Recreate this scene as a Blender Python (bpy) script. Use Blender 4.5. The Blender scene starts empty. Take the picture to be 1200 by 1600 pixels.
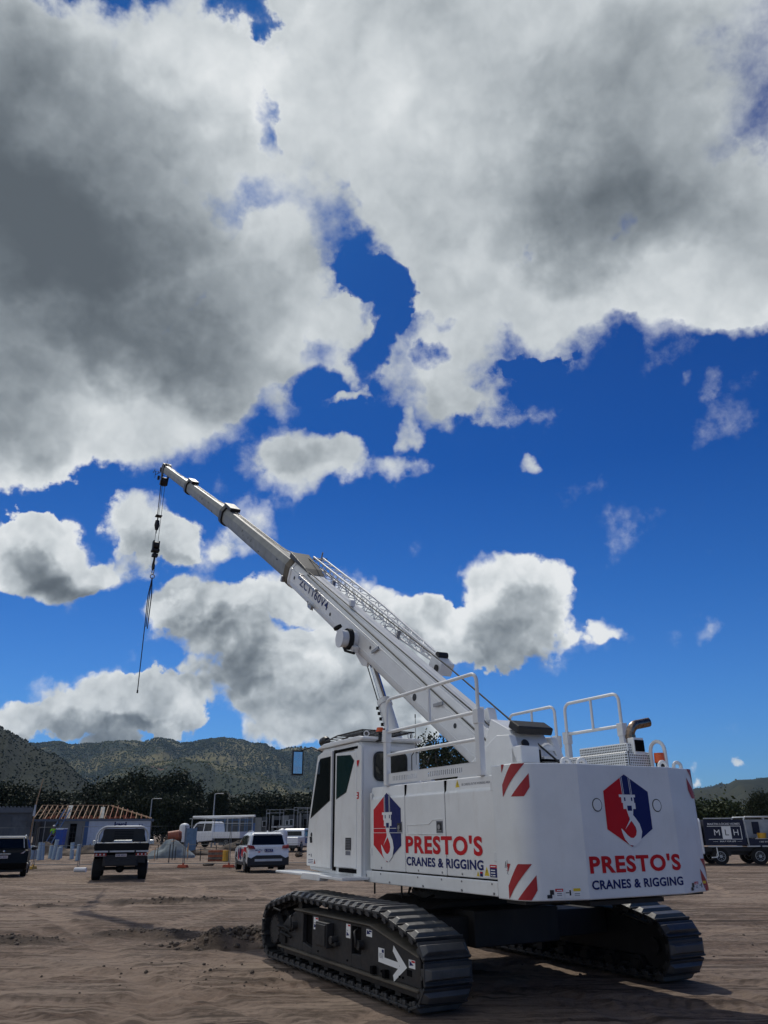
import bpy, bmesh, math, random
import numpy as np
from mathutils import Vector, Matrix
PI = math.pi
R = math.radians
scene = bpy.context.scene
COL = scene.collection
# ------------------------------------------------------------------ camera
cd = bpy.data.cameras.new("camera"); cam = bpy.data.objects.new("camera", cd); COL.objects.link(cam)
cd.sensor_fit = 'VERTICAL'; cd.sensor_height = 24.0; cd.lens = 24.0*1186.25/1600.0
cd.clip_start = 0.1; cd.clip_end = 20000
T_, RO = R(22.744), R(-0.488)
F_ = Vector((0, math.cos(T_), math.sin(T_))); U_ = Vector((0, -math.sin(T_), math.cos(T_))); X_ = Vector((1, 0, 0))
RX = X_*math.cos(RO) + U_*math.sin(RO); UX = -X_*math.sin(RO) + U_*math.cos(RO)
M3 = Matrix((RX, UX, -F_)).transposed()
cam.matrix_world = Matrix.Translation((0, 0, 1.65)) @ M3.to_4x4()
scene.camera = cam
# ------------------------------------------------------------------ light
SUN_AZ, SUN_EL = R(-15), R(52)          # azimuth from +Y, negative = left
scene.view_settings.view_transform = 'Standard'; scene.view_settings.look = 'None'
scene.view_settings.exposure = 0.0; scene.view_settings.gamma = 1.0
ld = bpy.data.lights.new("sun", 'SUN'); ld.energy = 2.2; ld.angle = R(0.5); ld.color = (1.0, .95, .86)
sun = bpy.data.objects.new("sun", ld); COL.objects.link(sun)
SD = Vector((math.sin(SUN_AZ)*math.cos(SUN_EL), math.cos(SUN_AZ)*math.cos(SUN_EL), math.sin(SUN_EL)))
sun.rotation_euler = SD.to_track_quat('Z', 'Y').to_euler()
sun.location = (0, 0, 60)
# ------------------------------------------------------------------ node helpers
class NT:
    """small functional wrapper round a node tree"""
    def __init__(s, tree): s.t = tree; s.n = tree.nodes; s.l = tree.links
    def put(s, sock, v):
        if v is None: return
        if isinstance(v, bpy.types.NodeSocket): s.l.new(v, sock)
        else: sock.default_value = v
    def node(s, typ, ins=None, **kw):
        nd = s.n.new(typ)
        for k, v in kw.items(): setattr(nd, k, v)
        for k, v in (ins or {}).items(): s.put(nd.inputs[k], v)
        return nd
    def m(s, op, a, b=None, c=None, clamp=False):
        nd = s.n.new('ShaderNodeMath'); nd.operation = op; nd.use_clamp = clamp
        for i, v in enumerate((a, b, c)): s.put(nd.inputs[i], v)
        return nd.outputs[0]
    def vm(s, op, a, b=None, sc=None):
        nd = s.n.new('ShaderNodeVectorMath'); nd.operation = op
        s.put(nd.inputs[0], a)
        if b is not None: s.put(nd.inputs[1], b)
        if sc is not None: s.put(nd.inputs['Scale'], sc)
        return nd.outputs['Value' if op in ('LENGTH', 'DOT_PRODUCT', 'DISTANCE') else 'Vector']
    def noise(s, vec, scale, detail=4, rough=.55, lac=2.0, dist=0, out='Fac', dims='3D', w=None):
        nd = s.n.new('ShaderNodeTexNoise'); nd.noise_dimensions = dims
        s.put(nd.inputs['Vector'], vec)
        if w is not None: s.put(nd.inputs['W'], w)
        for k, v in (('Scale', scale), ('Detail', detail), ('Roughness', rough), ('Lacunarity', lac), ('Distortion', dist)): s.put(nd.inputs[k], v)
        return nd.outputs[out]
    def ss(s, v, a, b, lo=0., hi=1., kind='SMOOTHSTEP'):
        nd = s.n.new('ShaderNodeMapRange'); nd.interpolation_type = kind
        for i, x in enumerate((v, a, b, lo, hi)): s.put(nd.inputs[i], x)
        return nd.outputs[0]
    def mix(s, f, a, b, mode='MIX'):
        nd = s.n.new('ShaderNodeMix'); nd.data_type = 'RGBA'; nd.blend_type = mode; nd.clamp_result = False
        s.put(nd.inputs[0], f); s.put(nd.inputs[6], a); s.put(nd.inputs[7], b)
        return nd.outputs[2]
    def ramp(s, f, stops, interp='LINEAR'):
        nd = s.n.new('ShaderNodeValToRGB'); cr = nd.color_ramp; cr.interpolation = interp
        while len(cr.elements) > 1: cr.elements.remove(cr.elements[-1])
        cr.elements[0].position = stops[0][0]; cr.elements[0].color = (*stops[0][1], 1)
        for p, c in stops[1:]:
            e = cr.elements.new(p); e.color = (*c, 1)
        s.put(nd.inputs[0], f); return nd.outputs[0]
# ------------------------------------------------------------------ sky: Nishita with cumulus laid over it by azimuth and elevation
CLOUDS = [(0.0504, 0.7432, 0.1189, 0.1041, -0.054, 1.0), (-0.1257, 0.6937, 0.1039, 0.0838, 0.096, 0.8), (0.3042, 0.6308, 0.1714, 0.0743, -0.226, 0.8), (0.4467, 0.6255, 0.124, 0.096, -0.319, 0.9), (-0.4057, 0.7035, 0.4143, 0.2888, 0.318, 1.5), (-0.5018, 0.5617, 0.2086, 0.2068, 0.304, 0.8), (0.2496, 0.8349, 0.3495, 0.2426, -0.268, 1.3), (-0.0241, 0.9545, 0.2361, 0.2003, 0.027, 1.2), (0.423, 0.6596, 0.1627, 0.1226, -0.321, 0.9), (0.0841, 0.6056, 0.1338, 0.1017, 0.106, 1.1), (0.1422, 0.5362, 0.0794, 0.0281, -0.228, 0.7), (-0.3231, 0.5038, 0.2051, 0.0918, 0.255, 0.9), (-0.1299, 0.592, 0.1554, 0.0843, 0.079, 0.9), (-0.4563, 0.4328, 0.0851, 0.0556, 0.208, 0.8), (-0.0303, 0.6603, 0.0554, 0.0403, -0.589, 0.8), (-0.1691, 0.966, 0.0331, 0.0243, 0.227, -0.8), (-0.1445, 0.8737, 0.0171, 0.0557, 0.332, -0.68), (-0.137, 0.9187, 0.022, 0.0311, 0.168, -0.5), (-0.0296, 0.703, 0.0618, 0.0255, -0.708, -1.02), (0.0119, 0.6524, 0.0293, 0.0443, 0.152, -0.85), (-0.0774, 0.5627, 0.048, 0.0376, 0.04, -1.15), (-0.0066, 0.5966, 0.0231, 0.0486, -0.004, -0.9), (0.0677, 0.5945, 0.0247, 0.0202, -0.054, -0.55), (0.198, 0.5818, 0.059, 0.0228, 0.035, -1.1), (-0.1044, 0.4525, 0.1043, 0.0585, 0.042, 1.3), (-0.1498, 0.46, 0.0413, 0.0331, 0.066, 0.5), (-0.0457, 0.4642, 0.0378, 0.0335, 0.014, 0.5), (-0.0422, 0.5375, 0.0377, 0.0131, 0.223, 0.9), (0.0578, 0.488, 0.0268, 0.035, -0.039, 0.9), (0.0408, 0.4367, 0.0715, 0.0252, -0.028, 0.62), (-0.4426, 0.3119, 0.0918, 0.0678, -0.243, 1.35), (-0.4501, 0.3446, 0.0422, 0.0299, 0.16, 0.6), (-0.3445, 0.3086, 0.0988, 0.0311, 0.194, 1.0), (-0.307, 0.3522, 0.0643, 0.0489, -0.169, 1.1), (-0.256, 0.3288, 0.0582, 0.0371, -0.284, 0.95), (-0.1959, 0.3494, 0.0524, 0.0472, -0.481, 1.0), (-0.223, 0.2541, 0.0956, 0.0499, 0.05, 1.25), (-0.2628, 0.2638, 0.047, 0.0319, 0.064, 0.5), (-0.1666, 0.2483, 0.0731, 0.0488, 0.034, 0.8), (-0.1653, 0.188, 0.1205, 0.0557, 0.023, 1.25), (-0.3558, 0.1576, 0.1014, 0.0433, 0.05, 1.4), (-0.2855, 0.1607, 0.0644, 0.0383, 0.039, 1.1), (-0.4508, 0.1293, 0.0465, 0.0369, 0.054, 1.4), (-0.4069, 0.133, 0.0415, 0.0246, 0.049, 0.8), (-0.3263, 0.1083, 0.0619, 0.0236, 0.028, 1.4), (-0.1076, 0.1336, 0.1207, 0.0563, 0.006, 1.35), (-0.0022, 0.1414, 0.1142, 0.0631, -0.008, 1.3), (-0.0845, 0.2792, 0.0998, 0.0456, 0.016, 1.2), (-0.0347, 0.2137, 0.0911, 0.0489, -0.001, 1.2), (0.007, 0.2422, 0.0791, 0.0477, -0.01, 1.1), (0.1648, 0.2701, 0.092, 0.0796, -0.315, 1.35), (0.1902, 0.3054, 0.0488, 0.041, -0.069, 0.6), (0.0733, 0.2287, 0.0827, 0.0392, -0.284, 1.15), (0.031, 0.1728, 0.0657, 0.0481, -0.014, 0.9), (0.2832, 0.2419, 0.045, 0.0173, -0.169, 0.52), (0.4069, 0.4887, 0.0208, 0.024, -0.227, 0.5), (0.2081, 0.46, 0.0219, 0.0186, 0.25, 0.58), (0.3594, 0.4915, 0.0153, 0.0184, -0.202, 0.42), (0.3897, 0.2131, 0.0215, 0.0151, -0.097, 0.45), (0.3697, 0.0485, 0.0124, 0.0098, -0.027, 0.75), (0.4303, 0.0563, 0.0171, 0.0062, -0.035, 0.62), (0.4578, 0.2317, 0.0136, 0.0103, -0.124, 0.6)]
SHADES = [(-0.3989, 0.7492, 0.2601, 0.1354, 0.463, 1.0), (-0.3521, 0.6245, 0.2578, 0.1207, 0.318, 0.9), (-0.2186, 0.5824, 0.1974, 0.0721, 0.049, 0.5), (-0.4476, 0.4787, 0.122, 0.059, 0.227, 0.6), (0.3094, 0.8048, 0.1957, 0.1431, 0.005, 0.62), (0.236, 0.7461, 0.1713, 0.0778, -0.219, 0.45), (0.44, 0.6857, 0.088, 0.1055, -0.346, 0.35), (0.0189, 0.9171, 0.0659, 0.1015, -0.032, -0.25), (-0.1774, 0.9049, 0.0813, 0.056, 0.21, -0.25), (-0.1253, 0.4406, 0.0582, 0.025, 0.051, 0.35), (-0.4279, 0.2912, 0.0553, 0.0308, -0.255, 0.6), (-0.4565, 0.3137, 0.0347, 0.0335, 0.147, 0.3), (-0.1732, 0.1838, 0.088, 0.027, 0.111, 0.6), (-0.2064, 0.2267, 0.0479, 0.0176, 0.04, 0.45), (-0.3406, 0.1494, 0.0584, 0.0165, 0.044, 0.45), (-0.1242, 0.157, 0.0565, 0.0205, 0.011, 0.25), (0.1555, 0.2339, 0.0693, 0.0364, -0.306, 0.5), (0.2047, 0.2515, 0.0361, 0.0404, -0.062, 0.25), (-0.0104, 0.1257, 0.065, 0.0313, -0.007, 0.15), (0.0845, 0.5282, 0.0832, 0.0247, -0.058, 0.25), (-0.0512, 0.1975, 0.0412, 0.0162, 0.002, 0.3), (0.04, 0.2212, 0.0497, 0.0163, -0.017, 0.3)]

def build_world():
    w = bpy.data.worlds.new("World"); scene.world = w; w.use_nodes = True
    N = NT(w.node_tree); N.n.clear()
    d = N.node('ShaderNodeTexCoord').outputs['Generated']
    sk = N.node('ShaderNodeTexSky', sky_type='NISHITA', sun_disc=False, sun_elevation=SUN_EL, sun_rotation=SUN_AZ)
    sk.altitude = 50; sk.air_density = 1.0; sk.dust_density = 0.35; sk.ozone_density = 2.5
    sep = N.node('ShaderNodeSeparateXYZ', {0: d}); x, y, z = sep.outputs
    el = N.m('ARCSINE', N.m('MINIMUM', N.m('MAXIMUM', z, -1.), 1.))
    az = N.m('MULTIPLY', N.m('ARCTAN2', x, y), N.m('COSINE', el))
    P0 = N.node('ShaderNodeCombineXYZ', {0: az, 1: el, 2: 0.}).outputs[0]
    # the sky's own colour: the clean air between the clouds is a deep blue
    g = N.node('ShaderNodeGamma', {0: sk.outputs[0], 1: 1.0}).outputs[0]
    tint = N.ramp(N.m('MULTIPLY', el, 1.0), [(0.0, (.24, .48, .84)), (.06, (.20, .45, .85)), (.15, (.155, .41, .80)), (.28, (.085, .325, .71)), (.45, (.03, .225, .60)), (.7, (.030, .19, .54)), (1.0, (.03, .18, .5))])
    blue = N.mix(1.0, g, tint, 'MULTIPLY')
    # warp
    w1 = N.vm('SUBTRACT', N.noise(d, 5.0, 5, .55, out='Color'), (.5, .5, .5))
    w2 = N.vm('SUBTRACT', N.noise(d, 26.0, 6, .6, out='Color'), (.5, .5, .5))
    P = N.vm('ADD', P0, N.vm('ADD', N.vm('SCALE', w1, sc=.16), N.vm('SCALE', w2, sc=.05)))
    P = N.vm('MULTIPLY', P, (1, 1, 0))
    Ps = N.vm('ADD', P0, N.vm('SCALE', w1, sc=.30)); Ps = N.vm('MULTIPLY', Ps, (1, 1, 0))
    def field(L, vec):
        acc = None
        for (a, e, ra, re, rot, wt) in L:
            v = vec
            if acc is not None:       # keeps the evaluation in sequence (the shader stack is small)
                nd = N.n.new('ShaderNodeVectorMath'); nd.operation = 'MULTIPLY_ADD'
                N.put(nd.inputs[0], acc); nd.inputs[1].default_value = (1e-9, 1e-9, 0); N.put(nd.inputs[2], vec); v = nd.outputs[0]
            mp = N.node('ShaderNodeMapping', {0: v, 1: (a, e, 0), 2: (0, 0, rot), 3: (ra, re, 1)}, vector_type='TEXTURE')
            q = N.vm('DOT_PRODUCT', mp.outputs[0], mp.outputs[0])
            q = N.m('MAXIMUM', N.m('SUBTRACT', 1.0, q), 0.0)
            acc = N.m('MULTIPLY', q, wt) if acc is None else N.m('MULTIPLY_ADD', q, wt, acc)
        return acc
    C = field(CLOUDS, P); S = field(SHADES, Ps)
    # what lies above a point in the heaped clouds shades it: their undersides are grey
    AB = field([c for c in CLOUDS if c[1] < .36 and c[5] > 0 and c[2] > .04], N.vm('ADD', P, (0., .040, 0.)))
    # unseen sky beside and behind: cumulus added, massed left to brighten the crane's flank
    outv = N.ss(N.vm('LENGTH', N.vm('MULTIPLY', N.vm('SUBTRACT', P0, (0., .40, 0.)), (1.0, .95, 0))), .62, .95)
    gen = N.m('MULTIPLY', N.ss(N.noise(d, 2.2, 3, .5), .36, .54, 0., 1.15), N.ss(x, .55, -.25))
    C = N.m('ADD', C, N.m('MULTIPLY', gen, outv))
    C = N.m('MINIMUM', C, 1.5)
    low = N.ss(el, .20, .50, 1.0, 0.0)                     # heaped clouds near the horizon, a ragged deck overhead
    def billow(vec):
        acc = None
        for sc, k in ((5.5, .55), (12.0, .33), (26.0, .20), (60.0, .10)):
            q = N.m('ABSOLUTE', N.m('SUBTRACT', N.noise(vec, sc, 1, .5), .5))
            acc = N.m('MULTIPLY', q, k) if acc is None else N.m('MULTIPLY_ADD', q, k, acc)
        return acc                                          # about 0 in the creases, .35 on the heads
    dw = N.vm('ADD', d, N.vm('SCALE', w2, sc=.018))
    B0 = billow(dw); B1 = billow(N.vm('ADD', dw, (-.006, 0, .016)))
    n1 = N.noise(d, 12.0, 12, .60)
    n2 = N.noise(d, 5.0, 6, .5)
    wis = N.m('ADD', N.m('MULTIPLY_ADD', n1, 2.3, -1.15), N.m('MULTIPLY_ADD', n2, .9, -.45))
    wis = N.m('MULTIPLY', wis, N.ss(C, .9, 1.5, 1.0, .45))
    heap = N.m('ADD', N.m('MULTIPLY_ADD', B0, 3.2, -.42), N.m('MULTIPLY', wis, .42))
    D = N.m('ADD', C, N.m('ADD', N.m('MULTIPLY', heap, low), N.m('MULTIPLY', wis, N.m('SUBTRACT', 1.0, low))))
    D = N.m('SUBTRACT', D, N.ss(el, .2, .5, .30, .36))
    edge = N.ss(N.noise(d, 4.0, 2, .5), .36, .64, .22, .62)   # crisp here, wispy there
    edge = N.m('MULTIPLY', edge, N.m('MULTIPLY', N.ss(el, .2, .5, .80, 1.7), N.ss(C, .9, 1.4, 1.0, .35)))
    alpha = N.ss(D, 0.0, edge)
    veil = N.m('MULTIPLY', N.ss(N.m('ADD', C, N.m('MULTIPLY_ADD', n1, 3.4, -2.05)), .0, 1.0), .55)
    alpha = N.m('MAXIMUM', alpha, veil)
    # shade inside the clouds
    relief = N.m('MULTIPLY', N.m('SUBTRACT', B0, B1), N.ss(el, .2, .55, 3.2, .9))
    nb = N.noise(dw, 6.0, 7, .5); nb2 = N.noise(N.vm('ADD', dw, (-.012, 0, .040)), 6.0, 7, .5)
    relief = N.m('ADD', relief, N.m('MULTIPLY', N.m('SUBTRACT', nb, nb2), N.ss(el, .2, .5, 1.5, 1.2)))
    crease = N.m('MULTIPLY', N.m('MULTIPLY_ADD', B0, -1.5, .16), N.ss(el, .2, .55, 1.0, .35))
    under = N.m('MULTIPLY', N.ss(AB, .30, 1.35, -.24, .24), N.ss(el, .36, .48, 1.0, 0.0))
    ms = N.m('MULTIPLY_ADD', N.noise(d, 3.0, 3, .45), 1.0, -.5)
    rim = N.ss(D, .0, .55, -.22, .0)                       # light comes through the thin edges
    thick = N.ss(D, .3, 1.3, .0, .16)
    dark = N.m('ADD', N.m('ADD', N.m('MULTIPLY', S, .74), N.m('ADD', thick, rim)), N.m('ADD', N.m('ADD', ms, under), crease))
    dark = N.m('SUBTRACT', dark, relief)
    cloud = N.ramp(N.m('MULTIPLY_ADD', dark, .62, .24, clamp=True), [(0.0, (.84, .86, .87)), (.20, (.66, .70, .72)), (.45, (.40, .44, .47)), (.75, (.155, .182, .205)), (1.0, (.090, .106, .122))], 'B_SPLINE')
    cloud = N.mix(1.0, cloud, (10., 10., 10., 1), 'MULTIPLY')
    colr = N.mix(alpha, blue, cloud)
    bg = N.node('ShaderNodeBackground', {0: colr, 1: .10})
    out = N.node('ShaderNodeOutputWorld'); N.l.new(bg.outputs[0], out.inputs[0])
build_world()
scene.world.cycles.sampling_method='MANUAL'; scene.world.cycles.sample_map_resolution = 256
# ------------------------------------------------------------------ materials
MATS = {}
def mat(name, col, rough=.6, metal=0., var=.12, vscale=3., bump=0., bscale=40., spec=.5, coat=0., dirt=0., dirtcol=(.16, .12, .09), emit=None, alpha=None, trans=0.):
    m = bpy.data.materials.new(name); m.use_nodes = True
    N = NT(m.node_tree); N.n.clear()
    b = N.node('ShaderNodeBsdfPrincipled'); o = N.node('ShaderNodeOutputMaterial'); N.l.new(b.outputs[0], o.inputs[0])
    P = N.node('ShaderNodeTexCoord').outputs['Object']
    c = (*col, 1)
    f = N.noise(P, vscale, 5, .6)
    lo = tuple(max(0, x*(1-var)) for x in col) + (1,); hi = tuple(min(1, x*(1+var)) for x in col) + (1,)
    cc = N.mix(N.ss(f, .3, .7), lo, hi)
    rr = N.ss(N.noise(P, vscale*4, 4, .6), .3, .7, max(.03, rough-.08), min(1, rough+.08))
    if dirt > 0:
        z = N.node('ShaderNodeSeparateXYZ', {0: P}).outputs[2]
        g = N.noise(N.vm('MULTIPLY', P, (1, 1, .35)), 6.0, 8, .68)
        k = N.ss(g, .50, .78, 0., dirt)
        cc = N.mix(k, cc, (*dirtcol, 1)); rr = N.m('ADD', rr, N.m('MULTIPLY', k, .4), clamp=True)
    N.put(b.inputs['Base Color'], cc); N.put(b.inputs['Roughness'], rr)
    b.inputs['Metallic'].default_value = metal; b.inputs['Specular IOR Level'].default_value = spec
    b.inputs['Coat Weight'].default_value = coat; b.inputs['Coat Roughness'].default_value = .08
    if trans: b.inputs['Transmission Weight'].default_value = trans
    if bump > 0:
        bm = N.node('ShaderNodeBump', {'Strength': bump, 'Distance': .02, 'Height': N.noise(P, bscale, 6, .65)})
        N.l.new(bm.outputs[0], b.inputs['Normal'])
    MATS[name] = m; return m
mat('white_paint', (.80, .81, .81), .36, coat=.25, var=.04, dirt=.26, dirtcol=(.46, .41, .35))
mat('white_paint_cw', (.77, .79, .80), .42, coat=.2, var=.04, dirt=.16, dirtcol=(.48, .45, .41), bump=.03, bscale=120)
mat('boom_white', (.74, .75, .76), .40, coat=.2, var=.05, dirt=.14, dirtcol=(.38, .35, .32))
mat('boom_grey', (.20, .21, .21), .5, var=.18, vscale=2, dirt=.45, dirtcol=(.17, .165, .155))
mat('rail_white', (.72, .73, .74), .45, var=.05)
mat('black_steel', (.022, .022, .024), .55, var=.25, bump=.1, dirt=.30, dirtcol=(.085, .068, .052), spec=.35)
mat('shoe_steel', (.035, .037, .041), .5, metal=.2, var=.3, bump=.15, bscale=60, dirt=.42, dirtcol=(.10, .082, .066))
mat('worn_lit_steel', (.088, .09, .092), .42, metal=.3, var=.3, bump=.1, bscale=60, dirt=.35, dirtcol=(.15, .12, .10))  # worn pad blocks, lightened further so the colour carries their top light
mat('dusty_steel', (.10, .085, .065), .85, var=.3, dirt=.4)
mat('black_rubber', (.016, .016, .017), .8, var=.2, dirt=.25, dirtcol=(.07, .058, .045), spec=.25)
mat('black_plastic', (.014, .014, .016), .5, var=.1)
mat('void_black', (.004, .004, .005), .9, var=0, spec=.1)
mat('red_decal', (.56, .010, .018), .5, spec=.2, var=.05); mat('navy_decal', (.008, .016, .12), .5, spec=.2, var=.05)
mat('white_decal', (.80, .81, .82), .45, var=.02)
mat('yellow_decal', (.75, .55, .02), .5, var=.05); mat('grey_decal', (.16, .17, .2), .6, var=.1)
mat('hazard_red', (.36, .010, .016), .40, var=.08)
mat('chrome', (.55, .56, .58), .16, metal=1., var=.05)
mat('steel', (.30, .30, .31), .38, metal=.8, var=.15)
mat('exhaust_metal', (.28, .21, .16), .28, metal=1., var=.35, vscale=9)
mat('wire_rope', (.02, .02, .022), .6, var=.2)
mat('orange_lens', (.75, .11, .02), .25, var=.05)
mat('tail_red', (.25, .008, .008), .2, var=.05); mat('tail_clear', (.55, .5, .5), .15, var=.05)
mat('car_black', (.005, .006, .007), .38, coat=.06, spec=.15, var=.05, dirt=.06, dirtcol=(.06, .05, .042))
mat('car_white', (.74, .76, .80), .30, coat=.6, var=.03, dirt=.12, dirtcol=(.4, .34, .28))
mat('alloy', (.35, .36, .37), .35, metal=.7)
mat('galv', (.36, .38, .40), .5, metal=.5, var=.15)
mat('tray_steel', (.5, .52, .54), .4, metal=.3, var=.1)
mat('timber', (.46, .29, .17), .8, var=.25); mat('timber_red', (.32, .10, .05), .8, var=.3)
mat('block_grey', (.11, .125, .14), .85, var=.15, bump=.2, bscale=12)
mat('roof_grey', (.10, .115, .135), .6, var=.1)
mat('panel_grey', (.22, .235, .24), .85, var=.18, vscale=.6, dirt=.2)
mat('panel_dark', (.09, .10, .11), .85, var=.2, vscale=.6)
mat('wrap_white', (.52, .60, .74), .55, var=.06); mat('wrap_blue', (.06, .13, .30), .6, var=.1)
mat('fascia', (.09, .12, .17), .6, var=.1)
mat('bin_blue', (.01, .07, .38), .45, var=.1); mat('pipe_blue', (.30, .40, .50), .45, var=.08); mat('pipe_white', (.7, .72, .74), .5, var=.05)
mat('hi_vis', (.35, .85, .05), .7, var=.1); mat('navy_cloth', (.015, .02, .045), .9, var=.2); mat('skin', (.32, .18, .12), .6, var=.1)
mat('fence_steel', (.20, .21, .22), .55, metal=.4, var=.15)
mat('foot_orange', (.42, .07, .03), .7, var=.2)
mat('gravel', (.17, .20, .215), .95, var=.25, vscale=2, bump=.6, bscale=10)
mat('spoil', (.085, .062, .045), .95, var=.4, vscale=1.5, bump=.8, bscale=6)
mat('clod', (.12, .092, .070), .95, var=.4, vscale=6, bump=.7, bscale=30)
mat('machine_orange', (.30, .08, .04), .6, var=.2, dirt=.3); mat('machine_yellow', (.6, .33, .03), .6, var=.15, dirt=.3)
mat('beacon_blue', (.04, .1, .35), .5)
mat('bark', (.16, .14, .12), .9, var=.35, vscale=4, bump=.4, bscale=14)
mat('net_blue', (.09, .16, .27), .6, var=.2)
def glass_mat(name, col, rough=.04):
    m = bpy.data.materials.new(name); m.use_nodes = True; b = m.node_tree.nodes['Principled BSDF']
    b.inputs['Base Color'].default_value = (*col, 1); b.inputs['Roughness'].default_value = rough
    b.inputs['Specular IOR Level'].default_value = .45; b.inputs['Coat Weight'].default_value = .0; MATS[name] = m
glass_mat('glass_dark', (.003, .005, .006)); glass_mat('glass_teal', (.006, .028, .030)); 
def mesh_grille():
    m = bpy.data.materials.new('perforated_white'); m.use_nodes = True; N = NT(m.node_tree); b = N.n['Principled BSDF']
    P = N.node('ShaderNodeTexCoord').outputs['Object']
    s = N.node('ShaderNodeSeparateXYZ', {0: P}); x, y, z = s.outputs
    hor = N.m('ADD', x, y)
    fx = N.m('ABSOLUTE', N.m('SUBTRACT', N.m('FRACT', N.m('MULTIPLY', hor, 34.)), .5)); fz = N.m('ABSOLUTE', N.m('SUBTRACT', N.m('FRACT', N.m('MULTIPLY', z, 34.)), .5))
    hole = N.m('MULTIPLY', N.m('LESS_THAN', fx, .27), N.m('LESS_THAN', fz, .27))
    N.put(b.inputs['Base Color'], N.mix(hole, (.74, .76, .77, 1), (.02, .02, .022, 1))); b.inputs['Roughness'].default_value = .5
    MATS['perforated_white'] = m
mesh_grille()
def foliage_mat(name, c1, c2, c3):
    m = bpy.data.materials.new(name); m.use_nodes = True; N = NT(m.node_tree); b = N.n['Principled BSDF']
    P = N.node('ShaderNodeTexCoord').outputs['Object']
    rnd = N.node('ShaderNodeNewGeometry').outputs['Random Per Island']
    f = N.noise(P, .55, 4, .6)
    c = N.mix(N.ss(f, .35, .65), (*c1, 1), (*c2, 1)); c = N.mix(N.m('MULTIPLY', N.m('POWER', rnd, 2.), .7), c, (*c3, 1))
    N.put(b.inputs['Base Color'], c); b.inputs['Roughness'].default_value = .6; b.inputs['Specular IOR Level'].default_value = .08
    MATS[name] = m
foliage_mat('leaf_gum', (.020, .030, .016), (.040, .052, .026), (.055, .065, .035))
foliage_mat('leaf_dark', (.013, .021, .012), (.032, .042, .022), (.06, .066, .036))
foliage_mat('leaf_green', (.022, .034, .014), (.045, .06, .024), (.08, .095, .04))
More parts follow.
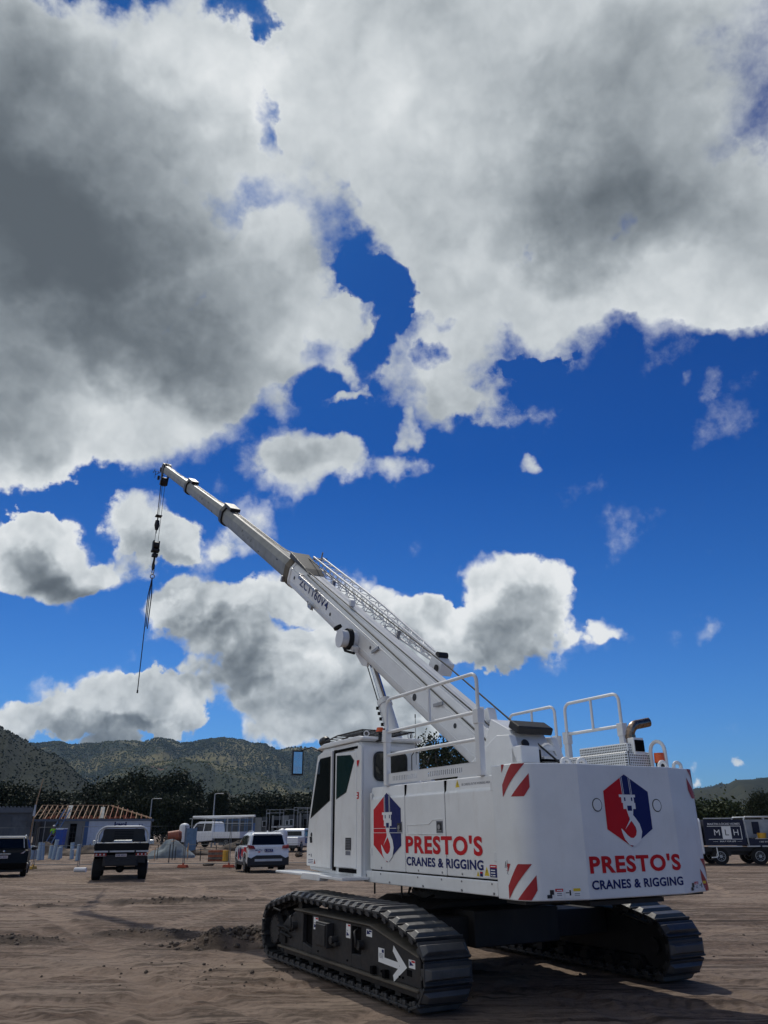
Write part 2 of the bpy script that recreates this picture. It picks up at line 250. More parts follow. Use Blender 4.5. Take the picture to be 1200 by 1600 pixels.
# ------------------------------------------------------------------ mesh builder
def tag(o, label=None, cat=None, group=None, kind=None):
    if label: o['label'] = label
    if cat: o['category'] = cat
    if group: o['group'] = group
    if kind: o['kind'] = kind
    return o
def empty(name, loc=(0, 0, 0), rz=0.):
    o = bpy.data.objects.new(name, None); COL.objects.link(o); o.location = loc; o.rotation_euler = (0, 0, rz); o.empty_display_size = .2
    return o
class MB:
    def __init__(s): s.v = []; s.f = []; s.mi = []; s.sm = []
    def add(s, vs, fs, mi=0, sm=False):
        k = len(s.v); s.v += [tuple(p) for p in vs]
        for f in fs: s.f.append(tuple(i+k for i in f)); s.mi.append(mi); s.sm.append(sm)
        return s
    def box(s, x0, x1, y0, y1, z0, z1, mi=0):
        v = [(x, y, z) for z in (z0, z1) for y in (y0, y1) for x in (x0, x1)]
        return s.add(v, [(0, 2, 3, 1), (4, 5, 7, 6), (0, 1, 5, 4), (2, 6, 7, 3), (0, 4, 6, 2), (1, 3, 7, 5)], mi)
    def obox(s, c, sx, sy, sz, rz=0., rx=0., ry=0., mi=0):
        M = Matrix.Rotation(rz, 3, 'Z') @ Matrix.Rotation(rx, 3, 'X') @ Matrix.Rotation(ry, 3, 'Y'); c = Vector(c)
        v = [c + M @ Vector((x*sx/2, y*sy/2, z*sz/2)) for z in (-1, 1) for y in (-1, 1) for x in (-1, 1)]
        return s.add(v, [(0, 2, 3, 1), (4, 5, 7, 6), (0, 1, 5, 4), (2, 6, 7, 3), (0, 4, 6, 2), (1, 3, 7, 5)], mi)
    def bar(s, a, b, w, h=None, mi=0):
        h = h or w; a = Vector(a); b = Vector(b); d = (b-a).normalized()
        up = Vector((0, 0, 1)) if abs(d.z) < .95 else Vector((0, 1, 0))
        r = d.cross(up).normalized(); u = r.cross(d)
        v = [p + r*i*w/2 + u*j*h/2 for p in (a, b) for i, j in ((-1, -1), (1, -1), (1, 1), (-1, 1))]
        return s.add(v, [(3, 2, 1, 0), (4, 5, 6, 7), (0, 1, 5, 4), (1, 2, 6, 5), (2, 3, 7, 6), (3, 0, 4, 7)], mi)
    def prism(s, pts, ax, a0, a1, mi=0):
        """pts: 2D polygon; ax: extrusion axis"""
        n = len(pts)
        def P(p, a): return {'x': (a, p[0], p[1]), 'y': (p[0], a, p[1]), 'z': (p[0], p[1], a)}[ax]
        ar = sum(pts[i][0]*pts[(i+1) % n][1]-pts[(i+1) % n][0]*pts[i][1] for i in range(n))
        if (ar < 0) != (ax == 'y'): pts = pts[::-1]
        v = [P(p, a0) for p in pts] + [P(p, a1) for p in pts]
        if a1 < a0: v = v[n:]+v[:n]
        return s.add(v, [tuple(range(n))[::-1], tuple(range(n, 2*n))] + [(i, (i+1) % n, (i+1) % n+n, i+n) for i in range(n)], mi)
    def tube(s, pts, r, n=8, mi=0, cap=True):
        pts = [Vector(p) for p in pts]; rs = r if isinstance(r, (list, tuple)) else [r]*len(pts)
        v = []; prev = None
        for i, p in enumerate(pts):
            t = ((pts[i+1]-p).normalized() if i < len(pts)-1 else Vector((0, 0, 0))) + ((p-pts[i-1]).normalized() if i else Vector((0, 0, 0)))
            t.normalize()
            if prev is None:
                up = Vector((0, 0, 1)) if abs(t.z) < .9 else Vector((0, 1, 0)); a = t.cross(up).normalized()
            else: a = (prev - t*prev.dot(t)).normalized()
            prev = a; b = t.cross(a)
            v += [p + (a*math.cos(2*PI*k/n) + b*math.sin(2*PI*k/n))*rs[i] for k in range(n)]
        m = len(pts)
        s.add(v, [(i*n+k, i*n+(k+1) % n, (i+1)*n+(k+1) % n, (i+1)*n+k) for i in range(m-1) for k in range(n)], mi, True)
        if cap:
            s.add(v[:n], [tuple(range(n))[::-1]], mi); s.add(v[-n:], [tuple(range(n))], mi)
        return s
    def cyl(s, a, b, r, r2=None, n=20, mi=0): return s.tube([a, b], [r, r if r2 is None else r2], n, mi)
    def ball(s, c, r, sc=(1, 1, 1), n=12, m=8, mi=0, sm=True):
        v = []; 
        for j in range(1, m):
            t = PI*j/m
            v += [(c[0]+r*sc[0]*math.sin(t)*math.cos(2*PI*i/n), c[1]+r*sc[1]*math.sin(t)*math.sin(2*PI*i/n), c[2]+r*sc[2]*math.cos(t)) for i in range(n)]
        v += [(c[0], c[1], c[2]+r*sc[2]), (c[0], c[1], c[2]-r*sc[2])]; T, B = len(v)-2, len(v)-1
        f = [(j*n+i, (j+1)*n+i, (j+1)*n+(i+1) % n, j*n+(i+1) % n) for j in range(m-2) for i in range(n)]
        f += [(T, i, (i+1) % n) for i in range(n)] + [(B, (m-2)*n+(i+1) % n, (m-2)*n+i) for i in range(n)]
        return s.add(v, f, mi, sm)
    def ring(s, c, axis, R0, r, n=20, m=8, mi=0, a0=0., a1=2*PI):
        c = Vector(c); ax = Vector(axis).normalized(); u = ax.orthogonal().normalized(); w = ax.cross(u)
        full = abs(a1-a0-2*PI) < 1e-6
        pts = [c + (u*math.cos(a0+(a1-a0)*i/n)+w*math.sin(a0+(a1-a0)*i/n))*R0 for i in range(n+1)]
        return s.tube(pts, r, m, mi, not full)
    def build(s, name, mats, parent=None, bevel=0., seg=2, smooth=False, kind=None, split=False):
        if split:          # each connected piece becomes an object of its own
            par = list(range(len(s.v)))
            def find(a):
                while par[a] != a: par[a] = par[par[a]]; a = par[a]
                return a
            for f in s.f:
                for q in f[1:]: par[find(q)] = find(f[0])
            grp = {}
            for i, f in enumerate(s.f): grp.setdefault(find(f[0]), []).append(i)
            first = None
            for ids in grp.values():
                m = MB(); mp = {}
                for i in ids:
                    for q in s.f[i]:
                        if q not in mp: mp[q] = len(m.v); m.v.append(s.v[q])
                    m.f.append(tuple(mp[q] for q in s.f[i])); m.mi.append(s.mi[i]); m.sm.append(s.sm[i])
                o = m.build(name, mats, parent, bevel, seg, smooth); first = first or o
            return first
        me = bpy.data.meshes.new(name); me.from_pydata(s.v, [], s.f)
        mats = mats if isinstance(mats, (list, tuple)) else [mats]
        for m in mats: me.materials.append(MATS[m] if isinstance(m, str) else m)
        me.polygons.foreach_set('material_index', s.mi)
        me.polygons.foreach_set('use_smooth', [True]*len(s.f) if smooth else s.sm)
        me.validate(); me.update()
        o = bpy.data.objects.new(name, me); COL.objects.link(o)
        if parent is not None: o.parent = parent
        if bevel > 0:
            b = o.modifiers.new('bevel', 'BEVEL'); b.width = bevel; b.segments = seg; b.limit_method = 'ANGLE'; b.angle_limit = R(35)
        return o
class Frame:
    """a flat place in the scene for lettering and stickers: origin, right, up, outward normal"""
    def __init__(s, o, r, u): s.o = Vector(o); s.r = Vector(r).normalized(); s.u = Vector(u).normalized(); s.n = s.r.cross(s.u)
    def p(s, x, y, off=0.): return s.o + s.r*x + s.u*y + s.n*off
def flat(mb, fr, pts, off, mi=0):
    n = len(pts); ar = sum(pts[i][0]*pts[(i+1) % n][1]-pts[(i+1) % n][0]*pts[i][1] for i in range(n))
    if ar < 0: pts = pts[::-1]
    mb.add([fr.p(x, y, off) for x, y in pts], [tuple(range(n))], mi)
def rect(mb, fr, x0, x1, y0, y1, off, mi=0): flat(mb, fr, [(x0, y0), (x1, y0), (x1, y1), (x0, y1)], off, mi)
_dg = None
def text_geo(txt, bold=0.02, spacing=1.0):
    cu = bpy.data.curves.new('t', 'FONT'); cu.body = txt; cu.size = 1; cu.offset = bold; cu.resolution_u = 4; cu.space_character = spacing
    o = bpy.data.objects.new('t', cu); COL.objects.link(o)
    bpy.context.view_layer.update(); dg = bpy.context.evaluated_depsgraph_get()
    me = bpy.data.meshes.new_from_object(o.evaluated_get(dg))
    v = [(p.co.x, p.co.y) for p in me.vertices]; f = [tuple(p.vertices) for p in me.polygons]
    nz = [p.normal.z for p in me.polygons]
    f = [q if z > 0 else q[::-1] for q, z in zip(f, nz)]
    bpy.data.objects.remove(o); bpy.data.curves.remove(cu); bpy.data.meshes.remove(me)
    return v, f
def text(mb, fr, txt, x0, x1, y0, y1, off, mi=0, bold=0.02, spacing=1.0):
    v, f = text_geo(txt, bold, spacing)
    ax = min(p[0] for p in v); bx = max(p[0] for p in v); ay = min(p[1] for p in v); by = max(p[1] for p in v)
    k = (x1-x0)/(bx-ax); h = (y1-y0)/(by-ay)
    mb.add([fr.p(x0+(p[0]-ax)*k, y0+(p[1]-ay)*h, off) for p in v], f, mi)
def sstep(a, b, x):
    t = np.clip((x-a)/(b-a), 0, 1); return t*t*(3-2*t)
def vnoise(x, y, seed=0):
    xi = np.floor(x).astype(np.int64); yi = np.floor(y).astype(np.int64); fx = x-xi; fy = y-yi
    fx = fx*fx*(3-2*fx); fy = fy*fy*(3-2*fy)
    def h(i, j):
        n = (i*374761393 + j*668265263 + seed*1442695041) & 0x7fffffff
        n = ((n ^ (n >> 13))*1274126177) & 0x7fffffff
        return ((n ^ (n >> 16)) & 0xffff)/65535.0
    return (h(xi, yi)*(1-fx)+h(xi+1, yi)*fx)*(1-fy)+(h(xi, yi+1)*(1-fx)+h(xi+1, yi+1)*fx)*fy
def fbm(x, y, oct=5, seed=0, gain=.5):
    s = 0; a = 1; t = 0
    for k in range(oct): s = s+a*vnoise(x*2**k+17.3*k, y*2**k-9.1*k, seed+k); t += a; a *= gain
    return s/t - .5
# ------------------------------------------------------------------ ground and hills
CY0 = Vector((0, 0, 0))
TH = R(28.21)
CR = Vector((-math.sin(TH)*9.4+math.cos(TH)*6.18, math.cos(TH)*9.4+math.sin(TH)*6.18, 0))   # slewing centre of the crane on the ground
def base_z(X, Y):
    Y = np.asarray(Y, float)
    return -.12*sstep(33, 41, Y) + .34*sstep(46, 84, Y)
def arcd(X, Y, cx, cy, r): return np.hypot(X-cx, Y-cy) - r
RUTS = [(-14, -2, 15.0, .15), (-14, -2, 16.8, .15), (-9, 30, 19.4, .14), (-9, 30, 21.2, .14), (-20, 5, 17.5, .14), (-20, 5, 19.2, .14), (8, 44, 33.5, .16), (8, 44, 35.3, .16), (-6, -6, 17.6, .13), (-6, -6, 19.3, .13), (14, -4, 19, .16), (14, -4, 21, .16), (-60, -15, 62.5, .20), (-60, -15, 64.4, .20), (-9, 40, 29.0, .16), (-9, 40, 30.8, .16), (30, 60, 62, .2), (30, 60, 63.8, .2), (-30, 22, 24.5, .15), (-30, 22, 26.2, .15),
        (-60, -15, 66.6, .16), (-60, -15, 68.4, .16), (-3, -40, 54, .2), (-3, -40, 55.8, .2), (-20, 90, 68, .2), (-20, 90, 69.8, .2), (45, 30, 40, .2), (45, 30, 41.8, .2), (-200, 30, 196.5, .22), (-200, 30, 198.4, .22), (-100, 60, 101, .2), (-100, 60, 103, .2)]
def gheight(X, Y):
    X = np.asarray(X, float); Y = np.asarray(Y, float)
    dist = np.hypot(X, Y)
    z = base_z(X, Y)
    near = 1-sstep(60, 160, dist)
    rough = fbm(X*.35, Y*.35, 4, 3)*.06 + fbm(X*1.6, Y*1.6, 5, 7)*.018 + fbm(X*7, Y*7, 4, 11, .6)*.026
    z = z + rough*near
    for i, (cx, cy, r, w) in enumerate(RUTS):
        d = arcd(X, Y, cx, cy, r) + fbm(X*.2, Y*.2, 2, 40+i)*.35
        a = np.arctan2(Y-cy, X-cx)*r
        m = np.exp(-(d/w)**4); lip = np.exp(-((np.abs(d)-w*1.45)/(w*.5))**2)
        on = sstep(-.12, .1, fbm(X*.12+i*3, Y*.12, 2, 90+i))
        tread = np.abs(((a/.16) % 1)-.5)*.020
        z = z + on*near*(-.030*m + m*tread*1.2 + .014*lip*(.6+fbm(X*5, Y*5, 2, 5+i)))
        WEAR.append(on*near*m*(.45+.9*(np.abs(((a/.16) % 1)-.5) > .2)))
    # torn-up earth in front of the near crawler and in a streak to the left of it
    def mound(cx, cy, ax, ay, rot, h, seed):
        dx = X-cx; dy = Y-cy; c, s = math.cos(rot), math.sin(rot)
        u = (dx*c+dy*s)/ax; v = (-dx*s+dy*c)/ay
        q = np.clip(1-(u*u+v*v), 0, 1)
        return h*q*(.25+1.5*np.clip(fbm(X*3.2, Y*3.2, 5, seed, .6)+.45, 0, 1.2))
    z = z + mound(-2.35, 13.9, 1.1, .55, .1, .24, 21) + mound(-4.0, 15.2, 1.3, .4, -.15, .08, 23) + mound(-5.4, 22.0, 2.2, .4, -.05, .09, 25) + mound(-8.6, 21.0, .8, .3, 0, .06, 27) + mound(-6.2, 14.3, .9, .4, .1, .09, 28)
    # worked ground between the fence and the houses
    z = z + sstep(44, 50, Y)*(1-sstep(80, 90, Y))*np.abs(fbm(X*.22, Y*.22, 4, 31))*.55*sstep(-1, -6, X)
    # level where the crane stands
    c, s = math.cos(TH), math.sin(TH)
    u = -(X-CR.x)*s+(Y-CR.y)*c; v = (X-CR.x)*c+(Y-CR.y)*s
    for sx_ in (-1.63, 1.63):
        k = (1-sstep(.33, .6, np.abs(v-sx_)))*(1-sstep(2.3, 2.8, np.abs(u)))
        z = z*(1-k)
    return z - .012
WEAR = []
def gz(x, y): return float(gheight(np.array([x]), np.array([y]))[0])
def polar_mesh(name, rs, azs, hfun, material, smooth=True):
    A, RR = np.meshgrid(azs, rs); X = RR*np.sin(A); Y = RR*np.cos(A); Z = hfun(X, Y)
    nr, na = X.shape
    co = np.stack([X, Y, Z], -1).reshape(-1, 3)
    i = np.arange(nr-1)[:, None]*na; j = np.arange(na-1)[None, :]
    q = np.stack([i+j, i+na+j, i+na+j+1, i+j+1], -1).reshape(-1, 4)
    me = bpy.data.meshes.new(name); me.vertices.add(len(co)); me.vertices.foreach_set('co', co.ravel())
    me.loops.add(q.size); me.loops.foreach_set('vertex_index', q.ravel()[::1])
    me.polygons.add(len(q)); me.polygons.foreach_set('loop_start', np.arange(len(q))*4); me.polygons.foreach_set('loop_total', np.full(len(q), 4))
    me.update(calc_edges=True); me.polygons.foreach_set('use_smooth', np.ones(len(q), bool)*smooth)
    me.materials.append(material); me.validate()
    o = bpy.data.objects.new(name, me); COL.objects.link(o); return o
def ground_material():
    m = bpy.data.materials.new('dirt'); m.use_nodes = True; N = NT(m.node_tree); b = N.n['Principled BSDF']
    P = N.node('ShaderNodeTexCoord').outputs['Object']
    a = N.noise(P, .10, 4, .55); c = N.noise(N.vm('MULTIPLY', P, (.5, 1, 1)), .8, 6, .62); f = N.noise(P, 9., 12, .74); g = N.noise(P, 75., 5, .75)
    c1 = N.ramp(c, [(.28, (.085, .060, .045)), (.43, (.190, .134, .100)), (.58, (.255, .198, .158)), (.75, (.34, .275, .228))])
    c2 = N.ramp(a, [(.3, (.70, .64, .60)), (.5, (1, .97, .94)), (.7, (1.12, 1.10, 1.08))])
    cc = N.mix(1., c1, c2, 'MULTIPLY')
    damp = N.ss(N.noise(N.vm('MULTIPLY', P, (.6, 1, 1)), .45, 5, .6), .58, .72, 0, .6)
    cc = N.mix(damp, cc, (.052, .040, .031, 1))
    sp = N.ss(f, .34, .66, .55, 1.42); cc = N.mix(1., cc, N.node('ShaderNodeCombineColor', {0: sp, 1: sp, 2: sp}).outputs[0], 'MULTIPLY')
    def drag(rot, sx_, sy_, lo, hi, amt, seed):
        mp = N.node('ShaderNodeMapping', {0: P, 1: (seed, seed*2., 0), 2: (0, 0, rot), 3: (sx_, sy_, 1)}); nn = N.noise(mp.outputs[0], 1., 6, .65)
        msk = N.ss(N.noise(N.vm('ADD', P, (seed, 0, 0)), .16, 3, .5), .42, .54)
        return N.m('MULTIPLY', N.ss(nn, lo, hi, 0., amt), msk)
    for rot, sd_ in ((.55, 3.), (-.35, 11.), (1.1, 23.)):
        cc = N.mix(drag(rot, .30, 3.6, .50, .60, .75, sd_), cc, (.075, .054, .040, 1)); cc = N.mix(drag(rot, .30, 4.2, .50, .40, .6, sd_+50.), cc, (.41, .315, .245, 1))
    peb = N.ss(g, .64, .72, 0, .6); cc = N.mix(peb, cc, (.34, .29, .25, 1))
    wr = N.node('ShaderNodeAttribute', attribute_name='compaction'); cc = N.mix(N.m('MULTIPLY', wr.outputs['Fac'], .55), cc, (.38, .285, .22, 1)); tn = N.node('ShaderNodeAttribute', attribute_name='turned'); cc = N.mix(N.m('MULTIPLY', tn.outputs['Fac'], .8), cc, (.060, .044, .034, 1))
    N.put(b.inputs['Base Color'], cc); b.inputs['Roughness'].default_value = .93; b.inputs['Specular IOR Level'].default_value = .2
    h = N.m('ADD', N.m('MULTIPLY', f, 1.3), N.m('ADD', N.m('MULTIPLY', g, .30), N.m('MULTIPLY', N.noise(P, 2.5, 5, .6), .6)))
    bp = N.node('ShaderNodeBump', {'Strength': 1.0, 'Distance': .06, 'Height': h}); N.l.new(bp.outputs[0], b.inputs['Normal'])
    return m
def make_ground():
    az = np.concatenate([np.linspace(-PI, R(-40), 70, endpoint=False), np.linspace(R(-40), R(38), 760), np.linspace(R(38), PI, 71)[1:]])
    rs = np.concatenate([[.01, 1., 2.5], np.geomspace(4.0, 60, 560), np.geomspace(60, 5500, 90)[1:]])
    WEAR.clear(); g = polar_mesh('ground', rs, az, gheight, ground_material()); tag(g, kind='structure')
    w_ = np.clip(sum(WEAR), 0, 1).ravel(); A, RR = np.meshgrid(az, rs); X = RR*np.sin(A); Y = RR*np.cos(A)
    t_ = np.zeros_like(X)
    for cx, cy, ax, ay in ((-2.35, 13.9, 1.2, .6), (-4.0, 15.2, 1.7, .55), (-5.4, 22.0, 2.6, .6), (-8.6, 21.0, 1.1, .45), (-6.2, 14.3, 1.0, .45), (-14, 44, 9, 1.6), (-3, 47, 5, 1.2)):
        t_ = np.maximum(t_, np.clip(1.35-np.hypot((X-cx)/ax, (Y-cy)/ay)+fbm(X*2.5, Y*2.5, 4, 61)*1.6, 0, 1))
    for nm, arr in (('compaction', w_), ('turned', t_.ravel())):
        at = g.data.attributes.new(nm, 'FLOAT', 'POINT'); at.data.foreach_set('value', arr.astype(np.float32))
make_ground()
RIDGE = {
 'near': (950, 330, [(-60, 6), (-40, 7.4), (-30, 6.9), (-26.3, 6.35), (-24.5, 5.75), (-22.5, 4.6), (-20, 3.1), (-18, 1.9), (-16, .6), (-14, -1), (60, -1)]),
 'right': (1900, 420, [(-60, -1), (12, -1), (16, 1.2), (20, 2.35), (21.4, 2.5), (22.6, 2.5), (23.3, 2.8), (24.3, 2.9), (25.6, 3.05), (29, 3.4), (40, 2.6), (60, 2)]),
 'mid': (1700, 480, [(-60, .5), (-26, 1.2), (-21, 2.6), (-18.6, 3.9), (-16.5, 4.35), (-14.5, 4.7), (-12.5, 4.45), (-10, 3.85), (-7.5, 3.3), (-5, 2.5), (-2, 1.6), (4, .6), (15, .2), (60, .2)]),
 'far': (2900, 700, [(-60, 4), (-40, 4.6), (-30, 4.8), (-26, 5.2), (-24.2, 5.75), (-21.4, 5.5), (-18.1, 5.65), (-16.9, 5.9), (-16, 6.2), (-14.6, 5.95), (-12.5, 6.1), (-11, 6.0), (-9.3, 5.65), (-7.9, 5.35), (-6.8, 5.45), (-5.2, 5.4), (-2, 4.6), (3, 3), (10, 1.9), (18, 2.1), (21.4, 2.5), (23.0, 2.6), (24, 2.8), (25.4, 2.95), (29, 3.5), (36, 3.0), (60, 2.5)])}
def hill_height(X, Y):
    az = np.degrees(np.arctan2(X, Y)); r = np.hypot(X, Y); z = np.full(X.shape, -3.)
    for k, (r0, w, prof) in RIDGE.items():
        e = np.interp(az, [p[0] for p in prof], [p[1] for p in prof])
        e = e + fbm(az*.8, az*0+r0, 4, 2)*.35
        H_ = np.tan(np.radians(np.maximum(e, 0)))*r0
        rr = r + fbm(az*.5, r*.002, 3, 5)*w*.5
        s_ = np.exp(-np.abs((rr-r0)/w)**1.7)
        s_ = np.maximum(s_-.04, 0)/.96
        gul = 1+fbm(az*1.6, r*.0035, 5, 8)*.42*(1-s_)*2*s_**.3
        z = np.maximum(z, H_*s_*gul-1.5)
    return z
def hill_material():
    m = bpy.data.materials.new('hillside'); m.use_nodes = True; N = NT(m.node_tree); b = N.n['Principled BSDF']
    P = N.node('ShaderNodeTexCoord').outputs['Object']
    a = N.noise(P, .0035, 5, .6); c = N.noise(P, .03, 6, .65)
    cc = N.mix(N.ss(a, .45, .56), (.030, .042, .025, 1), (.20, .175, .08, 1))  # dry-grass patches, brightened to suggest sun on the slopes
    cc = N.mix(N.ss(c, .52, .74, 0, .5), cc, (.15, .115, .08, 1)); cc = N.mix(N.ss(c, .5, .3, 0, .8), cc, (.032, .045, .028, 1))
    rock = N.ss(N.noise(P, .011, 4, .6), .66, .74, 0, .7); cc = N.mix(rock, cc, (.20, .095, .07, 1))
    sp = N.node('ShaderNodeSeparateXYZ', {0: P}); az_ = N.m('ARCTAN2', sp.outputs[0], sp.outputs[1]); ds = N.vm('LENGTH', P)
    wood_shade = N.m('MAXIMUM', N.ss(ds, 1080., 1300., .96, 0.), N.ss(az_, .20, .30, 0., .85))       # forest on the nearest spur, darkened for cloud shade; closed forest on the east ridge
    cc = N.mix(wood_shade, cc, (.020, .028, .022, 1))
    N.put(b.inputs['Base Color'], cc); b.inputs['Roughness'].default_value = .95; b.inputs['Specular IOR Level'].default_value = .1
    bp = N.node('ShaderNodeBump', {'Strength': 1., 'Distance': 6., 'Height': c}); N.l.new(bp.outputs[0], b.inputs['Normal'])
    return m
def make_hills():
    az = np.linspace(R(-58), R(58), 520); rs = np.concatenate([np.linspace(420, 2400, 190), np.linspace(2400, 5200, 90)[1:]])
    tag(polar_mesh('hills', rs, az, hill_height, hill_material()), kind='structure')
    # the woodland that covers them
    rng = np.random.default_rng(5); n = 40000
    A = np.radians(np.where(rng.random(n) < .86, rng.uniform(-30, -3, n), rng.uniform(-38, 38, n))); RR = 550*(3700/550)**rng.random(n)
    k = (rng.random(n) < .5); RR = np.where(k, 2250+rng.random(n)*750, RR)
    X = RR*np.sin(A); Y = RR*np.cos(A); Z = hill_height(X, Y)
    keep = (Z > 4) & ((fbm(X*.006, Y*.006, 3, 4)+rng.random(n)*.30 > .08) | (k & (rng.random(n) < .35)) | (np.hypot(X, Y) < 1350))
    X, Y, Z = X[keep], Y[keep], Z[keep]; n = len(X)
    h = rng.uniform(2.5, 5.6, n)*np.clip(np.hypot(X, Y)/1900, .40, 1.15); w = h*rng.uniform(.35, .6, n)
    base = np.array([(0, 0, 1.), (1, 0, .55), (.3, .95, .62), (-.8, .6, .5), (-.8, -.6, .6), (.3, -.95, .52), (.5, .3, .1), (-.4, .3, .1), (0, -.5, .1)])
    fc = np.array([(0, 1, 2), (0, 2, 3), (0, 3, 4), (0, 4, 5), (0, 5, 1), (1, 6, 2), (2, 6, 7), (2, 7, 3), (3, 7, 4), (4, 7, 8), (4, 8, 5), (5, 8, 6), (5, 6, 1)])
    rot = rng.uniform(0, 2*PI, n); c, s = np.cos(rot), np.sin(rot)
    J = 1+rng.uniform(-.25, .25, (n, len(base), 1))
    B = base[None]*J; vx = (B[..., 0]*c[:, None]-B[..., 1]*s[:, None])*w[:, None]+X[:, None]; vy = (B[..., 0]*s[:, None]+B[..., 1]*c[:, None])*w[:, None]+Y[:, None]; vz = B[..., 2]*h[:, None]+Z[:, None]-.5
    co = np.stack([vx, vy, vz], -1).reshape(-1, 3); F = (fc[None]+np.arange(n)[:, None, None]*len(base)).reshape(-1, 3)
    me = bpy.data.meshes.new('hillside_forest'); me.vertices.add(len(co)); me.vertices.foreach_set('co', co.ravel())
    me.loops.add(F.size); me.loops.foreach_set('vertex_index', F.ravel()); me.polygons.add(len(F)); me.polygons.foreach_set('loop_start', np.arange(len(F))*3); me.polygons.foreach_set('loop_total', np.full(len(F), 3))
    me.update(calc_edges=True)
    mt = bpy.data.materials.new('far_leaf'); mt.use_nodes = True; N = NT(mt.node_tree); b = N.n['Principled BSDF']
    rnd = N.node('ShaderNodeNewGeometry').outputs['Random Per Island']; P = N.node('ShaderNodeTexCoord').outputs['Object']
    q = N.ramp(rnd, [(0, (.040, .052, .028)), (.5, (.052, .064, .032)), (.85, (.075, .078, .04)), (1, (.10, .088, .055))])
    q = N.mix(1., q, N.ramp(N.noise(P, .004, 4, .6), [(.42, (.55, .66, .62)), (.50, (.95, 1., .9)), (.58, (1.7, 1.55, 1.1))]), 'MULTIPLY')
    q = N.mix(N.ss(N.vm('LENGTH', P), 1050., 1350., .85, 0.), q, (.022, .031, .022, 1))  # nearest trees coloured darker to carry the cloud shade
    N.put(b.inputs['Base Color'], q); b.inputs['Roughness'].default_value = .9; b.inputs['Specular IOR Level'].default_value = .1
    me.materials.append(mt); o = bpy.data.objects.new('hillside_forest', me); COL.objects.link(o); tag(o, 'scattered dry woodland covering the distant hills', 'woodland', kind='stuff')
make_hills()

def make_haze():
    m = MB(); m.box(-5600, 5600, -5600, 5600, -14., 345.); o = m.build('haze', 'void_black'); mt = bpy.data.materials.new('air'); mt.use_nodes = True; N = NT(mt.node_tree); N.n.clear()
    v = N.node('ShaderNodeVolumePrincipled', {'Density': .00005, 'Color': (.45, .68, 1., 1), 'Anisotropy': .3}); out = N.node('ShaderNodeOutputMaterial'); N.l.new(v.outputs[0], out.inputs['Volume'])
    o.data.materials.clear(); o.data.materials.append(mt); tag(o, 'thin blue haze over the valley', 'haze', kind='stuff')
make_haze()
# ------------------------------------------------------------------ the crawler crane (x right, y forward, z up, from the slewing centre)
crane = empty('crawler_crane', CR, TH)
tag(crane, 'large white telescopic crawler crane with raised boom on black tracks', 'crane')
def emblem(mb, fr, x0, x1, y0, y1, off, R_, N_, W_):
    w, h = x1-x0, y1-y0
    def S(p): return [(x0+a*w, y0+b*h) for a, b in p]
    flat(mb, fr, S([(.5, 1), (0, .76), (0, .24), (.5, 0)]), off, R_)
    flat(mb, fr, S([(.40, .952), (.5, 1), (1, .76), (1, .24), (.5, 0), (.56, .1), (.62, .4), (.44, .55), (.42, .70)][::-1]), off, N_) if False else None
    flat(mb, fr, S([(.5, 1), (.40, .952), (.42, .70), (.5, .70)]), off+.001, N_)
    flat(mb, fr, S([(.5, 1), (.5, 0), (1, .24), (1, .76)]), off, N_)
    flat(mb, fr, S([(.5, .70), (.40, .70), (.52, .42), (.58, .42)]), off+.0005, N_)
    for xa in (.395, .425, .575, .605): flat(mb, fr, S([(xa, .958 if xa < .5 else .956), (xa+.010, .962 if xa < .5 else .951), (xa+.024, .70), (xa+.014, .70)]), off+.002, W_)
    flat(mb, fr, S([(.33, .715), (.69, .715), (.69, .678), (.655, .678), (.655, .60), (.675, .60), (.675, .515), (.40, .515), (.40, .60), (.375, .60), (.375, .678), (.33, .678)]), off+.002, W_)
    for xa in (.435, .59): flat(mb, fr, S([(xa, .675), (xa+.03, .675), (xa+.03, .625), (xa, .625)]), off+.003, N_)
    flat(mb, fr, S([(.485, .56), (.585, .56), (.585, .49), (.485, .49)]), off+.004, N_)
    # the hook: a tapering band swept along an arc, with the red throat inside
    flat(mb, fr, S([(.455, .53), (.615, .53), (.60, .45), (.575, .40), (.50, .40), (.48, .45)]), off+.003, W_)
    cl = [(.535, .42, .05), (.60, .36, .052), (.665, .29, .055), (.69, .21, .06), (.655, .12, .063), (.56, .065, .062), (.46, .075, .058), (.385, .13, .045), (.335, .195, .028), (.30, .245, .006)]
    L = []; Rr = []
    for i, (a, b, k) in enumerate(cl):
        p, q = cl[max(i-1, 0)], cl[min(i+1, len(cl)-1)]; dx, dy = (q[0]-p[0])*w, (q[1]-p[1])*h; l = math.hypot(dx, dy)
        nx, ny = -dy/l*k*w, dx/l*k*w; X, Y = x0+a*w, y0+b*h
        L.append((X+nx, Y+ny)); Rr.append((X-nx, Y-ny))
    flat(mb, fr, S([(.52, .37), (.60, .28), (.63, .2), (.59, .13), (.5, .11), (.42, .16), (.37, .24), (.40, .30)][::-1]), off+.002, R_)
    for i in range(len(cl)-1): flat(mb, fr, [L[i], L[i+1], Rr[i+1], Rr[i]], off+.004, W_)
    flat(mb, fr, S([(.52, .385), (.545, .36), (.38, .235)]), off+.005, W_)
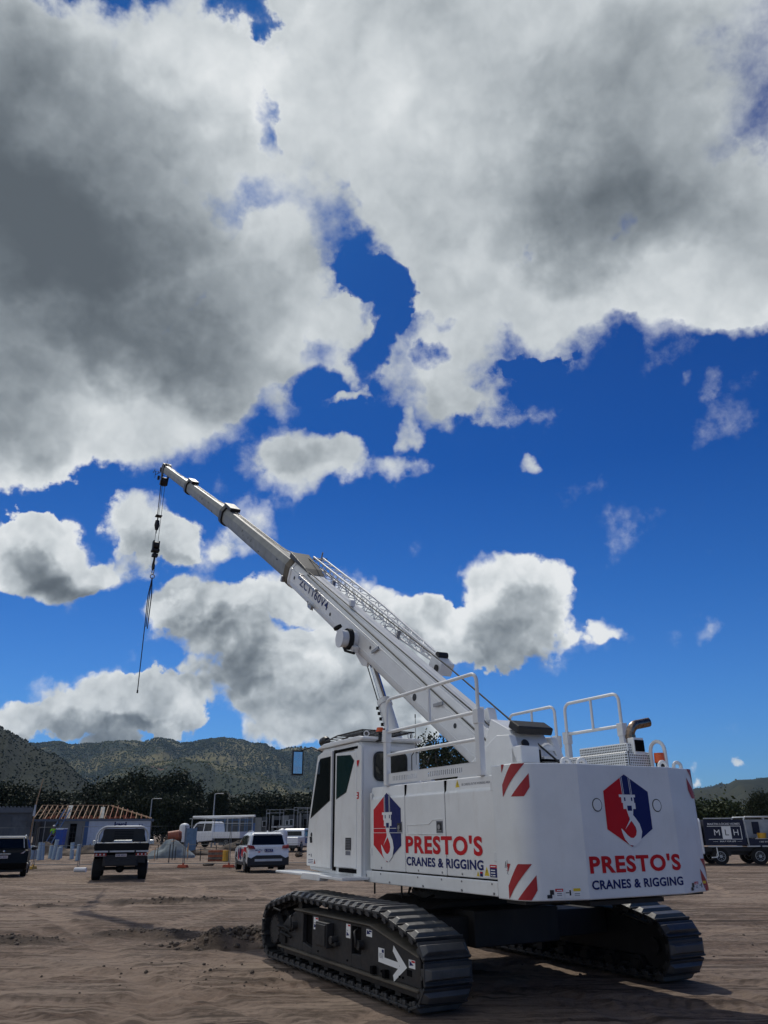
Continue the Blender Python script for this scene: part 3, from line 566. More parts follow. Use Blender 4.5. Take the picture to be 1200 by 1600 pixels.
# ---- undercarriage
m = MB(); m.box(-.62, .62, -1.15, 1.15, .40, .78); m.box(-1.50, 1.50, .55, 1.02, .42, .72); m.box(-1.50, 1.50, -1.02, -.55, .42, .72)
m.prism([(-.95, .78), (.95, .78), (.75, .86), (-.75, .86)], 'y', -.75, .75)
m.box(-.5, .5, 1.15, 1.3, .5, .7)
m.build('undercarriage_frame', 'black_steel', crane, .015)
m = MB(); m.cyl((0, 0, .86), (0, 0, .93), .68, n=40); m.cyl((0, 0, .93), (0, 0, 1.03), .62, n=40)
for k in range(24): a = k*PI/12; m.cyl((.65*math.cos(a), .65*math.sin(a), .93), (.65*math.cos(a), .65*math.sin(a), .955), .014, n=6)
m.build('slewing_ring', 'black_steel', crane)
def hull(pts):
    pts = sorted(set((round(a, 5), round(b, 5)) for a, b in pts))
    def half(P):
        o = []
        for p in P:
            while len(o) > 1 and (o[-1][0]-o[-2][0])*(p[1]-o[-2][1])-(o[-1][1]-o[-2][1])*(p[0]-o[-2][0]) <= 0: o.pop()
            o.append(p)
        return o[:-1]
    return half(pts)+half(pts[::-1])
TC = [(-1.84, .365, .305), (-1.22, .70, .12), (1.33, .72, .12), (2.08, .375, .315)]
HP = hull([(cy+r*math.cos(a*PI/36), cz+r*math.sin(a*PI/36)) for cy, cz, r in TC for a in range(72)])
seg = [math.dist(HP[i], HP[(i+1) % len(HP)]) for i in range(len(HP))]; PER = sum(seg)
def along(s):
    s %= PER
    for i, l in enumerate(seg):
        if s <= l:
            a, b = HP[i], HP[(i+1) % len(HP)]; t = s/l
            return (a[0]+(b[0]-a[0])*t, a[1]+(b[1]-a[1])*t)
        s -= l
    return HP[0]
NSH = 50; PITCH = PER/NSH
def shoe_mesh():
    m = MB(); w = .277; L = PITCH*.47
    m.box(-w, w, -L, L, -.005, .022); m.box(-w+.02, w-.02, -L*1.22, -L*.7, -.022, -.0065); m.box(-w+.03, w-.03, L*.7, L*1.22, -.040, -.0245)
    for y0, y1, t0, t1, h in ((-L*.60, L*.60, -L*.40, L*.40, .062),):
        v = [(-w+.01, y0, .022), (w-.01, y0, .022), (w-.01, y1, .022), (-w+.01, y1, .022), (-w+.06, t0, h), (w-.06, t0, h), (w-.06, t1, h), (-w+.06, t1, h)]
        m.add(v, [(4, 5, 6, 7), (0, 1, 5, 4), (1, 2, 6, 5), (2, 3, 7, 6), (3, 0, 4, 7)], 1)
    for x in (-w+.015, w-.015): m.box(x-.014, x+.014, -L*.55, L*.25, -.045, -.004); m.cyl((x-.018, L*.3, -.03), (x+.018, L*.3, -.03), .022, n=8)
    m.box(-w, w, L*.8, L*1.03, .0, .036)
    for x in (-.07, .07): m.box(x-.02, x+.02, -PITCH*.5, PITCH*.5, -.075, -.005); m.cyl((x-.035, 0, -.045), (x+.035, 0, -.045), .028, n=8)
    for x in (-.245, .245): 
        for y in (-L*.5, L*.45): m.cyl((x, y, -.02), (x, y, -.004), .016, n=6)
    return m
shoe0 = shoe_mesh().build('track_shoe', ['shoe_steel', 'worn_lit_steel'], None, .006, 2)
for side in (-1, 1):
    tx = side*1.63
    m = MB(); ring_ = [(a, b) for a, b in HP]
    n = len(HP); v = []
    for x in (tx-.10, tx+.10):
        for k in range(n):
            a, b = HP[k-1], HP[(k+1) % n]; dx, dy = b[0]-a[0], b[1]-a[1]; l = math.hypot(dx, dy); nx, ny = dy/l, -dx/l
            v += [(x, HP[k][0]-nx*.012, HP[k][1]-ny*.012), (x, HP[k][0]-nx*.05, HP[k][1]-ny*.05)]
    f = []
    for k in range(n):
        j = (k+1) % n
        f += [(2*k, 2*j, 2*n+2*j, 2*n+2*k), (2*k+1, 2*n+2*k+1, 2*n+2*j+1, 2*j+1), (2*k, 2*k+1, 2*j+1, 2*j), (2*n+2*k, 2*n+2*j, 2*n+2*j+1, 2*n+2*k+1)]
    m.add(v, f); belt = m.build('crawler_track', 'black_steel', crane)
    for k in range(NSH):
        o = shoe0 if (side == -1 and k == 0) else shoe0.copy()
        if o is not shoe0: COL.objects.link(o)
        p = along(k*PITCH); q = along(k*PITCH+.04); pm = along(k*PITCH-.04)
        t = Vector((0, q[0]-pm[0], q[1]-pm[1])).normalized(); x = Vector((1, 0, 0)); nrm = x.cross(t)
        # hull runs counter-clockwise, outward is to the right of travel
        nrm = -nrm if nrm.dot(Vector((0, p[0], p[1]-.4))) < 0 else nrm
        xx = t.cross(nrm)
        M = Matrix((xx, t, nrm)).transposed().to_4x4(); M.translation = (tx, p[0], p[1])
        o.parent = belt; o.matrix_parent_inverse = Matrix.Identity(4); o.matrix_local = M
    # side frame
    xo, xi = side*1.80, side*1.46
    prof = [(1.33, .66), (-.93, .66), (-1.98, .47), (-1.98, .20), (1.86, .20), (1.86, .42), (1.62, .56)]
    m = MB(); xs = sorted((xo-side*.06, xi)); m.prism(prof, 'x', xs[0], xs[1], 0)
    # outer web built in pieces so that the two pockets are real openings
    def web(poly): a, b = sorted((xo, xo-side*.058)); m.prism(poly, 'x', a, b, 0)
    web([(1.32, .655), (1.07, .655), (1.07, .205), (1.855, .205), (1.855, .42), (1.615, .555)])
    web([(1.07, .655), (.76, .655), (.76, .638), (1.07, .638)]); web([(1.07, .31), (.76, .27), (.76, .205), (1.07, .205)])
    web([(.76, .655), (-.40, .655), (-.40, .205), (.76, .205)])
    web([(-.40, .655), (-.65, .655), (-.65, .625), (-.40, .625)]); web([(-.40, .34), (-.65, .35), (-.65, .205), (-.40, .205)])
    web([(-.65, .655), (-.93, .655), (-1.975, .465), (-1.975, .205), (-.65, .205)])
    a, b = sorted((xo+side*.035, xi)); m.prism([(1.33, .663), (-.93, .663), (-1.99, .474), (-1.99, .490), (-.935, .680), (1.33, .680)], 'x', a, b, 1)
    a, b = sorted((xo+side*.045, xo-side*.05)); m.box(a, b, -1.98, 1.86, .178, .203, 1)
    m.box(min(xo, xi)+.05, max(xo, xi)-.05, -1.98, 1.86, .10, .18, 0)
    fr = m.build('track_frame', ['black_steel', 'dusty_steel'], crane, .006, 1)
    m = MB()   # dark back of the pockets
    for y0, y1, z0, z1 in ((.76, 1.07, .27, .638), (-.65, -.40, .34, .625)):
        a, b = sorted((xo-side*.057, xo-side*.0585)); m.box(a, b, y0, y1, z0, z1)
    # weld bolts and small studs
    pk = m.build('pocket_recess', 'void_black', fr, split=True)
    m = MB(); a, b = sorted((xo, xo+side*.10)); m.box(a, b, .09, .42, .34, .61); a, b = sorted((xo+side*.10, xo+side*.115)); m.box(a, b, .11, .40, .36, .59)
    m.cyl((xo, .0, .44), (xo+side*.09, .0, .44), .045, n=10); m.box(*sorted((xo, xo+side*.06)), -.08, .08, .38, .42)
    m.build('valve_box', 'black_steel', fr, .008)
    for y, yc_, zc_ in ((1.38, 1.30, .48), (-.60, -.70, .46)):
        m = MB(); m.tube([(xo+side*.02, y+.02, .60), (xo+side*.07, y-.02, .58), (xo+side*.08, y-.08, .50), (xo+side*.07, y-.06, .44), (xo+side*.02, y-.02, .42)], .014, 8)
        m.cyl((xo, yc_, zc_), (xo+side*.07, yc_, zc_), .048, n=12); m.build('tie_down_hook', 'black_steel', fr)
    m = MB()
    for y in (-1.0, -1.28): m.box(*sorted((xo, xo+side*.05)), y-.03, y+.03, .215, .29)
    for y in (-1.15, -1.55, -.3, .55, -1.62): m.cyl((xo, y, .26), (xo+side*.012, y, .26), .012, n=6)
    m.box(*sorted((xo, xo+side*.004)), -1.80, -1.70, .29, .345)
    m.build('track_guide', 'void_black', fr, split=True)
    # rollers
    for y in (-1.50, -1.05, -.60, -.15, .30, .75, 1.20, 1.62):
        m = MB(); m.cyl((tx-.14, y, .155), (tx-.05, y, .155), .085, n=18); m.cyl((tx+.05, y, .155), (tx+.14, y, .155), .085, n=18); m.cyl((tx-.19, y, .155), (tx+.19, y, .155), .045, n=12)
        m.box(tx-.20, tx-.16, y-.06, y+.06, .10, .19); m.box(tx+.16, tx+.20, y-.06, y+.06, .10, .19)
        m.build('track_roller', 'black_steel', belt)
    for y, z in ((-1.22, .70), (1.33, .72)):
        m = MB(); m.cyl((tx-.13, y, z), (tx+.13, y, z), .062, n=16); m.box(tx-.04, tx+.04, y-.05, y+.05, .60, z); m.build('carrier_roller', 'black_steel', belt)
    m = MB(); cy, cz = -1.84, .365
    m.cyl((tx-.15, cy, cz), (tx-.06, cy, cz), .235, n=32); m.cyl((tx+.06, cy, cz), (tx+.15, cy, cz), .235, n=32); m.cyl((tx-.2, cy, cz), (tx+.2, cy, cz), .09, n=20); m.cyl((tx-.06, cy, cz), (tx+.06, cy, cz), .255, n=32)
    m.build('idler_wheel', 'black_steel', belt)
    m = MB(); cy, cz = 2.08, .375
    pts = []
    for k in range(42):
        a = 2*PI*k/42; r = .262 if (k % 2) else .225; pts.append((cy+r*math.cos(a), cz+r*math.sin(a)))
    m.prism(pts, 'x', tx-.05, tx+.05); m.cyl((tx-side*.2, cy, cz), (tx+side*.14, cy, cz), .17, n=28); m.cyl((tx+side*.14, cy, cz), (tx+side*.20, cy, cz), .20, .18, n=28)
    for k in range(16): a = 2*PI*k/16; q = (cy+.165*math.cos(a), cz+.165*math.sin(a)); m.cyl((tx+side*.20, *q), (tx+side*.212, *q), .012, n=6)
    sp = m.build('drive_sprocket', 'black_steel', belt)
    m = MB(); m.tube([(xo-side*.03, 1.95, .40), (xo+side*.05, 1.86, .43), (xo+side*.05, 1.62, .44), (xo+side*.03, 1.45, .40)], .018, 8); m.tube([(xo-side*.02, 1.9, .33), (xo+side*.06, 1.7, .37), (xo+side*.03, 1.42, .33)], .016, 8); m.box(*sorted((xo-side*.1, xo+side*.03)), 1.62, 1.84, .24, .38)
    m.tube([(xo+side*.02, 2.16, .60), (xo+side*.06, 2.02, .64), (xo+side*.05, 1.78, .62)], .012, 6)
    m.build('drive_motor_hose', 'black_rubber', fr)
    # stickers and the travel arrow (outer faces)
    F = Frame((xo, 0, 0), (0, side, 0), (0, 0, 1))
    def Y(y): return y*side
    for k, (ya, yb, za, zb, blue) in enumerate(((.71, .56, .49, .63, 0), (-.26, -.38, .49, .635, 0), (-.79, -.93, .555, .625, 1), (-1.745, -1.875, .365, .44, 0))):
        m = MB(); x0, x1 = sorted((Y(ya), Y(yb))); rect(m, F, x0, x1, za, zb, .004, 0)
        rect(m, F, x0+(x1-x0)*.45, x1-.006, zb-.022, zb-.006, .006, 1 if blue else 2); flat(m, F, [(x0+.015, za+.02), (x1-.03, za+.03), (x0+.02, za+.065)], .006, 3)
        rect(m, F, x0+.012, x1-.06, za+.075, za+.080, .006, 4)
        m.build('warning_label', ['white_decal', 'navy_decal', 'red_decal', 'navy_decal', 'grey_decal'], fr)
    m = MB()
    flat(m, F, [(Y(a), b) for a, b in ((-1.08, .475), (-1.08, .34), (-1.22, .335), (-1.22, .475))], .004, 0)
    flat(m, F, [(Y(a), b) for a, b in ((-1.215, .395), (-1.215, .335), (-1.55, .325), (-1.55, .385))], .0045, 0)
    flat(m, F, [(Y(a), b) for a, b in ((-1.43, .53), (-1.71, .36), (-1.56, .355), (-1.41, .475))], .005, 0)
    flat(m, F, [(Y(a), b) for a, b in ((-1.71, .36), (-1.43, .20), (-1.41, .255), (-1.56, .355))], .005, 0)
    rect(m, F, *sorted((Y(-1.165), Y(-1.21))), .435, .465, .0065, 1)
    for k in range(4): rect(m, F, *sorted((Y(-1.10), Y(-1.20))), .385+.012*k, .389+.012*k, .0065, 2)
    m.build('direction_arrow', ['white_decal', 'navy_decal', 'grey_decal'], fr)
    fr.scale = (1, .979, .979); fr.location = (side*.088, -.197+.06, .035)
# ---- turntable
m = MB(); m.box(-1.26, -1.02, -2.54, .42, 1.035, 1.172); m.box(1.02, 1.26, -2.54, 1.3, 1.035, 1.172); m.box(-1.02, 1.02, -2.54, 1.5, 1.05, 1.16)
m.box(-.42, .42, -2.5, 1.5, 1.16, 1.5); m.box(.45, 1.24, .2, 1.3, 1.172, 1.9)
m.build('turntable_frame', 'white_paint', crane, .01)
m = MB()
for y in (.26, -.45): m.cyl((-1.18, y, .90), (-1.18, y, 1.04), .012, n=8)
m.tube([(-1.0, -.35, 1.0), (-1.0, -.30, .93), (-.9, -.5, .86), (-.7, -.4, .9)], .018, 8)
m.build('drain_pipe', 'black_rubber', crane, split=True)
# left hand covers: three doors with gaps, a lean-in at the top
SD0 = -1.245
def door(y0, y1, name, top=2.18, x=-1.245, side=-1):
    m = MB(); xin = x - side*.60
    poly = [(x, 1.186), (x, 2.035), (x-side*.018, 2.06), (x-side*.030, top), (x-side*.58, top+.012), (x-side*.58, 1.186)]
    m.prism(poly, 'y', min(y0, y1), max(y0, y1), 0)
    return m.build(name, 'white_paint', crane, .012, 3)
d1 = door(.262, -.662, 'side_door'); d2 = door(-.674, -1.586, 'side_door'); d3 = door(-1.598, -2.545, 'side_door')
m = MB(); m.box(-1.235, -.7, -.68, -.655, 1.19, 2.17); m.box(-1.235, -.7, -1.60, -1.58, 1.19, 2.17); m.box(-1.23, -.7, -2.55, .24, 1.17, 1.188); m.build('door_gap_seal', 'void_black', crane)
FL = Frame((SD0, 0, 0), (0, -1, 0), (0, 0, 1))    # lettering frame of the left side: x runs rearwards
for d, (ya, yb) in ((d1, (.47, .60)), (d2, (1.41, 1.535))):
    m = MB(); rect(m, FL, ya-.008, yb+.008, 1.615, 1.745, .003, 1); rect(m, FL, ya+.012, yb-.012, 1.63, 1.73, .005, 0)
    F0 = FL.p(ya+.065, 1.68, .006); m.cyl(F0, FL.p(ya+.065, 1.68, .016), .028, n=14, mi=2); rect(m, FL, ya+.02, yb-.02, 1.635, 1.645, .007, 2)
    m.build('door_latch', ['black_plastic', 'grey_decal', 'steel'], d)
def crease_line(pts, par):
    m = MB(); 
    for a, b in zip(pts, pts[1:]): m.bar(FL.p(*a, .002), FL.p(*b, .002), .010, .006)
    m.build('pressed_panel_edge', 'white_paint', par, .002, 1)
crease_line([(.74, 1.62), (.74, 1.695), (.76, 1.705), (1.24, 1.712), (1.33, 1.755), (1.54, 1.762)], d2); crease_line([(.74, 1.605), (1.54, 1.605)], d2); crease_line([(-.20, 1.62), (.64, 1.62)], d1); crease_line([(-.24, 1.672), (.46, 1.672)], d1)
m = MB(); emblem(m, FL, -.155, .575, 1.28, 2.095, .004, 0, 1, 2); m.build('hook_emblem', ['red_decal', 'navy_decal', 'white_decal'], crane)
m = MB(); text(m, FL, "PRESTO'S", .69, 2.30, 1.395, 1.592, .004, 0, .036, 1.12); m.build('red_lettering', ['red_decal'], crane)
m = MB(); text(m, FL, "CRANES & RIGGING", .70, 2.30, 1.262, 1.358, .004, 0, .030, 1.06); m.build('navy_lettering', ['navy_decal'], crane)
def tri_sign(m, F, x, y, w, off, Y_, K_):
    flat(m, F, [(x, y), (x+w, y), (x+w/2, y+w*.95)], off, Y_); flat(m, F, [(x+w*.46, y+w*.25), (x+w*.54, y+w*.25), (x+w*.56, y+w*.62), (x+w*.44, y+w*.62)], off+.001, K_); rect(m, F, x+w*.46, x+w*.54, y+w*.1, y+w*.18, off+.001, K_)
m = MB(); tri_sign(m, Frame((SD0+.022, 0, 0), (0, -1, 0), (0, 0, 1)), 1.80, 2.085, .085, .003, 0, 1)
Ft = Frame((SD0+.022, 0, 0), (0, -1, 0), (0, 0, 1)); rect(m, Ft, 1.79, 2.52, 2.075, 2.165, .001, 2); text(m, Ft, "BE CAREFUL IN THE WORKING AREA", 1.93, 2.47, 2.098, 2.122, .003, 3, .004)
m.build('warning_label', ['yellow_decal', 'black_plastic', 'white_decal', 'grey_decal'], d3)
m = MB(); rect(m, FL, 2.30, 2.535, 1.20, 1.325, .003, 2); rect(m, FL, 2.41, 2.53, 1.205, 1.29, .004, 4); rect(m, FL, 2.41, 2.53, 1.29, 1.32, .004, 3); tri_sign(m, FL, 2.31, 1.215, .09, .004, 0, 1)
for k in range(3): rect(m, FL, 2.425, 2.50, 1.216+k*.024, 1.226+k*.024, .005, 2)
rect(m, FL, 2.425, 2.51, 1.30, 1.308, .005, 2)
tri_sign(m, FL, 2.17, 1.205, .05, .004, 0, 1); rect(m, FL, 2.23, 2.28, 1.205, 1.25, .004, 4); rect(m, FL, 2.235, 2.275, 1.234, 1.248, .005, 3)
m.build('warning_label', ['yellow_decal', 'black_plastic', 'white_decal', 'red_decal', 'navy_decal'], d3)
m = MB(); Fb = Frame((-1.26, 0, 0), (0, -1, 0), (0, 0, 1)); rect(m, Fb, -.335, -.325, 1.06, 1.13, .003, 0); rect(m, Fb, -.36, -.30, 1.09, 1.098, .0035, 0); m.build('centre_mark', ['black_plastic'], crane)
# right hand engine cover
m = MB(); m.prism([(1.245, 1.186), (1.245, 2.1), (1.2, 2.18), (.62, 2.19), (.62, 1.186)], 'y', -2.54, .9); m.build('engine_cover', 'white_paint', crane, .015, 3)
m = MB(); m.box(-.62, .62, -2.54, -1.55, 1.5, 2.02); m.cyl((-.35, -2.2, 2.05), (.35, -2.2, 2.05), .17, n=28); m.cyl((-.38, -2.2, 2.05), (-.35, -2.2, 2.05), .25, n=28); m.cyl((.35, -2.2, 2.05), (.38, -2.2, 2.05), .25, n=28)
m.build('hoist_winch', 'boom_white', crane, .006)
# ---- counterweight
pl = [(-1.27, -2.556), (-1.27, -2.80)]
def arc(c, r, a0, a1, n): return [(c[0]+r*math.cos(R(a0+(a1-a0)*k/n)), c[1]+r*math.sin(R(a0+(a1-a0)*k/n))) for k in range(n+1)]
pl += arc((-1.02, -2.80), .25, 180, 253, 12) + [(-.64, -3.18)]
pl = [(-1.27, -2.556)] + arc((-1.03, -2.81), .24, 180, 254, 12) + [(-.64, -3.165)]
full = pl + [(-x, y) for x, y in pl[::-1]]
m = MB(); m.prism(full, 'z', 1.02, 2.262)
cw = m.build('counterweight', 'white_paint_cw', crane, .012, 3)
for p in cw.data.polygons: p.use_smooth = abs(p.normal.z) < .5
cw.data.set_sharp_from_angle(angle=R(12))
m = MB(); m.box(-1.2, 1.2, -2.9, -2.6, .985, 1.021); m.box(-.5, .5, -3.0, -2.7, .95, .99); m.build('counterweight_base', 'black_steel', crane)
S_ = [0]
for a, b in zip(full, full[1:]): S_.append(S_[-1]+math.dist(a, b))
SL = S_[-1]
def cwp(s, z, off):
    s = min(max(s, 0), SL-1e-6)
    i = max(k for k in range(len(S_)-1) if S_[k] <= s); t = (s-S_[i])/(S_[i+1]-S_[i])
    a, b = full[i], full[i+1]; dx, dy = b[0]-a[0], b[1]-a[1]; l = math.hypot(dx, dy)
    return (a[0]+dx*t + dy/l*off, a[1]+dy*t - dx/l*off, z)
def cw_poly(mb, poly, off, mi, step=.012):
    """convex polygon in (arc length, height) wrapped round the counterweight in vertical strips"""
    s0, s1 = min(p[0] for p in poly), max(p[0] for p in poly); n = max(1, int((s1-s0)/step)); prev = None
    def span(s):
        zs = []
        for k in range(len(poly)):
            a, b = poly[k], poly[(k+1) % len(poly)]
            if min(a[0], b[0])-1e-9 <= s <= max(a[0], b[0])+1e-9:
                if abs(a[0]-b[0]) < 1e-9: zs += [a[1], b[1]]
                else: zs.append(a[1]+(b[1]-a[1])*(s-a[0])/(b[0]-a[0]))
        return min(zs), max(zs)
    for k in range(n+1):
        s = s0+(s1-s0)*k/n; z0, z1 = span(s); cur = (cwp(s, z0, off), cwp(s, z1, off))
        if prev: mb.add([prev[0], cur[0], cur[1], prev[1]], [(0, 1, 2, 3)], mi)
        prev = cur
CA = .185                                   # patch starts this far round from the front edge
W_P, H_P = .325, .31
def chev(z0, mirror=False):
    m = MB()
    def T(p): return [((SL-CA-.13-s) if mirror else (CA+s), z0+z) for s, z in p]
    P1 = [(0, H_P), (.050, H_P), (0, H_P-.08)]; P2 = [(.15, H_P), (.29, H_P), (0, .0), (0, .115)]
    P3 = [(W_P, .215), (W_P, .085), (.265, 0), (.125, 0)]
    for P in (P1, P2, P3): cw_poly(m, T(P), .004, 0)
    m.build('hazard_stripe', ['hazard_red'], cw)
for mi_ in (False, True): chev(2.262-H_P-.002, mi_); chev(1.03, mi_)
FR = Frame((0, -3.165, 0), (1, 0, 0), (0, 0, 1))
m = MB(); emblem(m, FR, -.325, .295, 1.475, 2.17, .004, 0, 1, 2); m.build('hook_emblem', ['red_decal', 'navy_decal', 'white_decal'], cw)
m = MB(); text(m, FR, "PRESTO'S", -.605, .63, 1.245, 1.405, .004, 0, .036, 1.12); m.build('red_lettering', ['red_decal'], cw)
m = MB(); text(m, FR, "CRANES & RIGGING", -.600, .63, 1.105, 1.187, .004, 0, .030, 1.06); m.build('navy_lettering', ['navy_decal'], cw)
for x in (-.425, .405):
    m = MB(); m.cyl(FR.p(x, 1.87, -.01), FR.p(x, 1.87, .004), .064, n=28); m.cyl(FR.p(x, 1.87, .004), FR.p(x, 1.87, .006), .055, n=28, mi=1); m.build('blanking_plug', ['black_plastic', 'white_paint_cw'], cw)
def small_signs(s, z, mirror=1):
    m = MB()
    def rr(a, b, c, d, mi, off=.004): cw_poly(m, [(s+a*mirror, z+c), (s+b*mirror, z+c), (s+b*mirror, z+d), (s+a*mirror, z+d)][::1], off, mi, .1)
    rr(.0, .05, .0, .03, 3, .005); rr(.03, .07, .03, .07, 3, .005); rr(.08, .17, .0, .085, 0); rr(.085, .165, .055, .08, 1, .005); rr(.10, .15, .035, .042, 4, .005); rr(.10, .15, .02, .026, 4, .005); rr(.10, .155, .062, .070, 0, .006)
    rr(.185, .26, .0, .085, 0); rr(.19, .225, .04, .048, 3, .005); rr(.228, .245, .02, .065, 3, .005); rr(.265, .35, .0, .085, 0); rr(.27, .345, .055, .08, 2, .005); rr(.28, .335, .03, .036, 4, .005); rr(.28, .335, .015, .02, 4, .005)
    m.build('warning_label', ['white_decal', 'red_decal', 'yellow_decal', 'black_plastic', 'grey_decal'], cw)
small_signs(.60, 1.045); small_signs(SL-.90, 1.045)
m = MB()   # hand written mark near the corner
for pts in ([(.145, 1.30), (.16, 1.36), (.165, 1.30)], [(.15, 1.325), (.175, 1.325)], [(.185, 1.37), (.18, 1.31), (.20, 1.30)], [(.175, 1.345), (.20, 1.345)], [(.16, 1.28), (.19, 1.275), (.175, 1.25), (.20, 1.245)]):
    for a, b in zip(pts, pts[1:]): m.bar(cwp(a[0], a[1], .003), cwp(b[0], b[1], .003), .003, .002)
m.build('pen_mark', ['grey_decal'], cw)
for x, y in ((-.42, -2.75), (-.2, -2.75), (.92, -2.85), (1.15, -2.85)):
    m = MB(); m.ring((x, y, 2.30), (.25, 1, 0), .048, .020, 18, 8); m.box(x-.02, x+.02, y-.02, y+.02, 2.25, 2.275); m.build('lifting_eye', 'rail_white', cw)
# ---- guard rails
def rail_loop(x, ya, yb, zb, zm, zt, post_z0, name='guard_rail', mids=(), kick=False, par=crane, r=.021):
    m = MB(); rc = .10; s = 1 if yb > ya else -1
    pts = [(x, ya, zm-.02), (x, ya, zt-rc)] + [(x, ya+s*rc*(1-math.cos(k*PI/10)), zt-rc+rc*math.sin(k*PI/10)) for k in range(1, 6)] + [(x, yb-s*rc*(1-math.cos(k*PI/10)), zt-rc+rc*math.sin(k*PI/10)) for k in range(5, 0, -1)] + [(x, yb, zt-rc), (x, yb, zm-.02)]
    m.tube(pts, r, 10); m.tube([(x, ya, zm), (x, yb, zm)], r, 10)
    for y in mids: m.tube([(x, y, zm), (x, y, zt)], r*.85, 8)
    for z in zb: m.tube([(x, ya, z), (x, yb, z)], r, 10)
    o = m.build(name, 'rail_white', par)
    for y in (ya, yb):
        m = MB(); m.box(x-.035, x+.035, y-.04, y+.04, post_z0, zm-.04); m.box(x-.045, x+.045, y-.05, y+.05, zm-.13, zm+.03); m.build('rail_post', 'rail_white', o, .006, 2)
    return o
gr = rail_loop(-1.225, -2.32, -.19, (2.56,), 2.85, 3.275, 2.18, mids=(-1.29,))
m = MB()     # kick plate with louvre slots, built round the slots
y0, y1 = -2.28, -.23; zb, zt = 2.20, 2.325; slots = [y1-.12-.042*k for k in range(15)] + [y1-1.0-.042*k for k in range(18)]
cur = y1; m.box(-1.228, -1.222, y0, y1, zb, zb+.035); m.box(-1.228, -1.222, y0, y1, zt-.035, zt)
for sl in slots + [y0]:
    m.box(-1.228, -1.222, sl+(.009 if sl > y0 else 0), cur, zb+.035, zt-.035); cur = sl-.009
m.box(-1.228, -1.20, y0, y1, zt-.004, zt+.004)
m.build('kick_plate', 'rail_white', gr)
rail_loop(1.22, .35, -.72, (), 2.83, 3.275, 2.19, mids=(-.2,)); rail_loop(1.22, -.94, -1.99, (), 2.86, 3.27, 2.19, mids=(-1.47,))
m = MB(); m.tube([(1.18, -2.45, 2.2), (1.18, -2.45, 2.5)]+[(1.18, -2.56+.11*math.cos(k*PI/8), 2.5+.11*math.sin(k*PI/8)) for k in range(1, 8)]+[(1.18, -2.67, 2.5), (1.18, -2.67, 2.2)], .022, 10); m.build('grab_handle', 'rail_white', crane)
# ---- engine intake and exhaust behind
m = MB(); m.box(.80, 1.22, -2.42, -1.15, 2.19, 2.50); bx = m.build('cooler_box', 'perforated_white', crane, .03, 3)
m = MB(); m.box(.86, 1.0, -2.40, -1.55, 2.50, 2.60); m.build('box_lid', 'perforated_white', bx, .015)
m = MB(); m.box(.93, 1.10, -2.44, -2.34, 2.46, 2.66); m.build('exhaust_shroud', 'white_paint', bx, .01)
m = MB(); m.box(.84, .845, -2.426, -2.42, 2.2, 2.5); m.box(.945, 1.085, -2.455, -2.44, 2.50, 2.63); m.build('shroud_mouth', 'void_black', bx)
m = MB(); ex = [(1.0, -2.33, 2.55), (1.0, -2.33, 2.70)] + [(1.0+.13*(1-math.cos(k*PI/16)), -2.33-.03*k/8, 2.70+.13*math.sin(k*PI/16)) for k in range(1, 8)] + [(1.15, -2.37, 2.835), (1.27, -2.40, 2.86)]
m.tube(ex, .056, 18, cap=False); m.tube(ex, .052, 18, mi=1, cap=False); m.cyl((1.0, -2.33, 2.66), (1.0, -2.33, 2.70), .064, n=18); m.build('exhaust_pipe', ['exhaust_metal', 'void_black'], crane)
m = MB(); m.cyl((1.13, -2.62, 2.25), (1.13, -2.62, 2.36), .05, n=16, mi=1); m.cyl((1.13, -2.62, 2.36), (1.13, -2.62, 2.47), .062, .057, n=20, mi=0); m.build('rotating_beacon', ['orange_lens', 'black_plastic'], crane)
m = MB(); m.cyl((.18, -1.6, 2.0), (.18, -1.6, 2.55), .10, n=24); m.cyl((.18, -1.6, 2.53), (.18, -1.6, 2.58), .215, .215, n=32); m.cyl((.18, -1.6, 2.58), (.18, -1.6, 2.64), .215, .12, n=32); m.cyl((.05, -1.75, 2.16), (.60, -1.75, 2.16), .2, n=28); m.build('air_intake', 'white_paint', crane)
# ---- boom
AX = [(-1.52, 2.19)]
for L_, a in ((9.45, 32.2), (7.2, 31.0), (6.55, 30.2), (6.12, 30.0)):
    AX.append((AX[-1][0]+L_*math.cos(R(a)), AX[-1][1]+L_*math.sin(R(a))))
SB = [0, 9.45, 16.65, 23.2, 29.32]; ANG = [32.2, 31.0, 30.2, 30.0]
BX = -.03
def BP(s, x, h):
    i = 0
    while i < 3 and s > SB[i+1]: i += 1
    t = s-SB[i]; a = R(ANG[i]); y = AX[i][0]+t*math.cos(a)-h*math.sin(a); z = AX[i][1]+t*math.sin(a)+h*math.cos(a)
    return (BX+x, y, z)
def section(w, h):
    """boom cross section, x half width w, from h0 (bottom) to top"""
    hw = w/2; P = []
    for k in range(9):
        a = PI+PI*k/8; P.append((hw*.97*math.cos(a), -h*.5+hw*.62+hw*.62*math.sin(a)))
    return P + [(hw, -h*.5+hw*.62+.04), (hw, h*.22), (hw*.93, h*.27), (hw*.62, h*.5), (-hw*.62, h*.5), (-hw*.93, h*.27), (-hw, h*.22), (-hw, -h*.5+hw*.62+.04)]
def loft(mb, secs, mi=0, n=None, cap=True):
    v = []; 
    for s, w, h, off in secs: v += [BP(s, x, q+off) for x, q in section(w, h)]
    n = len(section(1, 1))
    f = [(i*n+k, i*n+(k+1) % n, (i+1)*n+(k+1) % n, (i+1)*n+k) for i in range(len(secs)-1) for k in range(n)]
    f = [q[::-1] for q in f]
    if cap: f += [tuple(range(n)), tuple(range((len(secs)-1)*n, len(secs)*n))[::-1]]
    mb.add(v, f, mi)
HB = 0.     # height of the boom's centre line above the pivot line
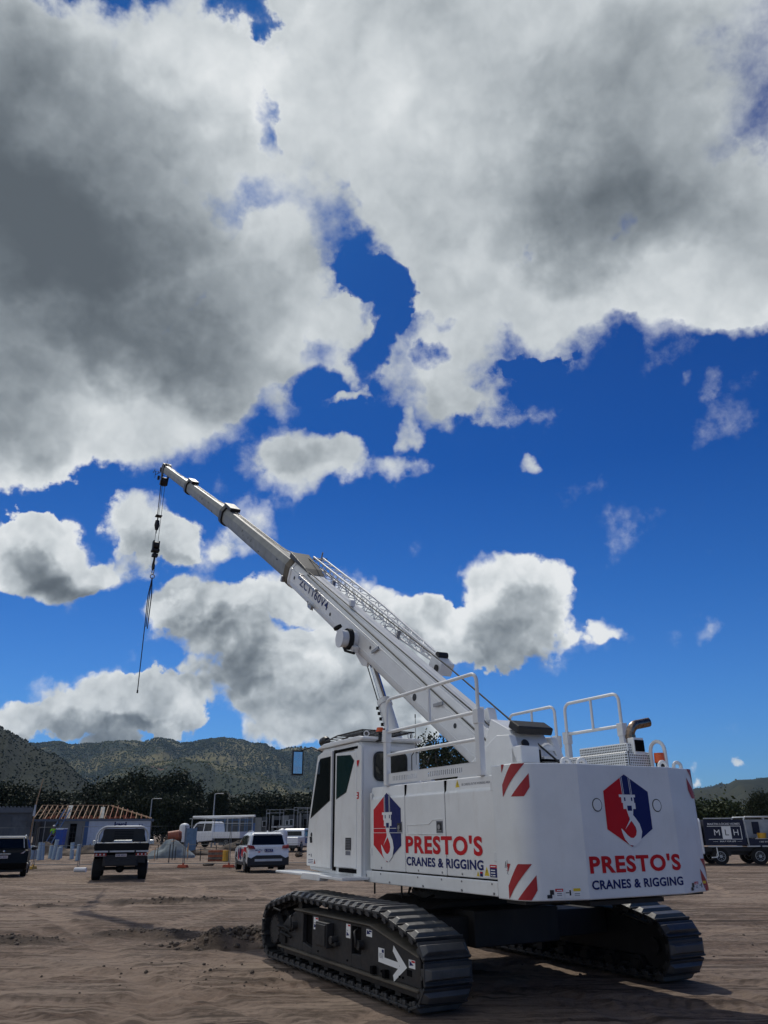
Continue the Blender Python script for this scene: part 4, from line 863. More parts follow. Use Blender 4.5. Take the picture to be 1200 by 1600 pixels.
m = MB(); loft(m, [(.15, .50, .60, HB), (9.45, .50, .60, HB)]); 
for q in (-.088, .175): 
    for sx_ in (-1, 1): m.bar(BP(.6, sx_*.252, HB+q), BP(9.2, sx_*.252, HB+q), .010, .014)
boom = m.build('telescopic_boom', 'boom_white', crane, .006, 2)
DIM = [(.50, .60), (.42, .51), (.36, .44), (.30, .375)]
def spots(mb, i, n, seed):
    rng = random.Random(seed); w, h = DIM[i]
    for k in range(n):
        s = SB[i]+.6+(SB[i+1]-SB[i]-1.2)*rng.random(); q = HB+rng.uniform(-.12, .10); l = rng.choice((.03, .05, .12)); mb.box(0, 0, 0, 0, 0, 0) if False else None
        a = BP(s, -w/2-.002, q); b = BP(s+l, -w/2-.002, q-.01); mb.bar(a, b, .004, rng.choice((.03, .07)))
for i in (1, 2, 3):
    m = MB(); w, h = DIM[i]; loft(m, [(SB[i]-.3 if i else 0, w, h, HB), (SB[i+1], w, h, HB)]) if False else None
    # extension, kept on its own straight line
    v = []; n = len(section(1, 1)); a = R(ANG[i])
    for s in (SB[i]-.2, SB[i+1]):
        for x, q in section(w, h):
            t = s-SB[i]; v.append((BX+x, AX[i][0]+t*math.cos(a)-(q+HB)*math.sin(a), AX[i][1]+t*math.sin(a)+(q+HB)*math.cos(a)))
    m.add(v, [(k, n+k, n+(k+1) % n, (k+1) % n) for k in range(n)] + [tuple(range(n)), tuple(range(n, 2*n))[::-1]])
    e = m.build('boom_extension', 'boom_grey', boom, .004, 1)
    m = MB(); spots(m, i, 7 if i == 1 else 4, 10+i); m.build('wear_pad_mark', 'black_plastic', boom, split=True)
    wo, ho = DIM[i-1]
    m = MB(); k_ = .11 if i > 1 else .06; loft(m, [(SB[i]-.30, wo+k_, ho+k_, HB), (SB[i]+.02, wo+k_, ho+k_, HB)]); 
    if i > 1: m.bar(BP(SB[i]-.85, 0, HB+ho*.5+.07), BP(SB[i]+.02, 0, HB+ho*.5+.09), wo*.75, .11); m.bar(BP(SB[i]+.1, 0, HB-ho*.5-.05), BP(SB[i]+.22, 0, HB-ho*.5-.05), .10, .07)
    m.build('section_collar', 'black_plastic' if i > 1 else 'dusty_steel', boom, .01)
m = MB(); loft(m, [(9.05, .53, .63, HB), (9.40, .54, .64, HB)]); m.build('boom_front_frame', 'boom_white', boom, .01)
m = MB(); m.add([BP(8.1, -.20, HB+.31), BP(8.1, .20, HB+.31), BP(9.42, .22, HB+.34), BP(9.42, -.24, HB+.34), BP(8.4, -.2, HB+.37), BP(8.4, .2, HB+.37), BP(9.42, .22, HB+.47), BP(9.42, -.24, HB+.47)], [(0, 3, 2, 1), (4, 5, 6, 7), (0, 1, 5, 4), (1, 2, 6, 5), (2, 3, 7, 6), (3, 0, 4, 7)]); m.build('rope_guide_cover', 'black_plastic', boom, .01)
# rear foot of the boom between its cheek plates
m = MB()
for x0, x1 in ((-.40, -.30), (.24, .34)): m.prism([(-2.1, 1.5), (-2.05, 2.0), (-1.75, 2.70), (-1.50, 2.72), (-.6, 2.3), (-.1, 1.5)], 'x', x0+BX*0, x1)
m.box(-.40, .34, -2.10, -1.98, 1.5, 2.0); m.build('boom_foot_bracket', 'boom_white', crane, .012)
m = MB(); m.add([(x, y, z) for x in (-.29, .23) for y, z in ((-1.86, 2.44), (-1.62, 2.78), (-1.25, 2.95), (-1.0, 2.5))], [(0, 1, 2, 3), (7, 6, 5, 4), (0, 4, 5, 1), (1, 5, 6, 2), (2, 6, 7, 3), (3, 7, 4, 0)]); m.build('boom_end_plate', 'boom_white', boom, .015)
m = MB(); m.obox((-.03, -1.72, 2.80), .54, .20, .10, rx=R(30)); m.cyl((-.19, -1.78, 2.60), (-.19, -1.80, 2.61), .05, n=16); m.build('rope_roller', 'black_steel', boom, .02)
m = MB(); m.box(-.40, -.12, -1.96, -1.78, 2.36, 2.56); m.box(-.02, .2, -1.92, -1.80, 2.38, 2.46); m.build('rope_end_block', 'boom_white', boom, .015)
m = MB(); m.box(-.12, -.10, -1.96, -1.86, 2.38, 2.52); m.box(-.10, .2, -1.925, -1.92, 2.39, 2.42); m.box(-.38, .2, -1.97, -1.965, 2.27, 2.36); m.build('block_shadow_gap', 'void_black', boom)
m = MB(); FBm = Frame(BP(0, -.2515, HB), Vector(BP(1, 0, 0))-Vector(BP(0, 0, 0)), Vector(BP(0, 0, 1))-Vector(BP(0, 0, 0)))
FBm.n = Vector((-1, 0, 0)); 
def ftext(txt, s0, s1, h0, h1, mi=0):
    v, f = text_geo(txt, .012, 1.1); ax = min(p[0] for p in v); bx_ = max(p[0] for p in v); ay = min(p[1] for p in v); by = max(p[1] for p in v)
    # reads from the tip towards the foot as seen from the left side
    m.add([FBm.p(s1-(p[0]-ax)*(s1-s0)/(bx_-ax), h0+(p[1]-ay)*(h1-h0)/(by-ay), .004) for p in v], f, mi)
ftext('ZCT160V4', 6.55, 8.35, -.015, .155)
m.build('navy_lettering', ['navy_decal'], boom)
m = MB()
for s, q, r_ in ((6.35, -.02, .035), (8.75, .03, .04), (9.15, .06, .05), (2.55, -.06, .055), (1.35, .06, .035), (4.35, .05, .03)):
    m.cyl(FBm.p(s, q, .001), FBm.p(s, q, .006), r_, n=16)
m.build('access_hole', ['black_plastic'], boom, split=True)
m = MB(); m.bar(FBm.p(7.25, -.20, .03), FBm.p(7.45, -.20, .03), .06, .07); m.tube([FBm.p(7.2, -.24, .03), FBm.p(7.2, -.12, .07), FBm.p(7.5, -.12, .07), FBm.p(7.5, -.24, .03)], .008, 6)
m.bar(FBm.p(8.15, .20, .05), FBm.p(8.30, .20, .05), .08, .12); m.bar(FBm.p(7.1, .22, .09), FBm.p(8.15, .22, .09), .07, .06)
for s in (9.35,): m.bar(FBm.p(s, -.18, .03), FBm.p(s+.08, -.18, .03), .08, .14)
m.bar(FBm.p(1.75, .21, .02), FBm.p(1.95, .08, .03), .02, .05); m.bar(FBm.p(4.0, .18, .03), FBm.p(4.2, .02, .03), .02, .05)
m.build('boom_bracket', 'steel', boom, .004)
# lubrication / winch drum on the boom's flank
m = MB(); s0 = 5.00
m.cyl(FBm.p(s0, -.05, .0), FBm.p(s0, -.05, .30), .15, n=28); m.bar(FBm.p(s0-.25, -.15, .06), FBm.p(s0+.20, -.15, .06), .12, .1)
m.cyl(FBm.p(s0, -.05, .30), FBm.p(s0, -.05, .315), .165, n=28); cr_ = m.build('cable_reel', 'boom_white', boom, .008)
m = MB(); m.cyl(FBm.p(s0, -.05, .10), FBm.p(s0, -.05, .18), .19, n=28); m.cyl(FBm.p(s0+.34, .02, .22), FBm.p(s0+.37, .05, .24), .08, n=16); m.tube([FBm.p(s0+.34, .02, .22), FBm.p(s0+.30, -.06, .2)], .02, 6)
m.tube([FBm.p(s0-.30, -.20, .10), FBm.p(s0, -.27, .14), FBm.p(s0+.28, -.22, .12), FBm.p(s0+.18, -.14, .1)], .022, 8); m.build('reel_hose', 'black_rubber', cr_)
# cylinder lug under the boom
m = MB()
for x in (-.17, .11): m.add([(x+dx, y, z) for dx in (0, .05) for y, z in ((BP(4.55, 0, -.22)[1], BP(4.55, 0, -.22)[2]), (BP(5.6, 0, -.22)[1], BP(5.6, 0, -.22)[2]), (2.70, 4.36), (2.50, 4.30))], [(0, 1, 2, 3), (7, 6, 5, 4), (0, 4, 5, 1), (1, 5, 6, 2), (2, 6, 7, 3), (3, 7, 4, 0)])
m.build('cylinder_lug', 'boom_white', boom, .01)
ct = Vector((BX, 2.58, 4.44)); cb = Vector((BX, 1.28, 2.25)); cdv = (cb-ct).normalized(); cl_ = (cb-ct).length
m = MB(); m.cyl(ct+cdv*.93, cb, .105, n=28); m.cyl(ct+cdv*.90, ct+cdv*1.0, .125, n=28); m.tube([ct+cdv*1.0+Vector((-.1, .06, 0)), ct+cdv*1.9+Vector((-.1, .06, 0))], .014, 6); m.cyl(cb+Vector((-.16, 0, 0)), cb+Vector((.16, 0, 0)), .11, n=20)
lc = m.build('luffing_cylinder', 'boom_white', crane)
m = MB(); m.cyl(ct, ct+cdv*.95, .062, n=24); m.cyl(ct+Vector((-.13, 0, 0)), ct+Vector((.13, 0, 0)), .075, n=20); m.build('piston_rod', 'chrome', lc)
m = MB()
for k in range(8): p = ct+cdv*(1.05+.11*k)+Vector((-.12, .075, 0)); m.obox(p, .05, .035, .05)
m.tube([ct+Vector((-.07, .09, 0)), ct+cdv*.95+Vector((-.07, .09, 0))], .010, 6); m.build('cylinder_valve', 'black_rubber', lc, split=True)
m = MB()
for x0, x1 in ((-.30, -.22), (.16, .24)): m.prism([(.7, 1.5), (1.0, 2.35), (1.5, 2.35), (1.6, 1.5)], 'x', x0, x1)
m.build('cylinder_foot_bracket', 'boom_white', crane, .01)
# lattice fly jib stowed along the right flank, high on the boom
def JP(s, x, h): return BP(s, x, HB+h)
m = MB(); sA, sB = 3.25, 9.3
ch = {'a': (.30, .16), 'b': (.30, .46), 'c': (.54, .20), 'd': (.54, .46)}
def taper(s): t = (s-sA)/(sB-sA); return .35+.65*min(1, max(0, t)*2.2)
def cp(k, s):
    x, h = ch[k]; t = taper(s); cx_, ch_ = .46, .34
    return JP(s, cx_+(x-cx_)*t, ch_+(h-ch_)*t)
for k in 'abcd': m.tube([cp(k, sA+(sB-sA)*i/10) for i in range(11)], .022, 8)
nb = 13
for i in range(nb):
    s0_, s1_ = sA+(sB-sA)*i/nb, sA+(sB-sA)*(i+1)/nb
    for p, q in (('a', 'b'), ('b', 'd'), ('d', 'c'), ('c', 'a')):
        m.tube([cp(p, s0_), cp(q, (s0_+s1_)/2), cp(p, s1_)], .009, 6); 
    m.tube([cp('a', s1_), cp('b', s1_)], .009, 6)
jib = m.build('lattice_fly_jib', 'rail_white', crane)
m = MB(); m.bar(JP(2.95, .44, .27), JP(3.30, .44, .31), .26, .22); m.build('jib_foot', 'boom_white', jib, .02)
m = MB(); m.cyl(JP(3.03, .30, .26), JP(3.03, .29, .26), .06, n=16); m.cyl(JP(3.2, .36, .42), JP(3.2, .54, .42), .06, n=16); m.build('jib_sheave', 'black_steel', jib)
m = MB(); m.bar(JP(9.25, .30, .42), JP(9.25, .62, .46), .04, .04); m.tube([JP(9.2, .46, .4), JP(9.22, .46, .62)], .018, 6); m.bar(JP(4.4, .24, .1), JP(4.5, .3, .36), .06, .05); m.bar(JP(7.6, .24, .1), JP(7.8, .3, .3), .06, .05); m.build('jib_bracket', 'steel', jib)
m = MB()
for s in (1.15, 5.9): m.bar(BP(s, -.05, HB+.31), BP(s+.05, -.05, HB+.42), .10, .08)
m.bar(BP(.95, .02, HB+.33), BP(1.08, .02, HB+.45), .13, .10); m.build('floodlight', 'white_decal', boom, .01, split=True)
# hoist ropes over the boom
m = MB(); r_ = .009
m.tube([(.05, -2.2, 2.30), BP(2.4, .10, HB+.52), BP(9.4, .12, HB+.44)], r_*1.3, 6)
m.tube([(-.12, -2.3, 2.10), BP(.2, -.10, HB+.33), BP(9.3, -.16, HB+.33)], r_*1.3, 6); m.tube([BP(.3, -.23, HB+.2), BP(5.5, -.20, HB+.25), BP(8.2, -.18, HB+.27)], .012, 6)
for x in (-.03, .04):
    pts = [BP(9.4, x, HB+.44)]
    for i, (a, b) in enumerate(((1, 2), (2, 3), (3, 4))):
        h0 = HB+DIM[a][1]*.5; h1 = HB+DIM[b if b < 4 else 3][1]*.5+.09
        for k in range(1, 9):
            t = k/8; s = SB[a]+(SB[b]-SB[a])*t; hh = (h0+.10)*(1-t)+(h1+.02)*t - .16*4*t*(1-t)*.6; pts.append(BP(s, x, max(hh, HB+DIM[a][1]*.5+.015)))
    m.tube(pts, r_, 5)
m.build('hoist_rope', 'wire_rope', crane)
# boom head
m = MB(); a = R(30); tip = Vector(BP(29.3, 0, HB))
for x in (-.17, .11):
    m.add([(BX+x+dx, tip.y+p, tip.z+q) for dx in (0, .05) for p, q in ((-.35, .12), (.05, .36), (.30, .30), (.22, -.35), (.42, -.62), (.18, -.72), (-.02, -.40))], [(0, 1, 2, 3, 4, 5, 6), (13, 12, 11, 10, 9, 8, 7)] + [(k, 7+k, 7+(k+1) % 7, (k+1) % 7) for k in range(7)])
m.cyl((BX-.10, tip.y+.10, tip.z+.22), (BX+.10, tip.y+.10, tip.z+.22), .15, n=20)
hd = m.build('boom_head', 'black_steel', boom)
m = MB(); m.cyl((BX-.10, tip.y+.22, tip.z-.52), (BX+.10, tip.y+.22, tip.z-.52), .21, n=24); m.cyl((BX-.13, tip.y+.22, tip.z-.52), (BX+.13, tip.y+.22, tip.z-.52), .05, n=12); m.build('head_sheave', 'black_steel', hd)
m = MB(); m.bar((BX, tip.y, tip.z+.3), (BX-.1, tip.y+.75, tip.z+.32), .02); m.bar((BX, tip.y+.1, tip.z+.05), (BX-.3, tip.y+1.0, tip.z+.12), .02)
m.tube([(BX-.3, tip.y+1.0, tip.z-.05), (BX-.3, tip.y+1.0, tip.z+.30)], .012, 6)
for k in range(3): a_ = k*2.1; m.tube([(BX-.3, tip.y+1.0, tip.z+.30), (BX-.3+.14*math.cos(a_), tip.y+1.0+.14*math.sin(a_), tip.z+.30)], .008, 5); m.ball((BX-.3+.14*math.cos(a_), tip.y+1.0+.14*math.sin(a_), tip.z+.30), .03)
m.bar((BX, tip.y+.1, tip.z-.2), (BX-.2, tip.y+.6, tip.z-.2), .02); m.box(BX-.25, BX-.15, tip.y+.55, tip.y+.65, tip.z-.28, tip.z-.1); m.box(BX-.15, BX-.07, tip.y+.7, tip.y+.78, tip.z+.22, tip.z+.42); m.tube([(BX, tip.y, tip.z+.3), (BX, tip.y+.02, tip.z+.52)], .01, 5)
m.build('wind_gauge', 'black_steel', hd)
hx, hy = BX-.02, tip.y+.30; hz = tip.z-.62
m = MB()
for dx, dy, zb_ in ((-.09, 0, 13.75), (.09, 0, 13.75), (-.09, .10, 15.05), (.0, .16, 15.05)): m.tube([(hx+dx, hy+dy-.04, hz+.1), (hx+dx*.8, hy+dy, zb_)], .011, 5)
m.build('fall_rope', 'wire_rope', crane)
m = MB(); m.box(hx-.16, hx+.12, hy-.10, hy+.18, 15.04, 15.08); m.tube([(hx-.03, hy+.08, 15.05), (hx-.03, hy+.08, 14.8)], .02, 6); m.cyl((hx-.04, hy+.08, 14.85), (hx-.04, hy+.08, 14.62), .09, .12, n=14); m.cyl((hx-.04, hy+.08, 14.62), (hx-.04, hy+.08, 14.40), .12, .07, n=14); m.tube([(hx-.04, hy+.08, 14.4), (hx-.04, hy+.08, 14.22)], .02, 6); m.build('overhaul_weight', 'black_steel', crane)
m = MB(); m.box(hx-.15, hx-.10, hy-.13, hy+.13, 13.32, 13.82); m.box(hx+.10, hx+.15, hy-.13, hy+.13, 13.32, 13.82); m.cyl((hx-.10, hy, 13.62), (hx+.10, hy, 13.62), .16, n=20); m.box(hx-.17, hx+.17, hy-.15, hy+.15, 13.3, 13.42)
hb = m.build('hook_block', 'black_steel', crane, .02)
m = MB(); m.cyl((hx, hy, 13.3), (hx, hy, 13.05), .07, .06, n=14); m.box(hx-.12, hx+.12, hy-.12, hy+.12, 13.08, 13.2)
hk = [(hx, hy, 13.08), (hx, hy+.02, 12.9), (hx, hy+.11, 12.76), (hx, hy+.13, 12.62), (hx, hy+.04, 12.50), (hx, hy-.08, 12.50), (hx, hy-.16, 12.60), (hx, hy-.17, 12.70)]
m.tube(hk, [.045, .045, .055, .06, .06, .05, .035, .012], 10); m.build('hook', 'black_steel', hb)
# ---- cab
cab = MB(); x0, x1 = -1.325, -.40
sidep = [(2.11, 1.12), (2.13, 1.42), (2.07, 1.82), (1.79, 2.74), (1.70, 2.80), (.44, 2.80), (.36, 2.72), (.34, 1.05), (.60, 1.05), (2.04, 1.12)]
cab.prism(sidep, 'x', x0+.012, x1-.0); cabo = cab.build('cab', 'white_paint', crane, .03, 3)
m = MB(); m.prism([(2.00, 2.80-.005), (1.70, 2.80), (.40, 2.80), (.30, 2.815), (.30, 2.845), (.42, 2.865), (1.62, 2.865), (1.80, 2.83)], 'x', x0-.02, x1+.02); m.build('cab_roof', 'white_paint', cabo, .012, 2)
# fixed rear panel pillar and the sliding door
m = MB(); m.prism([(.34, 1.05), (.34, 2.72), (.46, 2.78), (.56, 2.78), (.56, 1.05)], 'x', x0-.014, x0+.01); m.build('cab_pillar', 'white_paint', cabo, .006)
FC = Frame((x0-.030, 0, 0), (0, -1, 0), (0, 0, 1))
def slab(poly, xa, xb, name, mt, par, bev=.006):
    m = MB(); m.prism(poly, 'x', xa, xb); return m.build(name, mt, par, bev, 2)
dr = slab([(2.09, 1.18), (2.105, 1.42), (2.045, 1.82), (1.77, 2.70), (1.64, 2.735), (1.245, 2.735), (1.245, 1.165)], x0-.045, x0-.012, 'cab_door', 'white_paint', cabo)
rp = slab([(1.17, 1.19), (1.17, 2.69), (.50, 2.67), (.47, 2.60), (.47, 1.19)], x0-.022, x0-.010, 'rear_side_panel', 'white_paint', cabo)
m = MB(); m.box(x0-.013, x0+.005, 1.17, 1.245, 1.14, 2.74); m.box(x0-.018, x0-.005, .45, 1.16, 2.70, 2.735); m.box(x0-.018, x0-.004, .47, 1.02, 1.13, 1.18); m.build('door_gap', 'void_black', cabo)
def pane(poly, x, fr_, name='window', g='glass_dark', par=None, inset=.018):
    m = MB(); m.prism(poly, 'x', x-.003, x+.002); o = m.build(name, 'black_plastic', par)
    cy_ = sum(p[0] for p in poly)/len(poly); cz_ = sum(p[1] for p in poly)/len(poly)
    q = [(cy_+(a-cy_)*(1-inset*3), cz_+(b-cz_)*(1-inset*1.6)) for a, b in poly]
    m = MB(); m.prism(q, 'x', x-.0055, x-.002); m.build('pane', g, o); return o
wd = pane([(1.66, 2.655), (1.725, 2.60), (1.985, 1.82), (1.285, 2.05), (1.285, 2.66)][::-1], x0-.046, None, par=dr)
w2 = pane([(1.12, 2.655), (.66, 2.63), (.545, 2.545), (.79, 2.14), (1.12, 2.06)], x0-.023, None, g='glass_teal', par=rp)
m = MB(); m.cyl(FC.p(-1.93, 1.60, .016), FC.p(-1.93, 1.60, .022), .028, n=12); m.bar(FC.p(-1.93, 1.57, .02), FC.p(-1.91, 1.49, .02), .045, .02); m.build('door_handle', 'black_plastic', dr)
m = MB(); rect(m, FC, -.80, -.62, 1.405, 1.56, -.004, 0)
for k in range(7): rect(m, FC, -.79, -.63, 1.415+.02*k, 1.421+.02*k, -.002, 1)
rect(m, FC, -.79, -.64, 1.345, 1.395, -.004, 1); m.build('air_vent', ['black_plastic', 'grey_decal'], rp)
m = MB(); flat(m, FC, [(-.50, 2.545), (-.39, 2.54), (-.44, 2.45)], -.010, 0); rect(m, FC, -.50, -.41, 2.045, 2.13, -.012, 0); rect(m, FC, -.475, -.435, 2.06, 2.08, -.010, 1); rect(m, FC, -.475, -.435, 2.095, 2.115, -.010, 1)
m.build('warning_label', ['red_decal', 'white_decal'], cabo)
m = MB(); rect(m, FC, -2.04, -1.73, 1.20, 1.285, .018, 0); 
for k in range(3): rect(m, FC, -2.02, -1.84, 1.215+.022*k, 1.223+.022*k, .020, 1)
tri_sign(m, FC, -1.82, 1.21, .07, .020, 2, 1); rect(m, FC, -1.93, -1.90, 1.30, 1.34, .018, 3); rect(m, FC, -2.02, -1.96, 1.32, 1.335, .018, 3)
m.build('warning_label', ['white_decal', 'navy_decal', 'machine_orange', 'grey_decal'], dr)
m = MB(); FRc = Frame((0, .338, 0), (1, 0, 0), (0, 0, 1))
def rrect(x0, x1, y0, y1, r, n=5):
    P = []
    for cx_, cy_, a in ((x1-r, y1-r, 0), (x0+r, y1-r, 90), (x0+r, y0+r, 180), (x1-r, y0+r, 270)): P += [(cx_+r*math.cos(R(a+90*k/n)), cy_+r*math.sin(R(a+90*k/n))) for k in range(n+1)]
    return P
m.prism(rrect(-1.15, -.62, 2.27, 2.66, .09), 'y', .330, .345); rw = m.build('window', 'black_plastic', cabo); m = MB(); m.prism(rrect(-1.125, -.645, 2.295, 2.635, .07), 'y', .3265, .331); m.build('pane', 'glass_dark', rw)
m = MB(); m.prism(rrect(x0+.07, x1-.07, 1.35, 2.68, .08), 'y', 2.02, 2.03); 
m = MB(); m.add([(x0+.06, 2.142, 1.42), (x1-.06, 2.142, 1.42), (x1-.06, 2.085, 1.82), (x0+.06, 2.085, 1.82), (x1-.08, 1.822, 2.68), (x0+.08, 1.822, 2.68)], [(1, 0, 3, 2), (2, 3, 5, 4)]); m.build('windscreen', 'glass_dark', cabo)
m = MB(); m.box(x0-.05, x0-.02, .9, 1.3, 1.05, 1.06); 
m = MB(); m.prism([(.24, 1.06), (.24, 1.10), (2.62, 1.105), (2.62, 1.075), (1.6, 1.07)], 'x', x0-.33, x0+.05); m.prism([(.95, 1.03), (.95, 1.112), (1.55, 1.114), (1.62, 1.03)], 'x', x0-.335, x0-.2, 0); pf = m.build('cab_step', 'white_paint', crane, .008)
m = MB(); m.prism([(.22, 1.04), (.22, 1.18), (.44, 1.18), (.44, 1.04)], 'x', -1.32, -1.26)
# roof guard, lights, beacon, mirror, aerial
m = MB(); za, zb = 2.90, 2.955
for x in (x0+.06, x0+.25, x0+.45, x0+.65, x1-.04): m.tube([(x, .45, zb), (x, 1.3, zb), (x, 1.85, za)], .011, 6)
for y in [.45+.14*k for k in range(11)]:
    z = zb if y < 1.3 else zb-(y-1.3)*.1
    m.bar((x0+.05, y, z), (x1-.03, y, z), .035, .012)
for x in (x0+.08, x1-.06):
    for y in (.5, 1.75): m.tube([(x, y, 2.86), (x, y, 2.93)], .012, 6)
m.build('roof_guard', 'black_steel', cabo)
m = MB(); m.cyl((x0+.10, 1.80, 2.93), (x0+.10, 1.90, 2.92), .075, n=18); m.cyl((x0+.10, 1.74, 2.93), (x0+.10, 1.80, 2.93), .05, .075, n=18, mi=0); m.cyl((x0+.1, 1.83, 2.84), (x0+.1, 1.83, 2.9), .03, n=8); m.build('work_light', 'black_plastic', cabo)
m = MB(); m.box(x0+.18, x0+.42, 1.45, 1.60, 2.865, 2.925); m.box(x0+.18, x0+.50, 1.2, 1.3, 2.865, 2.91); m.build('roof_lamp', 'white_decal', cabo, .01, split=True)
m = MB(); m.cyl((-1.07, .30, 2.80), (-1.07, .30, 2.90), .025, n=10, mi=1); m.cyl((-1.07, .30, 2.90), (-1.07, .30, 2.915), .07, n=20, mi=1); m.cyl((-1.07, .30, 2.915), (-1.07, .30, 2.975), .060, .045, n=20); m.bar((-1.07, .30, 2.80), (-1.07, .40, 2.80), .04, .02, mi=1); m.build('rotating_beacon', ['orange_lens', 'black_plastic'], cabo)
m = MB(); m.ring((-1.22, .42, 2.90), (.3, 1, 0), .035, .008, 14, 6); m.ring((-.50, .45, 2.90), (.3, 1, 0), .035, .008, 14, 6); m.build('lifting_ring', 'rail_white', cabo, split=True)
m = MB(); m.tube([(-.46, .36, 2.5), (-.46, .36, 3.15)], .004, 5); m.tube([(-.46, .36, 3.15), (-.46, .36, 3.20)], .009, 6); m.tube([(-.55, .335, 2.3), (-.55, .33, 2.62), (-.50, .33, 2.68), (-.44, .33, 2.66)], .007, 5); m.build('aerial', 'black_plastic', cabo)
m = MB(); m.tube([(x0+.0, 1.72, 2.76), (x0-.05, 2.0, 2.85), (x0-.20, 2.18, 2.80), (x0-.20, 2.18, 2.5)], .012, 8); m.obox((x0-.20, 2.20, 2.63), .175, .06, .37, rz=R(-14)); mr = m.build('mirror', 'black_plastic', cabo, .02, 3)
m = MB(); m.obox((x0-.208, 2.167, 2.63), .135, .006, .32, rz=R(-14)); m.build('mirror_glass', 'chrome', mr)
m = MB(); m.obox((x0+.12, 2.0, 2.3), .02, .02, .9, rx=R(15)); 
# seat and console behind the glass are not seen through the dark tint
# ---- sling hanging from the hook: a thing of its own
sl = empty('lifting_sling', Matrix.Translation(CR) @ Matrix.Rotation(TH, 4, 'Z') @ Vector((hx, hy, 7.1))); sl.rotation_euler = (0, 0, TH)
tag(sl, 'long dark chain sling hanging from the hook of the crane', 'sling')
m = MB(); m.ring((0, 0, 5.28), (1, .2, 0), .12, .022, 18, 8); m.ring((0, 0, 5.05), (.2, 1, 0), .09, .022, 18, 8); m.build('master_ring', 'steel', sl)
for dx, dy, zb_ in ((-.03, -.05, 2.75), (.05, .05, 2.70), (-.05, .08, .02), (.04, -.03, 2.9)):
    m = MB(); m.tube([(0, 0, 5.0), (dx*1.4, dy*1.4, 4.2), (dx*1.2, dy*1.2, 2.8), (dx, dy, zb_)] if zb_ < 2 else [(0, 0, 5.0), (dx*1.4, dy*1.4, 4.2), (dx, dy, zb_)], .020, 6); 
    m.build('sling_leg', 'navy_cloth' if zb_ > 2 else 'wire_rope', sl)
m = MB(); m.cyl((-.05, .08, -.06), (-.05, .08, .06), .035, n=10); m.build('leg_end', 'black_steel', sl)

m = MB()
for ya in (-.06, .60, -.98, -1.50, -1.9, -2.45):
    m.cyl(FL.p(-ya, 1.215, .001), FL.p(-ya, 1.215, .007), .011, n=8); m.cyl(FL.p(-ya, 1.145, .010), FL.p(-ya, 1.145, .020), .010, n=8)
for y in (.38, -.3, -1.1, -1.9, -2.48): m.cyl((-1.262, y, 1.06), (-1.27, y, 1.06), .012, n=8)
m.build('cover_bolt', 'steel', crane)
m = MB()
for z in (1.35, 2.02): m.box(-1.252, -1.244, -2.553, -2.50, z, z+.09); m.box(-1.252, -1.244, .20, .25, z, z+.09)
m.build('door_hinge', 'rail_white', crane, .003, split=True)
# ------------------------------------------------------------------ vehicles
def xat(px, Y): return Y*((px-600)/1287.-.0033)
def zat(px, py, Y): return 1.65+Y*(1297.3-.0085*(px-600)-py)/1394.
def arch(yc, zc, r, n=10): return [(yc+r*math.cos(PI*k/n), zc+r*math.sin(PI*k/n)) for k in range(n+1)]
def shell(mb, pts, xf, mi=0):
    """closed side outline (y, z) given a half width that depends on height"""
    n = len(pts); v = [(-xf(z, y), y, z) for y, z in pts] + [(xf(z, y), y, z) for y, z in pts]
    ar = sum(pts[i][0]*pts[(i+1) % n][1]-pts[(i+1) % n][0]*pts[i][1] for i in range(n))
    f = [tuple(range(n)), tuple(range(n, 2*n))[::-1]] + [(i, i+n, (i+1) % n+n, (i+1) % n) for i in range(n)]
    if ar > 0: f = [q[::-1] for q in f]
    mb.add(v, f, mi)
def sidepoly(mb, pts, xf, side, off=.006, mi=0):
    v = [(side*(xf(z, y)+off), y, z) for y, z in pts]; n = len(pts)
    mb.add(v, [tuple(range(n))], mi)
def wheel(par, x, y, r, w=.22, rim='alloy', side=-1):
    t = MB(); t.cyl((x-w/2, y, r), (x+w/2, y, r), r, n=28); t.cyl((x-w/2-.012, y, r), (x+w/2+.012, y, r), r*.90, n=28)
    o = t.build('wheel', 'black_rubber', par, .012, 2)
    m = MB(); xo = x+side*(w/2+.014); m.cyl((xo-side*.03, y, r), (xo, y, r), r*.64, n=24, mi=1); 
    for k in range(6): a = k*PI/3; m.bar((xo+side*.004, y, r), (xo+side*.004, y+r*.58*math.cos(a), r+r*.58*math.sin(a)), .05, .012)
    m.ring((xo, y, r), (1, 0, 0), r*.60, .012, 24, 6); m.cyl((xo, y, r), (xo+side*.015, y, r), r*.16, n=12)
    m.build('rim', [rim, 'black_plastic'], o)
# --- white SUV with the red and blue side graphics
Yc = 37.6
suv = empty('suv', (xat(421, Yc), Yc, gz(xat(421, Yc), Yc)+.01), R(18)); tag(suv, 'white SUV with red and blue side graphics parked facing away on the dirt', 'SUV')
W = .925
def xf(z, y=0): return W if z < .95 else W-(z-.95)*.26-max(0, z-1.5)*.5
m = MB(); r = .36
low = [(0.05, .42), (-.02, .60), (.0, .80), (.10, 1.02), (.16, 1.08), (3.55, 1.08), (4.45, .94), (4.60, .72), (4.60, .32)] + arch(3.72, .36, .42) + [(1.42, .30)] + arch(.98, .36, .42) + [(.12, .36)]
shell(m, low, lambda z, y: W-.04*max(0, (y-3.9))-.02*(z < .4)); suvb = m.build('body', 'car_white', suv, .035, 3)
cabp = [(.13, 1.05), (.42, 1.56), (.62, 1.66), (1.4, 1.69), (2.3, 1.67), (2.85, 1.55), (3.70, 1.08)]
m = MB(); shell(m, cabp, xf); m.build('roof', 'car_white', suv, .03, 2)
m = MB()
